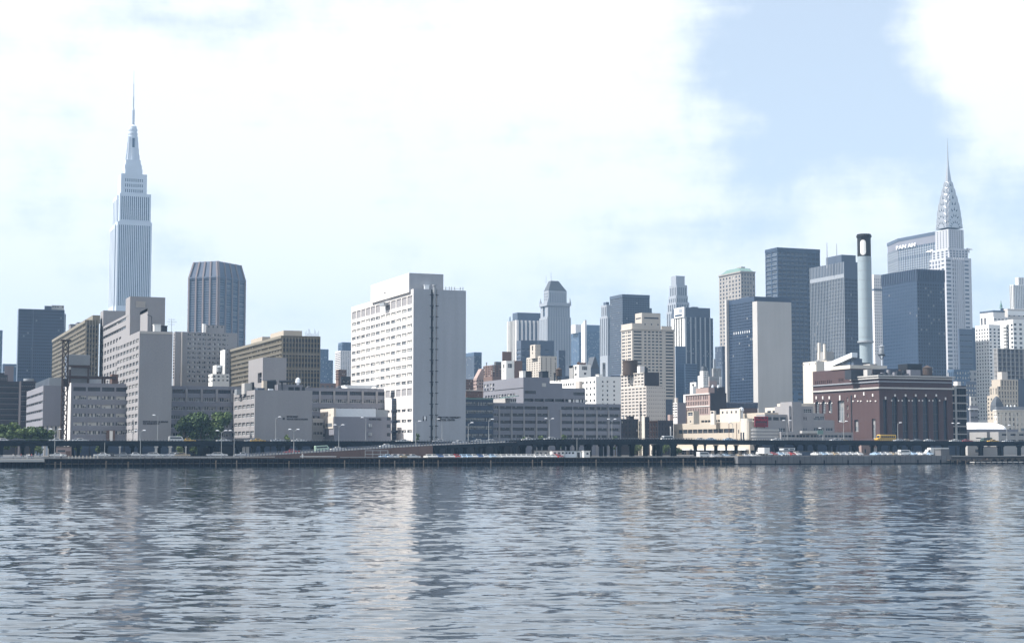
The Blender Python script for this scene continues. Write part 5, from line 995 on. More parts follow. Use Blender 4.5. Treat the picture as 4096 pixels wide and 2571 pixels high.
# gable with the sloping white conveyor, rooftop plant
kk = depth(b.loc.x, b.loc.y) / F * .27122
ya = wy0 + 1; yz = b.ext(0, 0, wt, J2(305, 0)[0], 'y'); zz = wt - lo
zp = b.z(0, wy0, 128, 600) - lo; zl = b.z(0, wy0, 300, 330) - lo + 2
xw = b.ext(2, ya, wt, J2(772, 0)[0], 'x') + 2
mb = MB(); mb.loft([[(2, ya, zz - 1), (xw, ya, zz - 1), (xw, yz, zz - 1), (2, yz, zz - 1)], [(2, ya, zp - 2), (xw, ya, zp - 2), (xw, yz, zl - 2), (2, yz, zl - 2)]], 'slate_panel'); b.part('boiler_house', mb)
mb = MB(); mb.loft([[(.6, ya - 1, zp - 1.6), (3.5, ya - 1, zp - 1.6), (3.5, yz, zl - 1.6), (.6, yz, zl - 1.6)], [(.6, ya - 1, zp + .6), (3.5, ya - 1, zp + .6), (3.5, yz, zl + .8), (.6, yz, zl + .8)]], 'white_metal'); b.part('conveyor', mb)
mb = MB(); mb.box(.6, 3.5, yz, yz + 6, zz - 1, zl + .8, 'white_metal'); b.part('conveyor_foot', mb)
mb = MB(); mb.box(1.7, 2.05, ya + 2, ya + (yz - ya) * .3, zz, zz + 3.5, 'navy_panel'); b.part('window', mb)
def pbox(x0, x1, yt, dy, dd, m_, nm='rooftop_unit', yb=None):
    mb = MB(); a, z_ = b.pix(*J2(x0, yt), dy); e, _ = b.pix(*J2(x1, yt), dy); mb.box(a, e, dy, dy + dd, (zt - 1 if yb is None else b.z(0, dy, yb) - lo), z_ - lo, m_); return b.part(nm, mb)
pbox(650, 882, 255, wy0 + 6, 8, 'dark_steel'); pbox(886, 992, 276, 22, 6, 'concrete', 'stair_head'); pbox(845, 912, 360, 10, 3, 'pale_concrete', 'hopper'); pbox(1434, 1650, 275, 12, 7, 'black_paint', 'coal_bunker')
pbox(925, 1100, 352, 14, 6, 'dark_brick'); pbox(1100, 1390, 345, 18, 8, 'slate_panel'); pbox(1390, 1660, 372, 8, 5, 'dark_brick'); pbox(1480, 1630, 362, 5, 3, 'mid_grey'); pbox(605, 850, 365, wy0 - 6, 5, 'dark_steel')
mb = MB(); random.seed(8)
for i in range(16): a, _ = b.pix(*J2(930 + i * 45, 400), 6); h = random.uniform(.5, 3.2); mb.box(a, a + random.uniform(.5, 2), 6, 7.5, zt - 1, zt + h, random.choice(('dark_steel', 'mid_grey', 'rust')))
tag(b.part('rooftop_clutter', mb), kind='stuff')
a, z_ = b.pix(*J2(1792, 290), 6); rr = 74 * kk; z1_ = b.z(0, 6, 425) - lo
mb = MB(); mb.lathe(a, 7 + rr, [(rr, z1_), (rr * .97, b.z(0, 6, 312) - lo), (rr * 1.05, b.z(0, 6, 312) - lo), (.1, b.z(0, 6, 272) - lo)], 'wood_dark', 14); b.part('water_tank', mb)
mb = MB(); mb.box(a - rr * 1.6, a + rr * 1.6, 7 - rr * .2, 7 + rr * 2.2, z1_ - .5, z1_ - .05, 'dark_steel')
for dx in (-1.2, -.4, .4, 1.2):
    for dy in (.1, 1.9): mb.box(a + dx * rr - .18, a + dx * rr + .18, 7 + dy * rr - .18, 7 + dy * rr + .18, zt - 1, z1_ - .5, 'dark_steel')
b.part('tank_stand', mb)
mb = MB(); a, _ = b.pix(*J2(946, 1382), -.4); a2, _ = b.pix(*J2(760, 1382), -.4); b.done()
b = Bld('power_annex', 'dark brick annex with pale floor lines right of the power station', 'building', J2, 612, 2090, 2098, 2300, 596, 'dark_brick', E=[G(2, 7, 640, 1380, .04, .03, .86, .84, mul=3, bl=.06, blm='blind_dim', gl='glass_navy', fr='frame_dark', d=.4)])
T = b.main; mb = MB()
for j in range(8): z = b.z(0, 0, 626 + j * 114) - b.loc.z; mb.box(0, T['x1'], -.25, .02, z - .28, z + .28, 'concrete', 'W')
b.part('floor_band', mb); mb = MB(); x = b.lx(2148, 0, 900); mb.box(x - .5, x + .5, -.35, .02, 0, T['z1'] - b.loc.z, 'concrete', 'W'); b.part('pier', mb)
mb = MB(); x, z = b.pix(*J2(2200, 535), 3); mb.box(x - 1, x + 1, 3, 6, T['z1'] - b.loc.z - 1, z - b.loc.z, 'white_brick'); b.part('lift_house', mb); b.done()
# smokestack
Y = 733; P = onY(*Gc(98, 800), Y); kx = depth(P.x, P.y) / F * .648; sz = lambda y: zat(P.x, Y, Gc(0, y)[1]) - GZ
top = onY(*Gc(91, 60), Y); dx = 0
root = thing('smokestack', 'tall pale grey smokestack with a black top and a white oval opening', 'chimney', (P.x, Y, GZ))
mb = MB(); mb.lathe(0, 0, [(43.5 * kx, sz(722)), (41.5 * kx, sz(195))], 'stack_paint', 32, False); mb.build('shaft', root, smooth=True)
mb = MB()
for i in range(9): z = sz(722) + (sz(195) - sz(722)) * (i + .5) / 9; r = 43 * kx - 2 * kx * (i + .5) / 9; mb.lathe(0, 0, [(r - .1, z - .12), (r + .09, z - .1), (r + .09, z + .1), (r - .1, z + .12)], 'grey_metal', 32, False)
tag(mb.build('hoop', root), kind='stuff')
mb = MB(); mb.lathe(0, 0, [(41.6 * kx, sz(196)), (41.6 * kx, sz(80)), (44 * kx, sz(79)), (47 * kx, sz(76)), (47 * kx, sz(66)), (43 * kx, sz(65)), (43 * kx, sz(58)), (38 * kx, sz(58)), (36 * kx, sz(75))], 'black_paint', 32, True); mb.build('black_cap', root)
mb = MB(); th0 = -pi / 2 - YAW - .37; pts = []       # white oval patch, hugging the curve of the cap
R_ = 41.8 * kx; hw = 18 * kx; zc0, zc1 = sz(172), sz(114)
outl = [(hw * cos(t), zc1 + hw * sin(t)) for t in [pi * i / 8 for i in range(9)]] + [(-hw * cos(t), zc0 - hw * sin(t)) for t in [pi * i / 8 for i in range(9)]]
def cyl(a, z, r=R_): t = th0 + a / r; return (r * cos(t), r * sin(t), z)
ctr_ = (0, (zc0 + zc1) / 2)
for i in range(len(outl)):
    (a0, z0), (a1, z1) = outl[i], outl[(i + 1) % len(outl)]
    mb.face([cyl(0, ctr_[1], R_ + .12), cyl(a0 * .5, (z0 + ctr_[1]) / 2, R_ + .12), cyl(a1 * .5, (z1 + ctr_[1]) / 2, R_ + .12)], 'white_paint')
    mb.face([cyl(a0 * .5, (z0 + ctr_[1]) / 2, R_ + .12), cyl(a0, z0, R_ + .12), cyl(a1, z1, R_ + .12), cyl(a1 * .5, (z1 + ctr_[1]) / 2, R_ + .12)], 'white_paint')
mb.build('oval_patch', root)
mb = MB(); mb.lathe(0, 0, [(43 * kx, sz(728)), (50 * kx, sz(726)), (50 * kx, sz(716)), (43 * kx, sz(714))], 'grey_metal', 32, False); mb.build('gallery', root)
mb = MB(); mb.lathe(0, 0, [(39 * kx, 0), (38 * kx, sz(728))], 'stack_paint', 32, False); mb.build('base_shaft', root, smooth=True)
mb = MB(); mb.tube((30 * kx, -30 * kx, 0), (30 * kx, -30 * kx, sz(200)), .12, .12, 'grey_metal', 4); mb.build('ladder', root)
# small ball water tower on a pole
Y = 640; P = onY(*Gc(196, 830), Y); k = depth(P.x, Y) / F * .648; wz = lambda y: zat(P.x, Y, Gc(0, y)[1])
zb0 = wz(905); root = thing('water_tower', 'small pale water tank on a pole above the power station roof', 'water tower', (P.x, Y, GZ))
mb = MB(); mb.lathe(0, 0, [(3.2 * k, 0), (3.2 * k, wz(800) - GZ)], 'white_metal', 10, False); mb.build('pole', root)
mb = MB(); mb.lathe(0, 0, [(3 * k, wz(802) - GZ), (13 * k, wz(795) - GZ), (15 * k, wz(770) - GZ), (12 * k, wz(752) - GZ), (18 * k, wz(751) - GZ), (17 * k, wz(746) - GZ), (2 * k, wz(740) - GZ)], 'grey_metal', 14); mb.build('tank', root)
mb = MB(); mb.lathe(0, 0, [(22 * k, wz(806) - GZ), (23 * k, wz(804) - GZ), (23 * k, wz(798) - GZ), (22 * k, wz(797) - GZ)], 'dark_steel', 14, False)
for i in range(4): a = i * pi / 2 + .4; mb.tube((cos(a) * 22 * k, sin(a) * 22 * k, wz(803) - GZ), (cos(a) * 3 * k, sin(a) * 3 * k, wz(830) - GZ), .12, .12, 'dark_steel', 4)
mb.build('gallery', root)

# deco terminal / garage with the red sign
b = Bld('bus_terminal', 'long tan two storey terminal with a rounded pylon and a shaded stepped front', 'terminal', I2, 615, -22, 1185, 2290, 1066, 'tan_stone',
        S=[G(11, 1, 1172, 1240, fw=.94, fh=1, pl=950, pr=48, mul=2, bl=.15, blm='blind_dim', fr='frame_dark', d=.4), G(1, 1, 1200, 1262, fw=1, fh=1, pl=18, pr=4, bl=0), G(1, 1, 1195, 1256, fw=1, fh=1, pl=1030, pr=1014, bl=0)],
        E=[G(3, 1, 1272, 1306, fw=.94, fh=1, pl=1300, pr=1570, mul=3, bl=0, gl='glass_navy', fr='frame_dark'), G(4, 1, 1276, 1312, fw=.94, fh=1, pl=1710, pr=2280, mul=3, bl=0, gl='glass_navy', fr='frame_dark')])
T = b.main; lo = b.loc.z
zU = b.z(0, 7, 945); x0u, _ = b.pix(*I2(1440, 945), 7)
u = b.box(x0u, T['x1'] + 1, 7, 7 + b.ext(x0u, 7, zU, I2(392, 0)[0], 'y'), T['z1'] - 1.2, b.z(x0u, 7, 922, 1440), 'tan_stone', part='upper_storey',
          S=[G(16, 1, 1012, 1050, fw=.9, fh=1, pl=1300, pr=420, mul=1, bl=.2, fr='frame_dark', d=.5)], E=[G(3, 1, 990, 1045, fw=.85, fh=1, pl=1465, pr=1775, mul=2, bl=.1, gl='glass', fr='frame_dark', d=.4)])
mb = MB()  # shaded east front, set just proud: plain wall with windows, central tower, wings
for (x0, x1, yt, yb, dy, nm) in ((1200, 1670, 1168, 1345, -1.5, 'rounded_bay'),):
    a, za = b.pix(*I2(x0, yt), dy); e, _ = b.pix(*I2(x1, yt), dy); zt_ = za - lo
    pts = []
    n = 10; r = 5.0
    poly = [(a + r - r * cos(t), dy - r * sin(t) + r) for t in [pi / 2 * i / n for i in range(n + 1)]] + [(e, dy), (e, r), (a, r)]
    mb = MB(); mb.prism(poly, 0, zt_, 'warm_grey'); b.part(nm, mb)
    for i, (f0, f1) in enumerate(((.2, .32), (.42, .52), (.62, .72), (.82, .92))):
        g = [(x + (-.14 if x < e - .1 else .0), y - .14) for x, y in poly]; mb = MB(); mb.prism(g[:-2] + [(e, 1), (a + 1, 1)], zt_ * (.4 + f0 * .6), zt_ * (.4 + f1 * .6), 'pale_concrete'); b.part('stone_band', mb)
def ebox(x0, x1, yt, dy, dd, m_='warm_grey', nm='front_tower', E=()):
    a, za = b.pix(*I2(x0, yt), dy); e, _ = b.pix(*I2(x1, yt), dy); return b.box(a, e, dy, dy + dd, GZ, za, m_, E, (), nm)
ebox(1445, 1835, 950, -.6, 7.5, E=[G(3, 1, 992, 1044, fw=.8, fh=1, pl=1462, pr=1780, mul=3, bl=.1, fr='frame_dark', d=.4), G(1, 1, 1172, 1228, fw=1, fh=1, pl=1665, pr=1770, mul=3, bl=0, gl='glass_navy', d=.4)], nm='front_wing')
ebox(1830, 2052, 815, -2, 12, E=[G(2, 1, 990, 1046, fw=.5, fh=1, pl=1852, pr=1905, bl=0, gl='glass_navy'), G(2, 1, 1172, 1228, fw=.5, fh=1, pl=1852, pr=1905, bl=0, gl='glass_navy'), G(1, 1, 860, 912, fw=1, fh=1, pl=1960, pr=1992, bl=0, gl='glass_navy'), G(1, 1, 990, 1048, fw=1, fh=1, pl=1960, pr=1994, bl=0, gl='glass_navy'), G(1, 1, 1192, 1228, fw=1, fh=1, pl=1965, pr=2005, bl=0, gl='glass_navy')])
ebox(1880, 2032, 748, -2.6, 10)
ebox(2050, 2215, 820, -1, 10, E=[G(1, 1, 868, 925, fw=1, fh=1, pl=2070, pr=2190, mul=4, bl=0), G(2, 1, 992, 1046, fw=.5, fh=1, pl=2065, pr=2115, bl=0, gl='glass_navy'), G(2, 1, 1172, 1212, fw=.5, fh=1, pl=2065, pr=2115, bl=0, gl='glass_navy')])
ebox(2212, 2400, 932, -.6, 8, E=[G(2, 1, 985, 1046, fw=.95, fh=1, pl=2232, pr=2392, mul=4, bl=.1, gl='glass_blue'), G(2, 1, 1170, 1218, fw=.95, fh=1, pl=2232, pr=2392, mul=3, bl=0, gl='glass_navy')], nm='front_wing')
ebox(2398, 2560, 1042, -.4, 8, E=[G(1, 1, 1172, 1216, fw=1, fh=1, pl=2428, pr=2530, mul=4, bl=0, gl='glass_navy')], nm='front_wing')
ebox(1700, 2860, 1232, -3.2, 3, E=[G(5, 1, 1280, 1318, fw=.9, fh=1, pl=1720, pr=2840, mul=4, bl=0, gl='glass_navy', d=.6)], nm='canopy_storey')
mb = MB(); a, za = b.pix(*I2(2010, 1215), -3.6); e, _ = b.pix(*I2(2290, 1215), -3.6); mb.box(a, e, -5.2, -3.25, za - lo - 1, za - lo, 'pale_concrete'); b.part('canopy', mb)
for p0, p1, yt, dy in ((1445, 1640, 830, 14), (1640, 1815, 772, 20)):
    a, za = b.pix(*I2(1815, yt), dy); yy = b.ext(a, dy, za, I2(p0, 0)[0], 'y'); b.box(a, a + 14, dy, dy + yy, u['z1'] - 1, za, 'pale_stone', (), [G(4, 1, yt + 50, yt + 90, .05, .1, .7, 1, bl=.2, gl='glass_navy')], 'penthouse')
# rounded pylon at the corner of the lit side
yA, yB = b.ext(0, 0, 20, I2(1178, 0)[0], 'y'), b.ext(0, 0, 20, I2(1062, 0)[0], 'y'); zp = b.z(0, 0, 1014) - lo
mb = MB(); w = yB - yA
poly = [(-1.2 + 1.2 * (1 - sin(t)), yA + w / 2 - w / 2 * cos(t)) for t in [pi * i / 8 for i in range(9)]]; poly = [(p[0], p[1]) for p in poly] + [(2, yB), (2, yA)]
mb.prism(poly[::-1], 0, zp, 'pale_stone'); b.part('pylon', mb)
for f in (.3, .62): mb = MB(); mb.box(-1.35, -.6, yA + w * f, yA + w * (f + .12), zp * .1, zp * .62, 'glass_navy'); b.part('slit_window', mb)
# stair tower, boxes and penthouse on the lit roof
for xl, xc, xr, yt, dy, m_, S_ in ((195, 298, 390, 896, 12, 'tan_stone', [G(1, 1, 915, 972, .15, .12, 1, 1, bl=0, gl='glass_navy', mul=2), G(1, 1, 1052, 1078, .4, .4, 1, 1, bl=0)]), (566, 630, 660, 892, 26, 'pale_stone', [G(1, 1, 905, 938, .2, .15, 1, 1, bl=0, gl='glass_navy')]), (720, 1042, 1060, 852, 22, 'pale_stone', [G(4, 1, 890, 930, .15, .1, .35, 1, bl=.3, gl='glass_navy')])):
    b.tier(xl, xc, xr, yt, dy, m_, S=S_, part='stair_house')
rx, rzz = b.pix(*I2(1138, 870), 20); mb = MB(); mb.lathe(rx, 24, [(.7, T['z1'] - lo), (.7, rzz - lo - 1), (1.2, rzz - lo - .5), (1.0, rzz - lo + .6), (.1, rzz - lo + 1)], 'white_metal', 10); b.part('roof_vent', mb)
for px in (868, 990): yy = b.ext(0, 0, 15, I2(px, 0)[0], 'y'); mb = MB(); mb.box(-.15, .03, yy - .12, yy + .12, 0, T['z1'] - lo - .5, 'brown_brick', 'N'); b.part('downpipe', mb)
b.done(); TERM = b
# red neon sign standing on the terminal roof edge, facing the river and south
P0 = onY(*I2(1238, 1070), 616.5); P1 = onY(*I2(1450, 1070), 616.5); zt0, zb0 = zat(P0.x, P0.y, I2(0, 985)[1]), zat(P0.x, P0.y, I2(0, 1150)[1])
root = thing('neon_sign', 'square dark red neon sign on the terminal roof edge', 'sign', (P0.x, P0.y - 2.2, zb0)); W = P1.x - P0.x; Hs = zt0 - zb0
mb = MB(); mb.box(0, W, 0, .5, 0, Hs, 'sign_dark'); mb.build('panel', root)
mb = MB()
for x0, x1, z0, z1 in ((0, W, 0, .25), (0, W, Hs - .25, Hs), (0, .25, .25, Hs - .25), (W - .25, W, .25, Hs - .25)): mb.box(x0, x1, -.15, 0, z0, z1, 'sign_red')
mb.build('frame', root); mb = MB(); n = 11; pts = [(W * (.1 + .8 * i / n), Hs * (.5 + (.36 if i % 2 else .06) * (1 - .25 * ((i // 2) % 2)))) for i in range(n + 1)]
for (xa_, za), (xb_, zb_) in zip(pts, pts[1:]): mb.tube((xa_, -.12, za), (xb_, -.12, zb_), .16, .16, 'sign_red', 5)
mb.build('neon_tube', root); mb = MB()
for z in (.14, .24, .34): mb.tube((W * .12, -.1, Hs * z), (W * .88, -.1, Hs * z), .09, .09, 'sign_red', 5)
mb.build('neon_bar', root); mb = MB()
for x in (W * .2, W * .8): mb.box(x - .15, x + .15, .5, .8, -1.6, Hs * .9, 'dark_steel')
mb.build('post', root)

# ---- far right group
b = Bld('apartment_tower', 'white apartment tower with a lit grid of square windows at the right edge', 'tower', K2, 900, 44, 163, 260, 470, 'white_paint', S=[G(5, 27, 505, 1290, .07, .06, .5, .52, bl=.12, d=.35)], E=[G(3, 22, 505, 1150, fw=.5, fh=.5, bl=.1, gl='glass_navy')]).done()
b = Bld('apartment_tower', 'white apartment tower with jagged stacks of balconies at the right edge', 'tower', K2, 965, 168, 372, 500, 426, 'white_paint', S=[G(2, 12, 465, 900, .02, .74, .5, .5, bl=.1), G(1, 1, 470, 950, fw=1, fh=1, pl=250, pr=232, gl='glass_navy', bl=0, d=1), G(1, 1, 470, 950, fw=1, fh=1, pl=340, pr=318, gl='glass_navy', bl=0, d=1)], E=[G(3, 13, 460, 960, fw=.5, fh=.5, bl=.1)])
T = b.main
for c0, c1 in ((205, 240), (288, 326)):
    y0_, y1_ = b.ext(0, 0, 90, K2(c1, 0)[0], 'y'), b.ext(0, 0, 90, K2(c0, 0)[0], 'y')
    for j in range(13):
        z = b.z(0, y0_, 480 + j * 29) - b.loc.z; mb = MB(); mb.box(-1.8, .03, y0_, y1_, z - 1.2, z, 'white_paint', 'N'); b.part('balcony', mb)
b.done()
b = Bld('office_tower', 'white office block with dark pilaster strips behind the right edge apartment towers', 'tower', K2, 1200, 86, 200, 300, 362, 'white_brick', S=[G(4, 1, 405, 520, .06, .06, .5, 1, gl='glass_navy', bl=0, d=.8)])
mb = MB(); z = b.main['z1'] - b.loc.z; mb.box(b.main['x0'] - .3, b.main['x1'], -.3, b.main['y1'], z, z + 1.5, 'slate_panel'); b.part('parapet', mb); b.done()
b = Bld('office_block', 'low pale roof terrace between the white office block and the balcony tower', 'building', K2, 1080, 150, 205, 330, 404, 'white_brick', E=[G(4, 3, 420, 470, bl=.1)]).done()
b = Bld('old_tower', 'small dark cupola with a spire above the right edge rooftops', 'spire', K2, 1300, 262, 266, 294, 330, 'slate_panel')
T = b.main; mb = MB(); z = T['z1'] - b.loc.z; cx = T['x1'] / 2; r = T['x1'] / 2; k = depth(b.loc.x, b.loc.y) / F * .4625
mb.lathe(cx, r, [(r, z), (r * .7, z + 6 * k), (r * .6, z + 22 * k), (r * .75, z + 24 * k), (r * .4, z + 40 * k), (r * .25, z + 46 * k), (r * .12, z + 66 * k), (.1, z + 76 * k)], 'copper_green', 12); b.part('cupola', mb); b.done()
b = Bld('office_block', 'tan office block with a pale top at the right edge behind the balcony tower', 'building', K2, 1250, 290, 326, 520, 334, 'pale_brick', E=[G(5, 1, 352, 400, fw=.3, fh=1, gl='glass_navy', bl=0)])
mb = MB(); z = b.main['z1'] - b.loc.z; mb.box(-.4, b.main['x1'], -.4, .02, z - 6, z - 2, 'white_paint', 'W'); b.part('cornice', mb); b.done()
b = Bld('striped_tower', 'white tower with black vertical stripes at the top right edge of the skyline', 'tower', K2, 1500, 340, 378, 540, 127, 'white_paint', E=[G(11, 1, 130, 330, .02, .02, .5, 1, gl='glass_navy', bl=0, d=1.0)], S=[G(3, 1, 130, 330, .05, .05, .5, 1, gl='glass_navy', bl=0, d=1)])
b.tier(390, 418, 540, 62, 6, 'white_paint', E=[G(8, 1, 66, 126, .02, .02, .5, 1, gl='glass_navy', bl=0, d=1)], part='setback'); b.done()
# unfinished concrete frame
Y = 800; fx = lambda c: onY(*K2(c, 800), Y).x; x0, x1 = fx(243), fx(500); zt = zat(x0, Y, K2(0, 678)[1])
root = thing('unfinished_building', 'bare concrete frame of an unfinished tower with open floors at the right edge', 'building', (x0, Y, GZ)); n = 8; W = x1 - x0; Hh = zt - GZ; D = 16
zf = zat(x0, Y, K2(0, 940)[1]) - GZ; nf = 7
yl = along(Vector((x0, Y, zt)), Vector((0, 1, 0)), K2(205, 0)[0]); D = yl
mb = MB(); mb.box(0, W, 0, D, 0, zf, 'mid_grey'); mb.build('lower_storeys', root)
for j in range(nf + 1):
    z = zf + (Hh - zf) * j / nf; mb = MB(); mb.box(-.3, W, -.3, D, z - .35, z, 'concrete'); mb.build('floor_slab', root)
for j in range(nf):
    z0, z1 = zf + (Hh - zf) * j / nf, zf + (Hh - zf) * (j + 1) / nf - .36
    for i in range(n):
        x = W * i / (n - 1)
        mb = MB(); mb.box(x - .35, x + .35, 0, .7, z0, z1, 'concrete', 'tb'); mb.build('column', root)
    for y in (.33, .66, .97): mb = MB(); mb.box(.0, .7, D * y - .35, D * y + .35, z0, z1, 'concrete', 'tb'); mb.build('column', root)
    mb = MB(); mb.box(1.5, W, D * .5, D * .5 + .3, z0, z1, 'mid_grey'); mb.build('core_wall', root)
b = Bld('stone_building', 'tan stepped stone office building below the unfinished concrete frame', 'building', K2, 720, 148, 246, 415, 1082, 'tan_stone', S=[G(4, 6, 1105, 1290, .06, .06, .4, .6, bl=.1)], E=[G(7, 6, 960, 1290, .05, .05, .42, .62, bl=.1)])
t = b.tier(170, 236, 415, 1005, 3, 'tan_stone', S=[G(3, 1, 1020, 1075, .1, .1, .4, .8)], E=[G(7, 2, 985, 1075, .08, .05, .42, .62, bl=.1)], part='setback'); b.tier(186, 262, 415, 945, 8, 'tan_stone', E=[G(6, 1, 955, 1000, .08, .05, .42, .7, bl=.1)], part='setback', zb=t['z1'] - 1)
mb = MB(); x, z = b.pix(*K2(300, 880), 14); mb.box(x - 1.9, x + 1.9, 14, 18, t['z1'] - b.loc.z, z - b.loc.z, 'pale_brick'); b.part('lift_house', mb); b.tier(414, 418, 500, 942, 9, 'slate_panel', part='wing', zb=GZ); b.done()
b = Bld('hotel_building', 'sunlit beige building with dark mansard roof and corner turret', 'building', K2, 640, 204, 230, 520, 1212, 'pale_stone', E=[G(9, 4, 1232, 1390, .03, .02, .42, .62, bl=.1, mul=1)], S=[G(2, 4, 1232, 1390, .1, .1, .42, .62, bl=.1)])
T = b.main; lo = b.loc.z; z = T['z1'] - lo; b.band(T, 1208, 1216, .5, 'pale_stone'); b.band(T, 1244, 1250, .3, 'pale_stone'); b.fins(T, 'E', 8, .7, .3, 'pale_stone', zt=b.z(0, 0, 1250))
X, Yy = T['x1'], T['y1']; mb = MB(); mb.loft([[(0, 0, z), (X, 0, z), (X, Yy, z), (0, Yy, z)], [(.8, 1.2, z + 1.9), (X, 1.2, z + 1.9), (X, Yy, z + 1.9), (.8, Yy, z + 1.9)]], 'slate_roof'); b.part('mansard_roof', mb)
cx_, z1_ = b.pix(*K2(255, 1085), 5); k = depth(b.loc.x, b.loc.y) / F * .4625; r = 40 * k
mb = MB(); mb.loft([[(cx_ + sx * r * f, 5 + r + sy * r * f, z + h * k) for sx, sy in ((-1, -1), (1, -1), (1, 1), (-1, 1))] for f, h in ((1, 0), (.97, 45), (.8, 75), (.5, 105), (.2, 122), (.1, 128))], 'slate_roof'); b.part('turret', mb)
for px in (335, 365, 398): mb = MB(); x, zz = b.pix(*K2(px, 1180), 3); mb.lathe(x, 4, [(.45, z), (.45, zz - lo), (.15, zz - lo + .8)], 'white_metal', 8); b.part('roof_ornament', mb)
mb = MB(); a, za = b.pix(*K2(440, 1366), -.2); e, ze = b.pix(*K2(490, 1392), -.2); mb.box(a, e, -.5, .05, ze - lo, za - lo, 'glass_pale', 'W'); b.part('canopy', mb); b.done()
# white tennis bubble
Y = 625; p0, p1 = onY(*K2(-38, 1340), Y).x, onY(*K2(212, 1340), Y).x; zb0, zt0 = zat(p0, Y, K2(0, 1375)[1]), zat(p0, Y, K2(0, 1312)[1])
root = thing('air_dome', 'long white air supported dome at the foot of the right edge towers', 'dome', (p0, Y, GZ)); mb = MB(); L_ = p1 - p0 + 12; r = zt0 - zb0
for i in range(18): 
    def ring_(t): f = min(1, .25 + 3.2 * min(t, 1 - t)); f = sin(min(1, f) * pi / 2); return [(L_ * t, 14 - 14 * f * cos(pi * q / 10), zb0 - GZ + r * f * sin(pi * q / 10)) for q in range(11)]
    A, B_ = ring_(i / 18), ring_((i + 1) / 18)
    for q in range(10): mb.face([A[q], B_[q], B_[q + 1], A[q + 1]], 'bubble')
mb.build('membrane', root, smooth=True); mb = MB(); mb.box(-1, L_ + 1, -.6, 29, 0, zb0 - GZ + .05, 'mid_grey'); mb.build('base_wall', root)
b = Bld('depot_building', 'low concrete depot with dark openings at the right edge', 'building', K2, 602, -5, 246, 520, 1398, 'concrete', E=[G(3, 1, 1412, 1432, fw=.6, fh=1, pl=275, pr=470, bl=0, gl='glass_navy', d=.8), G(3, 1, 1466, 1486, fw=.7, fh=1, pl=270, pr=470, bl=0, gl='glass_navy', d=.8)], S=[G(1, 1, 1446, 1456, fw=1, fh=1, pl=95, pr=50, bl=0, gl='glass_navy')]).done()
b = Bld('low_block', 'small pale block between the power annex and the white apartment tower', 'building', K2, 700, -6, 8, 58, 1092, 'pale_concrete', E=[G(2, 2, 1105, 1180, fw=.4, bl=.1)]).done()
b = Bld('low_block', 'low grey roofline with a white ledge behind the air dome', 'building', K2, 680, -8, 2, 70, 1170, 'mid_grey', E=[G(2, 2, 1205, 1290, .05, .05, .8, .4)]); b.band(b.main, 1196, 1206, .6, 'white_paint'); b.done()
# filler blocks that close gaps low on the skyline
for i, (px0, px1, py, Y, m_) in enumerate(((-60, 300, 1600, 1100, 'brown_brick'), (600, 960, 1560, 900, 'warm_grey'), (1180, 1420, 1530, 1000, 'brown_brick'), (1840, 2100, 1560, 1010, 'mid_grey'), (2080, 2480, 1500, 930, 'slate_panel'), (2480, 2760, 1620, 1080, 'mid_grey'), (2660, 2900, 1530, 1120, 'slate_panel'), (3140, 3560, 1560, 1000, 'blue_panel'), (3640, 3960, 1560, 1180, 'blue_panel'), (3860, 4150, 1480, 1120, 'concrete'))):
    lab = ('far left', 'behind the lettered slab and wing', 'left of the white hospital slab', 'right of the white hospital slab', 'below the gothic tower', 'below the beige office tower', 'left of the slab with white edges', 'behind the power station', 'below the crowned skyscraper', 'behind the right edge towers')[i]
    b = Bld('background_block', 'plain hazy background block low on the skyline ' + lab, 'building', PX, Y, px0 - 40, px0, px1, py, m_, E=[G(12, 5, py + 10, py + 110, fw=.5, fh=.45, bl=.2, d=.2)]).done()
# ================================================================ ground, quay, water, haze
def struct(name, mb, **k): return tag(mb.build(name, None, **k), kind='structure')
XR0, XR1 = -900.0, 1500.0
mb = MB(); mb.face([(-5200, SHORE + 26, GZ), (5200, SHORE + 26, GZ), (5200, 5200, GZ), (-5200, 5200, GZ)], 'ground_dirt'); struct('ground', mb)
QT = 2.35
x_pier, x_c0, x_c1 = XY(182, SHORE), XY(2936, SHORE), XY(3786, SHORE)
mb = MB(); mb.face([(-900, SHORE, QT), (x_c0, SHORE, QT), (x_c0, SHORE + 26, QT), (-900, SHORE + 26, QT)], 'asphalt'); mb.face([(-5200, SHORE, QT), (-900, SHORE, QT), (-900, SHORE + 26, QT), (-5200, SHORE + 26, QT)], 'asphalt')
mb.face([(-5200, SHORE + 26, QT), (5200, SHORE + 26, QT), (5200, SHORE + 26, GZ), (-5200, SHORE + 26, GZ)], 'concrete'); mb.face([(x_c1, SHORE, QT - .6), (5200, SHORE, QT - .6), (5200, SHORE + 26, QT - .6), (x_c1, SHORE + 26, QT - .6)], 'asphalt'); struct('quay', mb)
mb = MB(); mb.box(-5200, x_c0, SHORE - .01, SHORE + .6, -2, QT + .03, 'wet_timber', 'Wb'); mb.box(-5200, x_c0, SHORE - .5, SHORE - .02, .9, 1.15, 'timber'); mb.box(-5200, x_c0, SHORE - .35, SHORE + .6, QT + .031, QT + .25, 'timber'); mb.box(x_c1, 5200, SHORE - .01, SHORE + .6, -2, QT - .55, 'wet_timber', 'Wb'); struct('bulkhead', mb)
mb = MB(); HQ = 3.0; mb.box(x_c0, x_c1, SHORE - 3, SHORE + 26, 0.35, HQ, 'quay_concrete'); mb.box(x_c0 + .2, x_c1 - .2, SHORE - 2.6, SHORE + 26, -2, .34, 'wet_timber'); 
struct('concrete_quay', mb)
n = 40; mb = MB()
for i in range(n + 1): x = x_c0 + (x_c1 - x_c0) * i / n; mb.box(x - .05, x + .05, SHORE - 3.03, SHORE - 2.98, .4, HQ - .05, 'dark_steel')
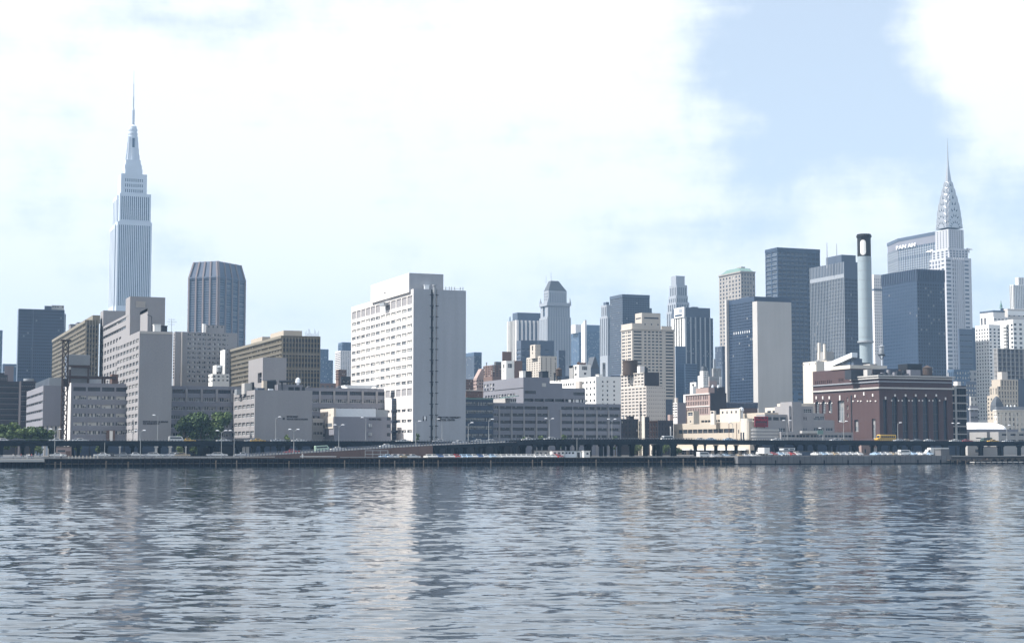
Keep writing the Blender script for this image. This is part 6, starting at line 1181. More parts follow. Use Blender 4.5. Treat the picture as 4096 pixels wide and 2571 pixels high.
for i in range(9): x = x_c0 + (x_c1 - x_c0) * (i + .5) / 9; mb.box(x - .2, x + .2, SHORE - 3.2, SHORE - 3.02, -.5, 1.5, 'wet_timber')
struct('quay_joints', mb)
# fender piles along the timber bulkhead
pile = MB(); pile.lathe(0, 0, [(.22, -2.2), (.2, 2.4), (.12, 2.55)], 'wet_timber', 7); pm = pile.mesh('fender_pile'); pile2 = MB(); pile2.lathe(0, 0, [(.26, -2.2), (.24, 1.9), (.14, 2.0)], 'timber', 7); pm2 = pile2.mesh('fender_pile')
xs, xe = XY(-10, SHORE), XY(2930, SHORE); n = 150; proot = thing('fender_row', 'row of dark timber fender piles along the foot of the left quay', 'fender piles', (xs, SHORE, 0))
for i in range(n):
    x = (xe - xs) * i / (n - 1) + RND.uniform(-.25, .25); link('fender_pile', pm if RND.random() < .8 else pm2, proot, (x, -.75 + RND.uniform(-.08, .08), RND.uniform(-.5, .15)))
xs2, xe2 = x_c1 + .5, XY(4110, SHORE)
proot = thing('fender_row', 'row of timber piles under the broken landing stages at the right edge', 'fender piles', (xs2, SHORE, 0))
for i in range(30): link('fender_pile', pm2 if i % 3 == 0 else pm, proot, ((xe2 - xs2) * i / 29 + RND.uniform(-.5, .5), -.8 + RND.uniform(-.3, .3), RND.uniform(-1.2, -.3)))
# pale pier deck at the far left and landing stages at the far right
xa = XY(-30, SHORE - 7); xb = XY(178, SHORE - 7)
root = thing('pier_deck', 'flat pier with a pale edge and dark underside at the left edge', 'pier', (xa, SHORE - 7, 0))
mb = MB(); mb.box(0, xb - xa, 0, 7, 1.65, 2.5, 'pale_concrete'); mb.build('deck', root); mb = MB(); mb.box(.2, xb - xa - .2, .8, 6.9, -2, 1.64, 'wet_timber'); mb.build('foundation', root)
for i in range(14): link('fender_pile', pm, root, ((xb - xa) * i / 13, .3, -.9))
xa = XY(3800, SHORE - 5); xb = XY(4120, SHORE - 5)
for k, (f0, f1, z, dy) in enumerate(((0, .5, 1.5, 0), (.22, 1, .75, -4), (.55, 1, 1.9, 3.5))):
    lab = ('dark landing stage behind the end of the concrete quay', 'low pale floating stage on the water at the right edge', 'upper planked landing stage at the right edge')[k]
    root = thing('landing_stage', lab, 'landing stage', (xa + (xb - xa) * f0, SHORE - 5 + dy, 0)); w = (xb - xa) * (f1 - f0)
    mb = MB(); mb.box(0, w, 0, 3, z - .3, z, 'timber' if k != 1 else 'pale_concrete'); mb.build('deck', root)
    mb = MB()
    for i in range(int(w / 2.4)): mb.box(i * 2.4, i * 2.4 + .25, -.1, .15, -1.5, z + .1, 'wet_timber')
    for i in range(int(w / 3.2)): mb.box(i * 3.2 + .5, i * 3.2 + 1.6, -.12, -.02, z - .9, z - .35, 'timber')
    tag(mb.build('piles', root), kind='stuff')

# water: one sheet with real waves, finer towards the viewer
def water():
    r = [40.0]
    while r[-1] < 620: r.append(r[-1] * 1.0019)
    r += [700, 900, 1300, 2000, 3500, 5200]
    r = np.array(r); na = 400
    ang = np.concatenate([np.linspace(-pi / 2, -.36, 24)[:-1], np.linspace(-.36, .36, na), np.linspace(.36, pi / 2, 24)[1:]]) + YAW
    Rg, Ag = np.meshgrid(r, ang, indexing='ij'); x = Rg * np.sin(Ag); y = Rg * np.cos(Ag)
    rs = np.random.RandomState(5); z = np.zeros_like(x); cell = np.maximum(Rg * (.72 / na), np.gradient(r)[:, None])
    for i in range(110):
        wl_ = .45 * (5.0 / .45) ** rs.rand() if i < 95 else rs.uniform(5, 14); k = 2 * pi / wl_
        th = YAW + pi / 2 * (0 if rs.rand() < 0 else 1) * 0 + rs.normal(0, .48) + .12      # mostly travelling along the view, so crests lie across it
        amp = .00086 * wl_ ** (.9 if wl_ < 5 else .55) * rs.rayleigh(.8)
        fade = np.clip((wl_ / (cell * 3.0)) - .35, 0, 1)
        wob = .7 * np.sin(x * .045 + i) + .7 * np.cos(y * .037 + i * 1.7)
        ph = k * (x * math.sin(th) + y * math.cos(th)) + wob + rs.rand() * 6.28
        z += amp * fade * (np.sin(ph) + .25 * np.sin(2 * ph + 1.2))
    patch = .75 + .45 * np.sin(x * .021 + 1) * np.sin(y * .017 + .4) + .2 * np.sin(x * .06 + y * .05)
    z *= patch
    z = np.where((y > SHORE - 1), -.3, z)
    nr, nc = x.shape; V = np.stack([x, y, z], -1).reshape(-1, 3)
    i0 = (np.arange(nr - 1)[:, None] * nc + np.arange(nc - 1)[None, :]).ravel()
    Fq = np.stack([i0, i0 + 1, i0 + nc + 1, i0 + nc], -1)[:, ::-1]
    base = len(V); V = np.vstack([V, [[-5200, -5200 + 0, 0]]]) if False else V
    me = bpy.data.meshes.new('river_water'); me.vertices.add(len(V)); me.vertices.foreach_set('co', V.ravel().astype('f'))
    me.loops.add(len(Fq) * 4); me.loops.foreach_set('vertex_index', Fq.ravel().astype('i')); me.polygons.add(len(Fq))
    me.polygons.foreach_set('loop_start', np.arange(0, len(Fq) * 4, 4, dtype='i')); me.polygons.foreach_set('loop_total', np.full(len(Fq), 4, dtype='i'))
    me.polygons.foreach_set('use_smooth', np.ones(len(Fq), dtype=bool)); me.update(); me.validate()
    m, nt, bs = newmat('water'); N = nt.nodes.new; L = nt.links.new
    bs.inputs['Base Color'].default_value = (.020, .032, .045, 1); bs.inputs['Roughness'].default_value = .06; bs.inputs['IOR'].default_value = 1.333
    tcn = N('ShaderNodeTexCoord'); ge = N('ShaderNodeNewGeometry'); last = ge.outputs['Normal']
    for sc_, k_ in ((.62, .27), (1.9, .13)):             # small ripples as direct slope noise, so that they hold at any distance
        n1_ = N('ShaderNodeTexNoise'); n1_.inputs['Scale'].default_value = sc_; n1_.inputs['Detail'].default_value = 3; n1_.inputs['Roughness'].default_value = .5; L(tcn.outputs['Object'], n1_.inputs['Vector'])
        v1 = N('ShaderNodeVectorMath'); v1.operation = 'SUBTRACT'; L(n1_.outputs['Color'], v1.inputs[0]); v1.inputs[1].default_value = (.5, .5, .5)
        v2 = N('ShaderNodeVectorMath'); v2.operation = 'MULTIPLY_ADD'; L(v1.outputs[0], v2.inputs[0]); v2.inputs[1].default_value = (k_, k_, 0); L(last, v2.inputs[2]); last = v2.outputs[0]
    v3 = N('ShaderNodeVectorMath'); v3.operation = 'NORMALIZE'; L(last, v3.inputs[0]); L(v3.outputs[0], bs.inputs['Normal'])
    me.materials.append(m); o = link('river_water', me); tag(o, kind='structure')
water()
mb = MB(); mb.face([(-5200, -700, -2.0), (5200, -700, -2.0), (5200, SHORE, -2.0), (-5200, SHORE, -2.0)], 'ground_dirt'); struct('river_bed', mb)
# the air
mb = MB(); mb.box(-5300, 5300, -800, 5300, -3.2, 470, 'white_paint'); hz = mb.build('haze'); hz['kind'] = 'stuff'
m = bpy.data.materials.new('haze_air'); m.use_nodes = True; nt = m.node_tree; nt.nodes.clear()
pv = nt.nodes.new('ShaderNodeVolumePrincipled'); pv.inputs['Color'].default_value = (.36, .60, .90, 1); pv.inputs['Density'].default_value = .000125; pv.inputs['Anisotropy'].default_value = .0
oo = nt.nodes.new('ShaderNodeOutputMaterial'); nt.links.new(pv.outputs[0], oo.inputs['Volume']); hz.data.materials.clear(); hz.data.materials.append(m)
ORD = ('first', 'second', 'third', 'fourth', 'fifth', 'sixth', 'seventh', 'eighth', 'ninth', 'tenth', 'eleventh', 'twelfth', 'thirteenth', 'fourteenth', 'fifteenth', 'sixteenth', 'seventeenth', 'eighteenth')
# ================================================================ elevated highway, ramp, street life
def poly_at(pts, x):
    for (x0, v0), (x1, v1) in zip(pts, pts[1:]):
        if x <= x1: return v0 + (v1 - v0) * max(0, (x - x0)) / (x1 - x0)
    return pts[-1][1]
VY0, VY1 = 532.0, 550.0
VOFF = [(XY(p, VY0, 8), v) for p, v in ((-60, 0.0), (1900, .0), (2650, .75), (3400, .62), (4140, .25))]
voff = lambda x: poly_at(VOFF, x)
vx0, vx1 = XY(-60, VY0, 8), XY(4140, VY0, 8)
hw = thing('elevated_highway', 'long dark elevated highway running along the whole waterfront on columns', 'viaduct', (vx0, VY0, GZ))
def ribbon(mb, xs, zf, za, zb, y0, y1, mat, ox, oy, oz):
    for a, b_ in zip(xs, xs[1:]):
        v = [(x - ox, y - oy, zf(x) + z - oz) for x in (a, b_) for y in (y0, y1) for z in (za, zb)]
        (a00, a01, a10, a11, b00, b01, b10, b11) = v
        for q in ((a00, b00, b01, a01), (b10, a10, a11, b11), (a01, b01, b11, a11), (a10, b10, b00, a00)): mb.face(q, mat)
    for x, s_ in ((xs[0], 1), (xs[-1], -1)):
        q = [(x - ox, y - oy, zf(x) + z - oz) for y, z in ((y0, za), (y0, zb), (y1, zb), (y1, za))]; mb.face(q if s_ > 0 else q[::-1], mat)
xs = [vx0 + (vx1 - vx0) * i / 48 for i in range(49)]
for nm, za, zb, y0, y1, m_ in (('deck', 7.1, 7.5, VY0 + .3, VY1 - .3, 'asphalt'), ('girder', 6.35, 7.09, VY0 + .1, VY0 + .7, 'green_steel'), ('girder', 6.35, 7.09, VY0 + 8, VY0 + 8.6, 'green_steel'), ('girder', 6.35, 7.09, VY1 - .7, VY1 - .1, 'green_steel'), ('parapet', 7.1, 8.05, VY0 - .1, VY0 + .25, 'green_steel'), ('parapet', 7.1, 8.05, VY1 - .25, VY1 + .1, 'green_steel'), ('hand_rail', 8.42, 8.50, VY0 + .02, VY0 + .12, 'grey_metal')):
    mb = MB(); ribbon(mb, xs, voff, za, zb, y0, y1, m_, vx0, VY0, GZ); mb.build(nm, hw)
mb = MB(); n = int((vx1 - vx0) / 1.0)
for i in range(n): x = vx0 + i * 1.0; mb.box(x - vx0 - .06, x - vx0 + .06, .02, .12, 8.05 + voff(x) - GZ, 8.45 + voff(x) - GZ, 'dark_steel', 'tb')
tag(mb.build('railing_post', hw), kind='stuff')
colm = {}
def vcol(x, y, w, zt, mat, root, zb=GZ):
    key_ = (round(w, 2), mat, round(zt, 1), round(zb, 1))
    if key_ not in colm:
        mb = MB(); mb.box(-w / 2, w / 2, -w / 2, w / 2, 0, zt - zb, mat, 'b'); mb.box(-w * .8, w * .8, -w * .7, w * .7, zt - zb - .5, zt - zb - .02, mat, ''); colm[key_] = mb.mesh('column')
    link('column', colm[key_], root, (x - root.location.x, y - root.location.y, zb - root.location.z))
for px in (625, 681): vcol(XY(px, VY0, 5), VY0 + .5, .75, 6.34 + voff(XY(px, VY0)), 'pale_concrete', hw)
for px in (480, 744): vcol(XY(px, VY0, 5), VY0 + .5, .42, 6.34 + voff(XY(px, VY0)), 'pale_concrete', hw)
for px in (5, 130, 215, 290, 410, 560, 800, 870, 960, 1016, 1118, 1200, 1280, 1380, 1500, 1600, 1690, 1748, 1797, 1850, 1910, 2000, 2090, 2160, 2235, 2310, 2407, 2480, 2582, 2645, 2692, 3040, 3130, 3225, 3320, 3430, 3520, 3600, 3700, 3780, 3850, 3925, 4010, 4080):
    x = XY(px, VY0, 5); vcol(x, VY0 + .6, 1.1, 6.34 + voff(x), 'green_steel', hw)
for px in (2343, 2823, 2908): x = XY(px, VY0, 5); vcol(x, VY0 + .6, .55, 6.34 + voff(x), 'green_steel', hw)
n = 46
for i in range(n):
    x = vx0 + 4 + (vx1 - vx0 - 8) * i / (n - 1); vcol(x, VY1 - .6, 1.0, 6.34 + voff(x), 'green_steel', hw)
    mb = MB(); mb.box(x - .35 - vx0, x + .35 - vx0, .71, VY1 - VY0 - .71, 6.4 + voff(x) - GZ, 7.05 + voff(x) - GZ, 'green_steel'); mb.build('cross_beam', hw)
# ramp
RY0, RY1 = 514.0, 527.0
RZ = [(XY(p, RY0, z), z) for p, z in ((985, 3.0), (1240, 4.2), (1500, 5.5), (1730, 6.6), (2020, 7.6), (2180, 8.15), (2790, 8.2), (2800, 8.2))]
rz = lambda x: poly_at(RZ, x)
rx0, rx1, rxw = XY(985, RY0, 3), XY(2782, RY0, 8), XY(1731, RY0, 5)
rp = thing('highway_ramp', 'highway ramp climbing to the right on a brick wall and then on dark columns', 'ramp', (rx0, RY0, QT))
xs = [rx0 + (rx1 - rx0) * i / 40 for i in range(41)]; xw = [rx0 + (rxw - rx0) * i / 20 for i in range(21)]; xe = [rxw + (rx1 - rxw) * i / 20 for i in range(21)]; xq = XY(2034, RY0, 8); x1_ = [x for x in xs if x <= xq]; x2_ = [x for x in xs if x > xq]
for nm, seq, za, zb, y0, y1, m_ in (('deck', xs, -.4, 0, RY0 + .3, RY1 - .3, 'asphalt'), ('edge_beam', xe, -1.15, -.02, RY0 - .08, RY0 + .3, 'green_steel'), ('edge_beam', xe, -1.15, .6, RY1 - .3, RY1, 'green_steel'), ('parapet', x1_, 0, .48, RY0 - .05, RY0 + .2, 'pale_concrete'), ('parapet', x2_, 0, .62, RY0 - .05, RY0 + .2, 'green_steel'), ('hand_rail', xs, .98, 1.06, RY0 + .03, RY0 + .12, 'grey_metal'), ('parapet', x1_, 0, .5, RY1 - .25, RY1, 'concrete')):
    mb = MB(); ribbon(mb, seq, rz, za, zb, y0, y1, m_, rx0, RY0, QT); mb.build(nm, rp)
mb = MB()
for i in range(int((rx1 - rx0) / 1.04)): x = rx0 + i * 1.04; z = rz(x) - QT; mb.box(x - rx0 - .11, x - rx0 + .11, -.12, .16, z - .05, z + 1.0, 'dark_steel' if x > xq else 'bronze_panel', 'b')
tag(mb.build('railing_post', rp), kind='stuff')
mb = MB(); ribbon(mb, xw, lambda x: 0, 0, 1, RY0, RY1, 'ramp_brick', rx0, RY0, 0) if False else None
for a, b_ in zip(xw, xw[1:]):
    for y in (RY0, RY1): q = [(a - rx0, y - RY0, 0), (b_ - rx0, y - RY0, 0), (b_ - rx0, y - RY0, rz(b_) - QT - .02), (a - rx0, y - RY0, rz(a) - QT - .02)]; mb.face(q if y == RY0 else q[::-1], 'ramp_brick')
mb.face([(rxw - rx0, 0, 0), (rxw - rx0, RY1 - RY0, 0), (rxw - rx0, RY1 - RY0, rz(rxw) - QT), (rxw - rx0, 0, rz(rxw) - QT)], 'ramp_brick'); mb.build('retaining_wall', rp)
for px in range(1040, 1730, 58): x = XY(px, RY0, 4); mb = MB(); mb.box(x - rx0 - .22, x - rx0 + .22, -.13, .02, 0, rz(x) - QT - .1, 'ramp_brick', 'W'); mb.build('buttress', rp)
for px in (1746, 1797, 1842, 1908, 1985, 2060, 2140, 2232, 2309, 2407, 2480, 2584, 2645, 2694):
    x = XY(px, RY0, 5)
    for y in (RY0 + .7, RY1 - .8): vcol(x, y, 1.0 if px not in (2407, 2480) else .8, rz(x) - 1.16, 'green_steel', rp, QT)
    mb = MB(); mb.box(x - rx0 - .3, x - rx0 + .3, 1.3, RY1 - RY0 - 1.3, rz(x) - QT - 1.1, rz(x) - QT - .42, 'green_steel'); mb.build('cross_beam', rp)
# street level road on the left
gx0, gx1 = XY(-60, 517), XY(1010, 517); mb = MB(); mb.box(gx0, gx1, 517, 529.5, QT - .2, 2.95, 'asphalt', 'b'); mb.box(gx0, gx1, 516.6, 516.98, QT - .2, 3.1, 'concrete', 'b'); struct('road', mb)
mb = MB(); mb.box(gx0, gx1, 521.9, 522.05, 2.954, 2.96, 'white_paint', 'b'); struct('road_marking', mb)

# guard rails, fences and small fixtures
def guard(name, label, px0, px1, y, z0, h, step, mat, pm_='dark_steel', rails=1):
    x0, x1 = XY(px0, y, z0), XY(px1, y, z0); root = thing(name, label, 'fence', (x0, y, z0))
    for k in range(rails): mb = MB(); zz = h * (1 - .45 * k); mb.box(0, x1 - x0, -.06, .06, zz - .22, zz, mat); mb.build('rail', root)
    n = max(2, int((x1 - x0) / step)); pmz = MB(); pmz.box(-.06, .06, .061, .18, 0, h, pm_); me = pmz.mesh('post')
    for i in range(n + 1): link('post', me, root, ((x1 - x0) * i / n, 0, 0))
guard('guard_rail', 'low pale guard rail on the quay below the three big trees', 620, 890, 505.5, QT, .7, 2.2, 'pale_concrete')
guard('guard_rail', 'low pale guard rail on the quay right of the first ramp lamps', 900, 1100, 505.5, QT, .75, 2.2, 'pale_brick')
guard('guard_rail', 'bright low guard rail below the green van on the ramp', 1200, 1345, 505.2, QT, .8, 2.0, 'white_paint')
guard('guard_rail', 'dull guard rail on the quay below the lettered slab', 420, 610, 506.0, QT, .75, 2.2, 'concrete')
guard('guard_rail', 'pale guard rail on the quay right of the white site huts', 2365, 2760, 505.2, QT, .55, 2.4, 'pale_concrete')
guard('guard_rail', 'grey rail between the quay steps and the parked cars by the ramp wall', 1360, 1540, 505.8, QT, .6, 2.2, 'concrete')
guard('pipe_fence', 'pale pipe frame fence in front of the brick ramp wall', 1461, 1552, 508, QT, 2.7, 2.15, 'lamp_pole', 'lamp_pole', 2)
guard('pier_railing', 'thin railing on the pier at the left edge', -20, 170, 497.5, 2.5, 1.1, 1.8, 'grey_metal', 'grey_metal', 2)
me = MB(); me.box(-.14, .14, -.14, .14, 0, 1.0, 'pale_stone'); me.box(-.17, .17, -.17, .17, 1.0, 1.1, 'tan_stone'); me = me.mesh('bollard')
for i, px in enumerate((275, 289, 303, 317, 332, 347, 362, 376, 391)): o = link('bollard', me, None, (XY(px, 508), 508, QT)); tag(o, '%s pale bollard from the left in the quay row left of the lettered slab' % ORD[i], 'bollard', 'bollards on the left quay')
def hut(name, label, cat, px0, px1, yt, Y, dy, mat, zb=QT, wins=(), door=None, roofm='tar_roof', over=.2):
    x0, x1 = XY(px0, Y, zb), XY(px1, Y, zb); zt = zat((x0 + x1) / 2, Y, yt); root = thing(name, label, cat, (x0, Y, zb)); w, h = x1 - x0, zt - zb
    mb = MB(); mb.box(0, w, 0, dy, 0, h, mat, 'b'); mb.build('body', root); mb = MB(); mb.box(-over, w + over, -over, dy + over, h + .004, h + .2, roofm); mb.build('roof', root)
    for f0, f1, g0, g1 in wins: mb = MB(); mb.box(w * f0, w * f1, -.07, .02, h * g0, h * g1, 'glass', 'W'); mb.build('window', root)
    if door: mb = MB(); mb.box(w * door[0], w * door[1], -.09, .02, .05, h * door[2], door[3], 'W'); mb.build('door', root)
    return root
hut('kiosk', 'small tan brick hut with dark opening under the highway at left', 'hut', 226, 285, 1787, 531, 5, 'pink_brick', 2.9, [(.06, .58, .5, .7)], (.62, .95, .6, 'brown_brick'))
hut('site_hut', 'grey site trailer at the left of the white huts on the quay', 'site hut', 2140, 2207, 1802, 513, 3, 'concrete', QT, [(.08, .2, .5, .78), (.3, .4, .5, .78), (.58, .7, .5, .78), (.82, .94, .5, .78)])
hut('site_hut', 'white site hut with three dark windows in the middle of the quay', 'site hut', 2209, 2258, 1802, 510.5, 3, 'white_paint', QT + .6, [(.12, .3, .45, .75), (.45, .65, .45, .75), (.78, .94, .45, .75)])
hut('site_hut', 'white site hut with an open dark doorway beside the end hut', 'site hut', 2259, 2327, 1803, 512, 3, 'white_metal', QT, [(.05, .16, .6, .85), (.22, .34, .6, .85), (.42, .54, .6, .85)], (.72, .88, .82, 'dark_steel'))
hut('site_hut', 'small white end hut with one square window on the quay', 'site hut', 2336, 2360, 1804, 510, 3, 'white_paint', QT, [(.4, .75, .5, .8)], None, 'white_paint')
hut('billboard_hut', 'white site cabin with a second grey cabin below it under the highway', 'site hut', 3134, 3180, 1791, 527, 3, 'white_metal', 5.0, [(.08, .4, .25, .7), (.55, .92, .25, .7)])
hut('site_cabin', 'grey cabin under the white site cabin on the right quay', 'site hut', 3137, 3160, 1804, 526, 3, 'white_metal', 3.0)
hut('container', 'dark blue container with a grey end on the right quay', 'container', 3211, 3256, 1806, 514, 5, 'navy_panel', 3.0)
hut('container', 'narrow grey container standing left of the dark blue one', 'container', 3197, 3210, 1806, 513, 4, 'slate_panel', 3.0)
hut('gatehouse', 'brick gatehouse with a tall pale door under the highway below the power station', 'gatehouse', 3446, 3514, 1778, 556, 6, 'pink_brick', GZ, [(.18, .26, .25, .6)], (.72, .92, .7, 'pale_concrete'))
hut('concrete_hut', 'pale concrete hut with a barred window under the highway at right', 'hut', 3871, 3921, 1780, 556, 6, 'pale_concrete', GZ, [(.62, .95, .3, .6)])
hut('concrete_wall', 'long grey concrete wall under the highway at the right edge', 'wall', 3930, 4010, 1788, 558, 1.2, 'concrete', GZ)
hut('quay_box', 'grey concrete box at the right end of the concrete quay', 'box', 3764, 3798, 1797, 503, 9, 'quay_concrete', 2.2)
# storefront seen below the highway: the ground storey of the terminal
b = Bld('storefront_row', 'low tan storefront row with a white canopy seen under the highway below the terminal', 'building', PX, 590, 2592, 3000, 3060, 1768, 'tan_stone',
        S=[G(12, 1, 1797, 1824, .03, .02, .72, 1, mul=2, gl='glass_navy', bl=.15, d=.8)], E=[G(2, 1, 1800, 1824, .05, .3, .7, 1, gl='glass_navy', bl=0, d=.5)])
mb = MB(); z = b.z(0, 0, 1795) - b.loc.z; mb.box(-1.6, .03, 1, b.main['y1'] - 1, z - .5, z, 'white_paint', 'N'); b.part('canopy', mb); b.done()
b = Bld('yard_wall', 'pale walled yard front seen under the highway left of the storefronts', 'wall', PX, 598, 2585, 2634, 2642, 1770, 'pale_stone', S=[G(1, 1, 1800, 1818, .2, .4, 1, 1, bl=.1)]).done()
# garage front, then added dark panels imitating the shade under the highway
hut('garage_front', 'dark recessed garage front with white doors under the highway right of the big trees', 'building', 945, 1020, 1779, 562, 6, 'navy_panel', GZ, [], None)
for px in (956, 975, 990, 1012): tag(hut('garage_door', 'white panel door in the dark garage front under the highway, %s' % {956: 'first from the left', 975: 'second from the left', 990: 'third from the left', 1012: 'at its right end'}[px], 'door', px - 6, px + 6, 1786, 561.5, .3, 'pale_concrete', GZ), None)

for px0, px1, Y, m_, lab in ((288, 700, 561, 'navy_panel', 'added dark blue panel imitating shade under the highway below the lettered slab'), (746, 940, 566, 'dark_steel', 'added dark panel imitating shade under the highway below the wing behind the big trees'), (1020, 1560, 560, 'navy_panel', 'added dark panel imitating shade under the highway left of the white hospital slab'), (1566, 2090, 560, 'dark_steel', 'added dark panel imitating shade under the highway below the white slab and link block'), (3045, 3442, 558, 'navy_panel', 'added dark panel imitating shade under the highway below the shaded terminal front'), (3518, 3866, 558, 'navy_panel', 'added dark panel imitating shade under the highway below the arched windows')):
    x0, x1 = XY(px0, Y, 4), XY(px1, Y, 4); root = thing('shade_stand_in', lab, 'wall', (x0, Y, GZ)); n = max(3, int((x1 - x0) / 5))
    mb = MB(); mb.box(0, x1 - x0, 0, .4, 0, 4.3, m_); mb.build('wall', root)  # added panel, its dark colour stands in for shade under the deck
    for i in range(n + 1): mb = MB(); x = (x1 - x0) * i / n; mb.box(x - .25, x + .25, -.2, .02, 0, 4.28, 'dark_steel', 'W'); mb.build('shade_rib', root)  # dark ribs belonging to the added shade panel
# ---------------------------------------------------------------- vehicles
PAINT = {'white': (.62, .62, .61), 'blue': (.05, .11, .26), 'pale blue': (.35, .48, .62), 'red': (.35, .03, .025), 'maroon': (.13, .02, .025), 'yellow': (.62, .36, .03), 'dark green': (.03, .07, .045), 'black': (.02, .02, .022), 'silver': (.45, .46, .48), 'tan': (.38, .30, .20), 'pale green': (.42, .58, .46), 'brown': (.12, .07, .04), 'grey': (.20, .21, .22)}
for k, c in PAINT.items():
    m, nt, bs = newmat('paint ' + k); bs.inputs['Base Color'].default_value = (*c, 1); bs.inputs['Roughness'].default_value = .22; bs.inputs['Coat Weight'].default_value = .6; bs.inputs['Coat Roughness'].default_value = .05
wall('tyre', (.02, .02, .02), .1); wall('chrome', (.6, .6, .62), .05, rough=.2, metal=1.0); wall('tail_lamp', (.3, .01, .01), .05, rough=.3)
def wheel_mesh():
    mb = MB(); n = 12
    for s_ in (0,):
        R0 = [(.33 * cos(2 * pi * i / n), -.11, .33 * sin(2 * pi * i / n)) for i in range(n)]; R1 = [(x, .11, z) for x, y, z in R0]
        for i in range(n): mb.face([R0[i], R0[(i + 1) % n], R1[(i + 1) % n], R1[i]], 'tyre')
        mb.face(R0, 'tyre'); mb.face(R1[::-1], 'tyre'); mb.face([(x * .5, -.115, z * .5) for x, y, z in R0], 'chrome'); mb.face([(x * .5, .115, z * .5) for x, y, z in R0][::-1], 'chrome')
    return mb.mesh('wheel')
WHEEL = wheel_mesh()
def extr(mb, prof, wf, mat, off=0):
    "side profile (x, z) swept across the width; wf gives the half width at height z"
    L_ = [(x, -wf(z) - off, z) for x, z in prof]; R_ = [(x, wf(z) + off, z) for x, z in prof]; n = len(prof)
    mb.face(L_, mat); mb.face(R_[::-1], mat)
    for i in range(n): mb.face([L_[(i + 1) % n], L_[i], R_[i], R_[(i + 1) % n]], mat)
SH = {}
def vehicle_meshes(kind, color):
    if (kind, color) in SH: return SH[kind, color]
    pm_ = 'paint ' + color; parts = []
    if kind == 'sedan':
        mb = MB(); extr(mb, [(-2.45, .28), (2.45, .28), (2.5, .5), (2.42, .78), (1.2, .88), (-1.3, .90), (-2.38, .84), (-2.5, .6)], lambda z: .90 - max(0, z - .6) * .18, pm_); extr(mb, [(-1.35, .89), (1.05, .87), (.38, 1.36), (-.85, 1.38)], lambda z: .86 - (z - .85) * .42, pm_); parts.append(('body', mb.mesh('body')))
        mb = MB(); extr(mb, [(-.98, .95), (.80, .93), (.30, 1.29), (-.72, 1.30)], lambda z: .875 - (z - .85) * .42, 'car_glass'); mb.face([(1.0, -.74, .93), (1.0, .74, .93), (.46, .64, 1.31), (.46, -.64, 1.31)], 'car_glass'); mb.face([(-1.32, .74, .95), (-1.32, -.74, .95), (-.92, -.64, 1.33), (-.92, .64, 1.33)], 'car_glass'); parts.append(('window_glass', mb.mesh('window_glass')))
        mb = MB(); mb.box(2.46, 2.6, -.86, .86, .36, .52, 'chrome'); mb.box(-2.6, -2.46, -.86, .86, .38, .54, 'chrome'); parts.append(('bumper', mb.mesh('bumper'))); wx = (-1.45, 1.5); wy = .78
    elif kind == 'van':
        mb = MB(); extr(mb, [(-2.3, .35), (2.25, .35), (2.35, .9), (2.15, 1.25), (1.75, 1.95), (1.5, 2.05), (-2.2, 2.08), (-2.35, 1.9)], lambda z: .95 - max(0, z - 1.2) * .12, pm_); parts.append(('body', mb.mesh('body')))
        mb = MB(); extr(mb, [(-2.0, 1.28), (1.78, 1.28), (1.5, 1.78), (-2.0, 1.80)], lambda z: .962 - max(0, z - 1.2) * .12, 'car_glass'); mb.face([(2.17, -.8, 1.28), (2.17, .8, 1.28), (1.83, .76, 1.85), (1.83, -.76, 1.85)], 'car_glass'); parts.append(('window_glass', mb.mesh('window_glass'))); wx = (-1.4, 1.45); wy = .84
    elif kind == 'truck':
        mb = MB(); mb.box(-3.2, 1.3, -1.1, 1.1, .75, 2.9, pm_); parts.append(('cargo_box', mb.mesh('cargo_box'))); mb = MB(); extr(mb, [(1.35, .45), (3.1, .45), (3.15, 1.2), (2.6, 1.4), (2.2, 2.15), (1.35, 2.2)], lambda z: .98, pm_); parts.append(('cab', mb.mesh('cab')))
        mb = MB(); extr(mb, [(1.6, 1.4), (2.5, 1.4), (2.12, 2.05), (1.6, 2.05)], lambda z: .99, 'car_glass'); parts.append(('window_glass', mb.mesh('window_glass'))); wx = (-2.0, 2.3); wy = .9
    elif kind == 'bus':
        mb = MB(); extr(mb, [(-4.3, .55), (4.0, .55), (4.2, 1.0), (4.1, 1.45), (3.2, 1.6), (3.0, 2.75), (2.7, 2.95), (-4.2, 2.95), (-4.35, 2.7)], lambda z: 1.2 - max(0, z - 2.6) * .3, pm_); parts.append(('body', mb.mesh('body')))
        for i in range(7):
            mb = MB()
            for s_ in (-1, 1): mb.box(-3.9 + i * .95, -3.15 + i * .95, s_ * 1.21 - .012, s_ * 1.21 + .012, 1.75, 2.45, 'car_glass')
            parts.append(('window', mb.mesh('window')))
        mb = MB()
        for z in (1.15, 1.5): mb.box(-4.2, 3.0, -1.222, 1.222, z, z + .08, 'black_paint')
        mb.face([(3.23, -1.0, 1.7), (3.23, 1.0, 1.7), (3.05, .95, 2.6), (3.05, -.95, 2.6)], 'car_glass'); parts.append(('trim', mb.mesh('trim'))); wx = (-2.6, 3.2); wy = 1.05
    SH[kind, color] = (parts, wx, wy); return SH[kind, color]
used = {}
NAMES = {'sedan': ('parked_car', 'car'), 'van': ('van', 'van'), 'truck': ('box_truck', 'truck'), 'bus': ('school_bus', 'bus')}
def vehicle(kind, color, px, Y, z, rot, label, group, name=None):
    parts, wx, wy = vehicle_meshes(kind, color); nm, cat = NAMES[kind]; x = XY(px, Y, z + 1)
    root = thing(name or nm, label, cat, (x, Y, z), rot, group)
    for n_, me in parts: link(n_, me, root)
    for a in wx:
        for s_ in (-1, 1): link('wheel', WHEEL, root, (a, s_ * wy, .33))
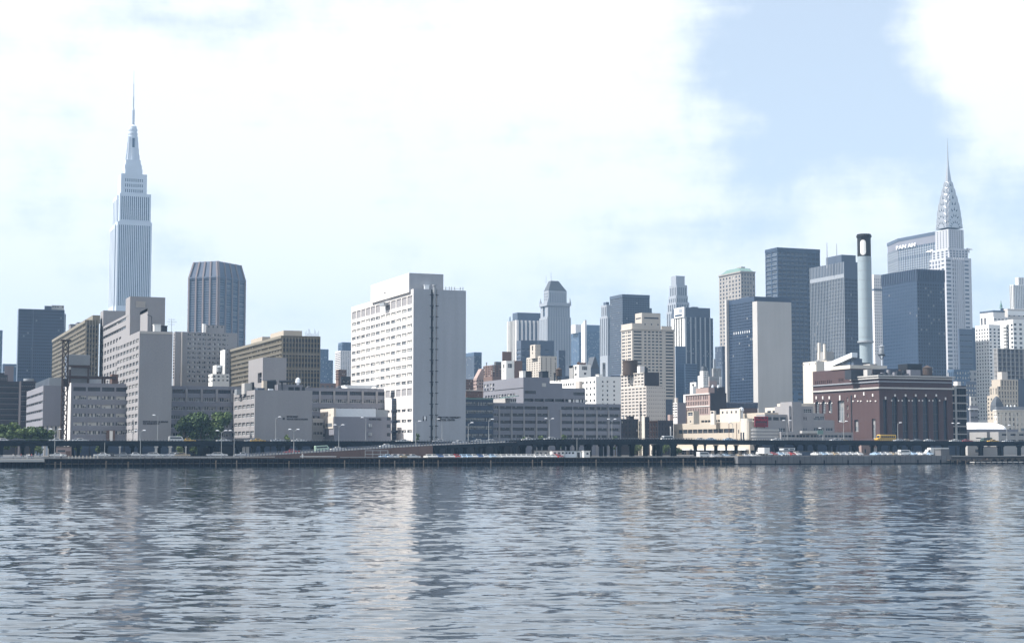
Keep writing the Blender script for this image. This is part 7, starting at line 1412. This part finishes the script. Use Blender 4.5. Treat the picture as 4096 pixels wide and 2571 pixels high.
vd = lambda px, lane: (VY0 + (3.2 if lane == 0 else 8.2 if lane == 1 else 13.0), 7.5 + voff(XY(px, VY0)))
V = [('sedan', 'white', 14, 0, 'white car on the highway at the left edge above the pier'), ('sedan', 'black', 68, 0, 'dark car with a glinting roof on the highway near the left edge trees'), ('sedan', 'white', 228, 0, 'white car on the highway just left of the white corner pier'), ('sedan', 'silver', 305, 1, 'silver car on the highway below the low wing with the steel frame'), ('sedan', 'white', 322, 0, 'white car on the highway left of the lettered slab'),
     ('van', 'white', 704, 0, 'white van on the highway just right of the lettered slab'), ('sedan', 'yellow', 752, 0, 'yellow taxi on the highway below the three big trees'), ('sedan', 'white', 895, 0, 'white car on the highway right of the three big trees'), ('sedan', 'white', 1008, 1, 'white car on the highway at the lit corner of the science block'), ('sedan', 'yellow', 1032, 0, 'yellow taxi on the highway below the blank science block'), ('sedan', 'silver', 1112, 0, 'silver car on the highway beside the small green roadside tree'), ('sedan', 'white', 1196, 0, 'white car on the highway near the entrance wing'),
     ('sedan', 'white', 1612, 1, 'white car on the highway left of the tall white hospital slab'), ('sedan', 'silver', 1758, 1, 'silver car on the highway in front of the exhaust duct'), ('sedan', 'white', 1910, 1, 'white car on the highway below the dark link block'), ('sedan', 'white', 1960, 2, 'white car on the far lane below the dark link block'), ('van', 'white', 2668, 2, 'white van on the highway in front of the dark brownstones'), ('sedan', 'white', 2798, 1, 'white car where the ramp joins the highway'), ('sedan', 'pale blue', 2840, 1, 'pale blue car on the highway below the lit terminal windows'), ('sedan', 'pale blue', 2918, 0, 'pale blue car on the highway near the terminal pylon'),
     ('sedan', 'white', 3110, 0, 'white car on the highway below the shaded terminal front'), ('sedan', 'silver', 3345, 0, 'silver car on the highway left of the power station door'), ('sedan', 'tan', 3366, 1, 'tan car on the highway beside the lamp left of the power station'), ('bus', 'yellow', 3540, 1, 'yellow school bus on the highway in front of the power station'), ('sedan', 'silver', 3598, 0, 'silver car on the highway behind the yellow school bus'), ('sedan', 'tan', 3622, 1, 'tan car on the highway by the lone lamp before the arched windows'), ('sedan', 'grey', 3668, 0, 'grey car on the highway below the third arched window'), ('sedan', 'white', 3714, 0, 'white car on the highway below the fifth arched window'), ('sedan', 'white', 3822, 0, 'white car on the highway below the power annex'), ('sedan', 'red', 3866, 0, 'red car on the highway left of the concrete depot'), ('van', 'dark green', 3945, 1, 'dark green van on the highway in front of the concrete depot'), ('sedan', 'yellow', 3972, 0, 'yellow taxi on the highway in front of the concrete depot'), ('sedan', 'silver', 4032, 0, 'silver car on the highway at the right edge')]
for kind, color, px, lane, lab in V: Y, z = vd(px, lane); vehicle(kind, color, px, Y, z, 0 if lane == 0 else pi, lab, 'vehicles on the elevated highway', 'moving_car' if kind == 'sedan' else None)
for px, col, lab in ((232, 'white', 'white car at street level beside the tan brick hut'), (408, 'white', 'white car at street level under the highway left of the short lamp'), (440, 'black', 'black car at street level right of the short lamp'), (490, 'grey', 'grey car at street level below the lettered slab'), (542, 'white', 'white car at street level left of the tall lamp by the slab'), (600, 'silver', 'silver car at street level below the slab lettering'), (622, 'white', 'white car at street level beside the pale highway column'), (684, 'silver', 'silver car at street level by the second pale column'), (712, 'white', 'white car at street level below the darkest big tree'), (728, 'tan', 'tan car at street level below the middle big tree'), (858, 'silver', 'silver car at street level left of the paired lamps'), (878, 'white', 'white car at street level between the paired lamps'), (972, 'silver', 'silver car at street level at the foot of the ramp')):
    vehicle('sedan', col, px, 519.5 if RND.random() < .6 else 525, 2.955, RND.choice((0, pi)), lab, 'cars on the street level road', 'moving_car')
for px, kind, col, lab in ((1168, 'sedan', 'red', 'red car climbing the start of the brick ramp'), (1288, 'van', 'pale green', 'pale green van with dark windows on the ramp'), (1352, 'sedan', 'white', 'white car behind the pale green van on the ramp'), (1548, 'sedan', 'white', 'white car high on the ramp before the white hospital slab'), (1840, 'sedan', 'silver', 'silver car at the top of the ramp near the hospital lettering'), (2205, 'sedan', 'white', 'white car on the merged ramp below the blank strip of the wing'), (2115, 'sedan', 'white', 'white car on the merged ramp above the white site huts')):
    x = XY(px, 517, 5); vehicle(kind, col, px, 517.3, rz(x) + .01, 0, lab, 'vehicles on the ramp', 'moving_car' if kind == 'sedan' else None)
    o = [q for q in bpy.data.objects if q.get('label') == lab][0]; sl_ = math.atan2(rz(x + 2) - rz(x - 2), 4); o.rotation_euler = (0, -sl_, 0)
def prow(px0, px1, n, Y, z, cols, where, group, rot=pi / 2, jit=.12):
    for i in range(n):
        px = px0 + (px1 - px0) * (i + RND.uniform(-jit, jit)) / max(1, n - 1); c = cols[i % len(cols)] if not isinstance(cols, str) else cols
        vehicle('sedan', c, px, Y + RND.uniform(-.4, .4), z, rot + RND.uniform(-.06, .06) + (pi if RND.random() < .4 else 0), '%s car from the left, parked %s' % (ORD[i], where), group)
prow(1548, 1650, 5, 508, QT + .004, ['pale blue', 'silver', 'white', 'tan', 'white'], 'at the foot of the brick ramp wall', 'cars parked below the brick ramp wall', .25)
prow(1712, 1985, 13, 508.5, QT + .004, ['white', 'white', 'blue', 'silver', 'white', 'red', 'pale blue', 'pale blue', 'white', 'blue', 'white', 'pale blue', 'white'], 'below the big white hospital slab', 'cars parked below the white hospital slab')
prow(2008, 2128, 7, 509, QT + .004, ['white'], 'left of the grey site trailer', 'cars parked left of the site trailer')
prow(2140, 2232, 5, 507.5, QT + .004, ['white', 'white', 'white', 'white', 'red'], 'in front of the white site huts', 'cars parked before the site huts')
vehicle('van', 'white', 2812, 507, QT + .004, .25, 'white van parked nose down the quay below the terminal', None)
prow(2850, 3035, 8, 512, 3.005 if False else 2.36, ['silver', 'grey', 'pale blue', 'black', 'tan', 'silver', 'white', 'grey'], 'under the highway below the terminal storefronts', 'cars parked below the storefronts')
prow(3068, 3186, 6, 509, 3.005, ['white', 'red', 'pale blue', 'white', 'red', 'white'], 'left of the dark blue container', 'cars parked left of the container')
prow(3266, 3428, 8, 508, 3.005, ['white', 'pale blue', 'white', 'tan', 'silver', 'silver', 'white', 'white'], 'right of the dark blue container', 'cars parked right of the container')
prow(3500, 3595, 5, 508, 3.005, ['pale blue', 'silver', 'white', 'tan', 'white'], 'below the power station corner', 'cars parked below the power station corner')
prow(3645, 3708, 3, 508, 3.005, ['pale blue', 'white', 'pale blue'], 'between the white van and white trucks', 'cars parked between the van and trucks')
vehicle('truck', 'white', 3050, 510, 3.005, pi / 2, 'white box truck at the left end of the concrete quay', None)
vehicle('van', 'white', 3618, 508, 3.005, 0, 'long white van parked below the first arched windows', None)
vehicle('truck', 'white', 3728, 508, 3.005, pi, 'left one of two white box trucks near the end of the quay', None)
vehicle('truck', 'white', 3760, 510, 3.005, pi, 'right one of two white box trucks beside the grey quay box', None)

# ---------------------------------------------------------------- street lamps
def lamp(px, yt, Y, z, heads, label, group=None):
    x = XY(px, Y, z); h = zat(x, Y, yt) - z; root = thing('street_lamp', label, 'street lamp', (x, Y, z), 0, group)
    mb = MB(); mb.tube((0, 0, 0), (0, 0, h - .25), .12, .07, 'lamp_pole', 7); mb.box(-.25, .25, -.25, .25, 0, .5, 'lamp_pole'); mb.build('pole', root)
    for s_ in heads:
        mb = MB(); pts = [(0, 0, h - .9), (s_ * .45, 0, h - .25), (s_ * 1.05, 0, h)]
        for p, q in zip(pts, pts[1:]): mb.tube(p, q, .06, .05, 'lamp_pole', 5)
        arm = mb.build('arm', root)
        mb = MB(); c = s_ * 1.35; mb.loft([[(c - w, -d, h + zz), (c + w, -d, h + zz), (c + w, d, h + zz), (c - w, d, h + zz)] for w, d, zz in ((.18, .12, -.12), (.48, .24, -.05), (.48, .24, .08), (.25, .12, .2))], 'lamp_white'); mb.build('lamp_head', arm)
for px, yt, Y, z, hd, lab in ((218, 1716, 512, QT, (-1, 1), 'tall double headed lamp on the quay near the tan brick hut'), (418, 1765, 507, QT, (0,), 'short single lamp on the quay left of the lettered slab'), (561, 1750, 508, QT, (0,), 'short lamp on the quay in front of the lettered slab corner'), (559, 1721, 533.0, 7.5, (-1, 1), 'double lamp on the highway at the lettered slab corner'), (630, 1660, VY1 - .6, 7.5, (-1,), 'tall single arm lamp before the blank front of the lettered slab'), (885, 1722, 516, QT, (-1, 1), 'double lamp left of the lit science block corner'), (936, 1722, 517.5, 2.955, (-1,), 'single arm lamp at the lit science block corner'), (1102, 1667, VY1 - .6, 7.5, (1,), 'tall thin lamp before the science block lettering'), (1175, 1717, RY0 + .5, 4.0, (-1, 1), 'double lamp on the ramp behind the red car'), (1355, 1699, RY0 + .5, 4.8, (-1, 1), 'double lamp on the ramp behind the green van'), (1463, 1670, VY1 - .6, 7.5, (-1,), 'tall thin lamp before the lecture hall lettering'), (1663, 1684, RY0 + .5, 6.25, (1,), 'single arm lamp on the ramp left of the hospital emblem'), (1768, 1676, VY1 - .6, 7.5, (-1,), 'tall thin lamp in front of the hospital lettering'), (1873, 1690, RY0 + .5, 7.1, (1,), 'lamp on the ramp left of the dark link block'), (1955, 1676, RY0 + .5, 7.4, (1,), 'lamp on the ramp before the right part of the link block'), (2198, 1674, VY1 - .6, 7.6, (-1, 1), 'double lamp before the blank strip of the long wing'), (2448, 1676, VY1 - .6, 8.0, (-1, 1), 'double lamp near the right end of the long wing'), (2932, 1690, VY1 - .6, 8.2, (-1,), 'thin lamp before the lit terminal wall'), (3149, 1681, VY0 + .4, 8.2, (-1, 1), 'double lamp before the shaded terminal tower'), (3293, 1712, VY0 + .4, 8.15, (-1,), 'lamp beside the small green road sign'), (3375, 1684, VY0 + .4, 8.1, (-1, 1), 'double lamp left of the power station corner'), (3592, 1690, VY0 + .4, 8.05, (1,), 'lone single arm lamp before the arched windows'), (3825, 1692, VY0 + .4, 7.95, (-1, 1), 'sturdy double lamp before the power annex'), (4028, 1700, VY0 + .4, 7.8, (1,), 'lamp on the highway at the right edge'), (2308, 1748, 512, QT, (0,), 'short lamp standing behind the white site huts')):
    lamp(px, yt, Y, z, [h for h in hd if h], lab, 'street lamps along the waterfront')
x = XY(3280, VY0 + .3, 9); root = thing('road_sign', 'small pale green overhead road sign on the highway left of the power station', 'road sign', (x, VY0 + .4, 8.1))
mb = MB(); mb.box(-1.0, 1.6, -.06, .06, 2.9, 4.4, 'copper_green'); mb.build('panel', root); mb = MB(); mb.tube((1.4, .15, 0), (1.4, .15, 4.4), .1, .1, 'lamp_pole'); mb.tube((-.6, .15, 2.2), (1.4, .15, 3.2), .07, .07, 'lamp_pole'); mb.build('post', root)

# ---------------------------------------------------------------- trees
def tree(px, Y, yt, wpx, leaf, label, group=None, z=GZ, trunk_h=.3, n=1300, seed=1, name='leafy_tree'):
    r_ = random.Random(seed); x = XY(px, Y, z); h = zat(x, Y, yt) - z; W = wpx / F * depth(x, Y) / 2
    root = thing(name, label, 'tree', (x, Y, z), 0, group); mb = MB(); limbs = []
    th = h * trunk_h; mb.tube((0, 0, 0), (0, 0, th), h * .022, h * .016, 'bark', 7, False)
    for i in range(7):
        a = 2 * pi * i / 7 + r_.uniform(-.3, .3); e = Vector((cos(a) * W * r_.uniform(.3, .7), sin(a) * W * r_.uniform(.3, .7), h * r_.uniform(.55, .9))); s_ = Vector((0, 0, th * r_.uniform(.7, 1))); mb.tube(s_, e, h * .011, h * .004, 'bark', 5, False); limbs.append(e)
    mb.tube((0, 0, th), (0, 0, h * .9), h * .016, h * .004, 'bark', 6, False); limbs.append(Vector((0, 0, h * .9))); mb.build('trunk', root)
    cl = [(e, W * r_.uniform(.34, .5)) for e in limbs]
    for i in range(9): a = r_.uniform(0, 2 * pi); q = r_.uniform(.15, .8); zz = r_.uniform(.32, .86); f = (1 - ((zz - .52) / .5) ** 2) ** .5 if abs(zz - .52) < .5 else .2; cl.append((Vector((cos(a) * W * q * f, sin(a) * W * q * f, h * zz)), W * r_.uniform(.26, .46)))
    mb = MB(); ms = [leaf, leaf, {'leaf_a': 'leaf_d', 'leaf_b': 'leaf_a', 'leaf_c': 'leaf_b', 'leaf_d': 'leaf_a'}[leaf]]
    for k in range(n):
        c, r = r_.choice(cl); d = Vector((r_.gauss(0, 1), r_.gauss(0, 1), r_.gauss(0, .85))).normalized(); p = c + d * r * r_.uniform(.55, 1.05)
        p.z = min(p.z, h * 1.0); p.z = max(p.z, th * .75); s_ = r_.uniform(.26, .55) * (h / 14) ** .5
        u = Vector((r_.gauss(0, 1), r_.gauss(0, 1), r_.gauss(0, 1))).normalized(); w = u.cross(d + Vector((.1, .2, .3))).normalized()
        mb.face([p - u * s_, p + w * s_ * .7, p + u * s_, p - w * s_ * .7], r_.choice(ms))
    mb.build('crown', root)
tree(737, 560, 1664, 88, 'leaf_d', 'darkest narrow tree left of the two bigger trees behind the highway', 'big trees beside the lettered slab', n=3600, seed=3)
tree(795, 559, 1647, 104, 'leaf_a', 'middle tall green tree of the three beside the lettered slab', 'big trees beside the lettered slab', n=4200, seed=4)
tree(868, 561, 1648, 118, 'leaf_b', 'rightmost and widest green tree of the three beside the lettered slab', 'big trees beside the lettered slab', n=4600, seed=5)
for i, (px, yt, w, lf, lab) in enumerate(((8, 1694, 76, 'leaf_b', 'pale green tree at the very left edge behind the highway'), (62, 1690, 70, 'leaf_c', 'light green tree second from the left edge behind the highway'), (118, 1706, 70, 'leaf_b', 'green tree below the corner of the grey block on stilts'), (160, 1704, 58, 'leaf_a', 'darker green tree in front of the stilts of the grey block'), (200, 1716, 44, 'leaf_b', 'small green tree left of the tall double lamp'))):
    tree(px, 562 + i * .8, yt, w, lf, lab, 'trees at the left edge', n=2200, seed=20 + i)
for i, (px, Y, yt, w, lf, lab) in enumerate(((150, 556, 1781, 44, 'leaf_c', 'bush under the highway left of the tan brick hut'), (312, 556, 1782, 34, 'leaf_b', 'bush under the highway right of the tan brick hut'), (392, 556, 1781, 26, 'leaf_b', 'thin bush under the highway left of the lettered slab'), (718, 557, 1780, 34, 'leaf_c', 'bush under the highway below the darkest big tree'), (778, 557, 1781, 40, 'leaf_b', 'bush under the highway below the middle big tree'), (1146, 555, 1733, 26, 'leaf_c', 'bright yellow green roadside tree before the science block'), (1668, 557, 1728, 26, 'leaf_b', 'thin young tree before the foot of the white hospital slab'), (2098, 556, 1742, 34, 'leaf_b', 'low shrub top over the highway left of the wing bays'), (2160, 556, 1740, 34, 'leaf_b', 'low shrub top over the highway before the fourth wing bay'), (2255, 556, 1734, 30, 'leaf_b', 'low shrub top over the highway right of the blank wing strip'), (2462, 556, 1739, 24, 'leaf_a', 'low shrub top over the highway at the right end of the wing'), (2548, 556, 1776, 60, 'leaf_b', 'leafy tree under the highway left of the pale yard wall'), (2618, 558, 1779, 24, 'leaf_a', 'thin tree before the pale yard wall under the highway'), (2664, 558, 1777, 44, 'leaf_b', 'leafy tree under the highway left of the storefront row'), (2716, 558, 1790, 30, 'leaf_a', 'shrub at the left end of the storefront row'))):
    tree(px, Y, yt, w, lf, lab, 'shrubs and small trees along the highway', n=520, seed=40 + i, trunk_h=.2 if yt > 1770 else .45, name='small_tree')

# ---------------------------------------------------------------- a few people on the pier and the quay
def person_mesh(pose, cols):
    me = bpy.data.meshes.new('person'); J = {'pelvis': (0, 0, .95), 'chest': (0, 0, 1.28), 'neck': (0, 0, 1.5), 'head': (0, .01, 1.66), 'crown': (0, .01, 1.76), 'hl': (-.1, 0, .9), 'kl': (-.11, -.03 - .12 * pose, .5), 'al': (-.12, .02 + .1 * pose, .08), 'fl': (-.13, -.14 + .1 * pose, .04), 'hr': (.1, 0, .9), 'kr': (.11, -.03 + .1 * pose, .5), 'ar': (.12, .02 - .12 * pose, .08), 'fr': (.13, -.14 - .12 * pose, .04), 'sl': (-.19, 0, 1.42), 'el': (-.25, .03, 1.14), 'wl': (-.24, -.08 - .1 * pose, .9), 'tl': (-.23, -.11 - .1 * pose, .8), 'sr': (.19, 0, 1.42), 'er': (.25, .03, 1.14), 'wr': (.24, -.08 + .1 * pose, .9), 'tr': (.23, -.11 + .1 * pose, .8)}
    E = 'pelvis-chest chest-neck neck-head head-crown pelvis-hl hl-kl kl-al al-fl pelvis-hr hr-kr kr-ar ar-fr chest-sl sl-el el-wl wl-tl chest-sr sr-er er-wr wr-tr'.split()
    rad = dict(pelvis=.15, chest=.16, neck=.06, head=.095, crown=.07, hl=.1, hr=.1, kl=.065, kr=.065, al=.045, ar=.045, fl=.04, fr=.04, sl=.075, sr=.075, el=.048, er=.048, wl=.035, wr=.035, tl=.03, tr=.03)
    ks = list(J); me.from_pydata([J[k] for k in ks], [tuple(ks.index(q) for q in e.split('-')) for e in E], [])
    o = bpy.data.objects.new('person', me); LINK(o); md = o.modifiers.new('skin', 'SKIN'); sv = me.skin_vertices[0].data
    for i, k in enumerate(ks): sv[i].radius = (rad[k], rad[k])
    sv[0].use_root = True; o.modifiers.new('sub', 'SUBSURF').levels = 1
    bpy.context.view_layer.update(); out = bpy.data.meshes.new_from_object(o.evaluated_get(bpy.context.evaluated_depsgraph_get())); bpy.data.objects.remove(o)
    out.materials.clear()
    for c in cols: out.materials.append(M[c])
    for p in out.polygons: p.material_index = 0 if p.center.z < .93 else (1 if p.center.z < 1.5 and abs(p.center.x) < .3 and not (p.center.z < .92) else (3 if p.center.z > 1.68 else 2))
    return out
wall('skin', (.42, .27, .2), .05); wall('hair', (.04, .03, .025), .1); wall('cloth_white', (.75, .74, .72), .05); wall('cloth_dark', (.04, .045, .06), .1); wall('cloth_red', (.35, .06, .05), .1); wall('cloth_blue', (.08, .13, .25), .1)
PM = [person_mesh(p, c) for p, c in ((1, ('cloth_dark', 'cloth_white', 'skin', 'hair')), (-.6, ('cloth_blue', 'cloth_red', 'skin', 'hair')), (.2, ('cloth_white', 'cloth_white', 'skin', 'hair')))]
for px, Y, z, k, rot, lab in ((108, 508, QT, 2, .4, 'person all in white standing at the right end of the pier'), (116, 509, QT, 0, -.8, 'person in white shirt and dark trousers beside the person in white'), (126, 507.5, QT, 1, 2.2, 'person in a red top near the end of the pier'), (52, 509, QT, 0, 1.2, 'person in white shirt walking on the left promenade'), (84, 510, QT, 1, -1.5, 'person in a red top walking on the left promenade'), (1210, 508, QT, 2, .3, 'person in white standing on the quay below the green van'), (244, 508, QT, 0, 2.6, 'person in white shirt near the row of bollards')):
    o = link('person', PM[k], None, (XY(px, Y, z), Y, z), rot); tag(o, lab, 'person')
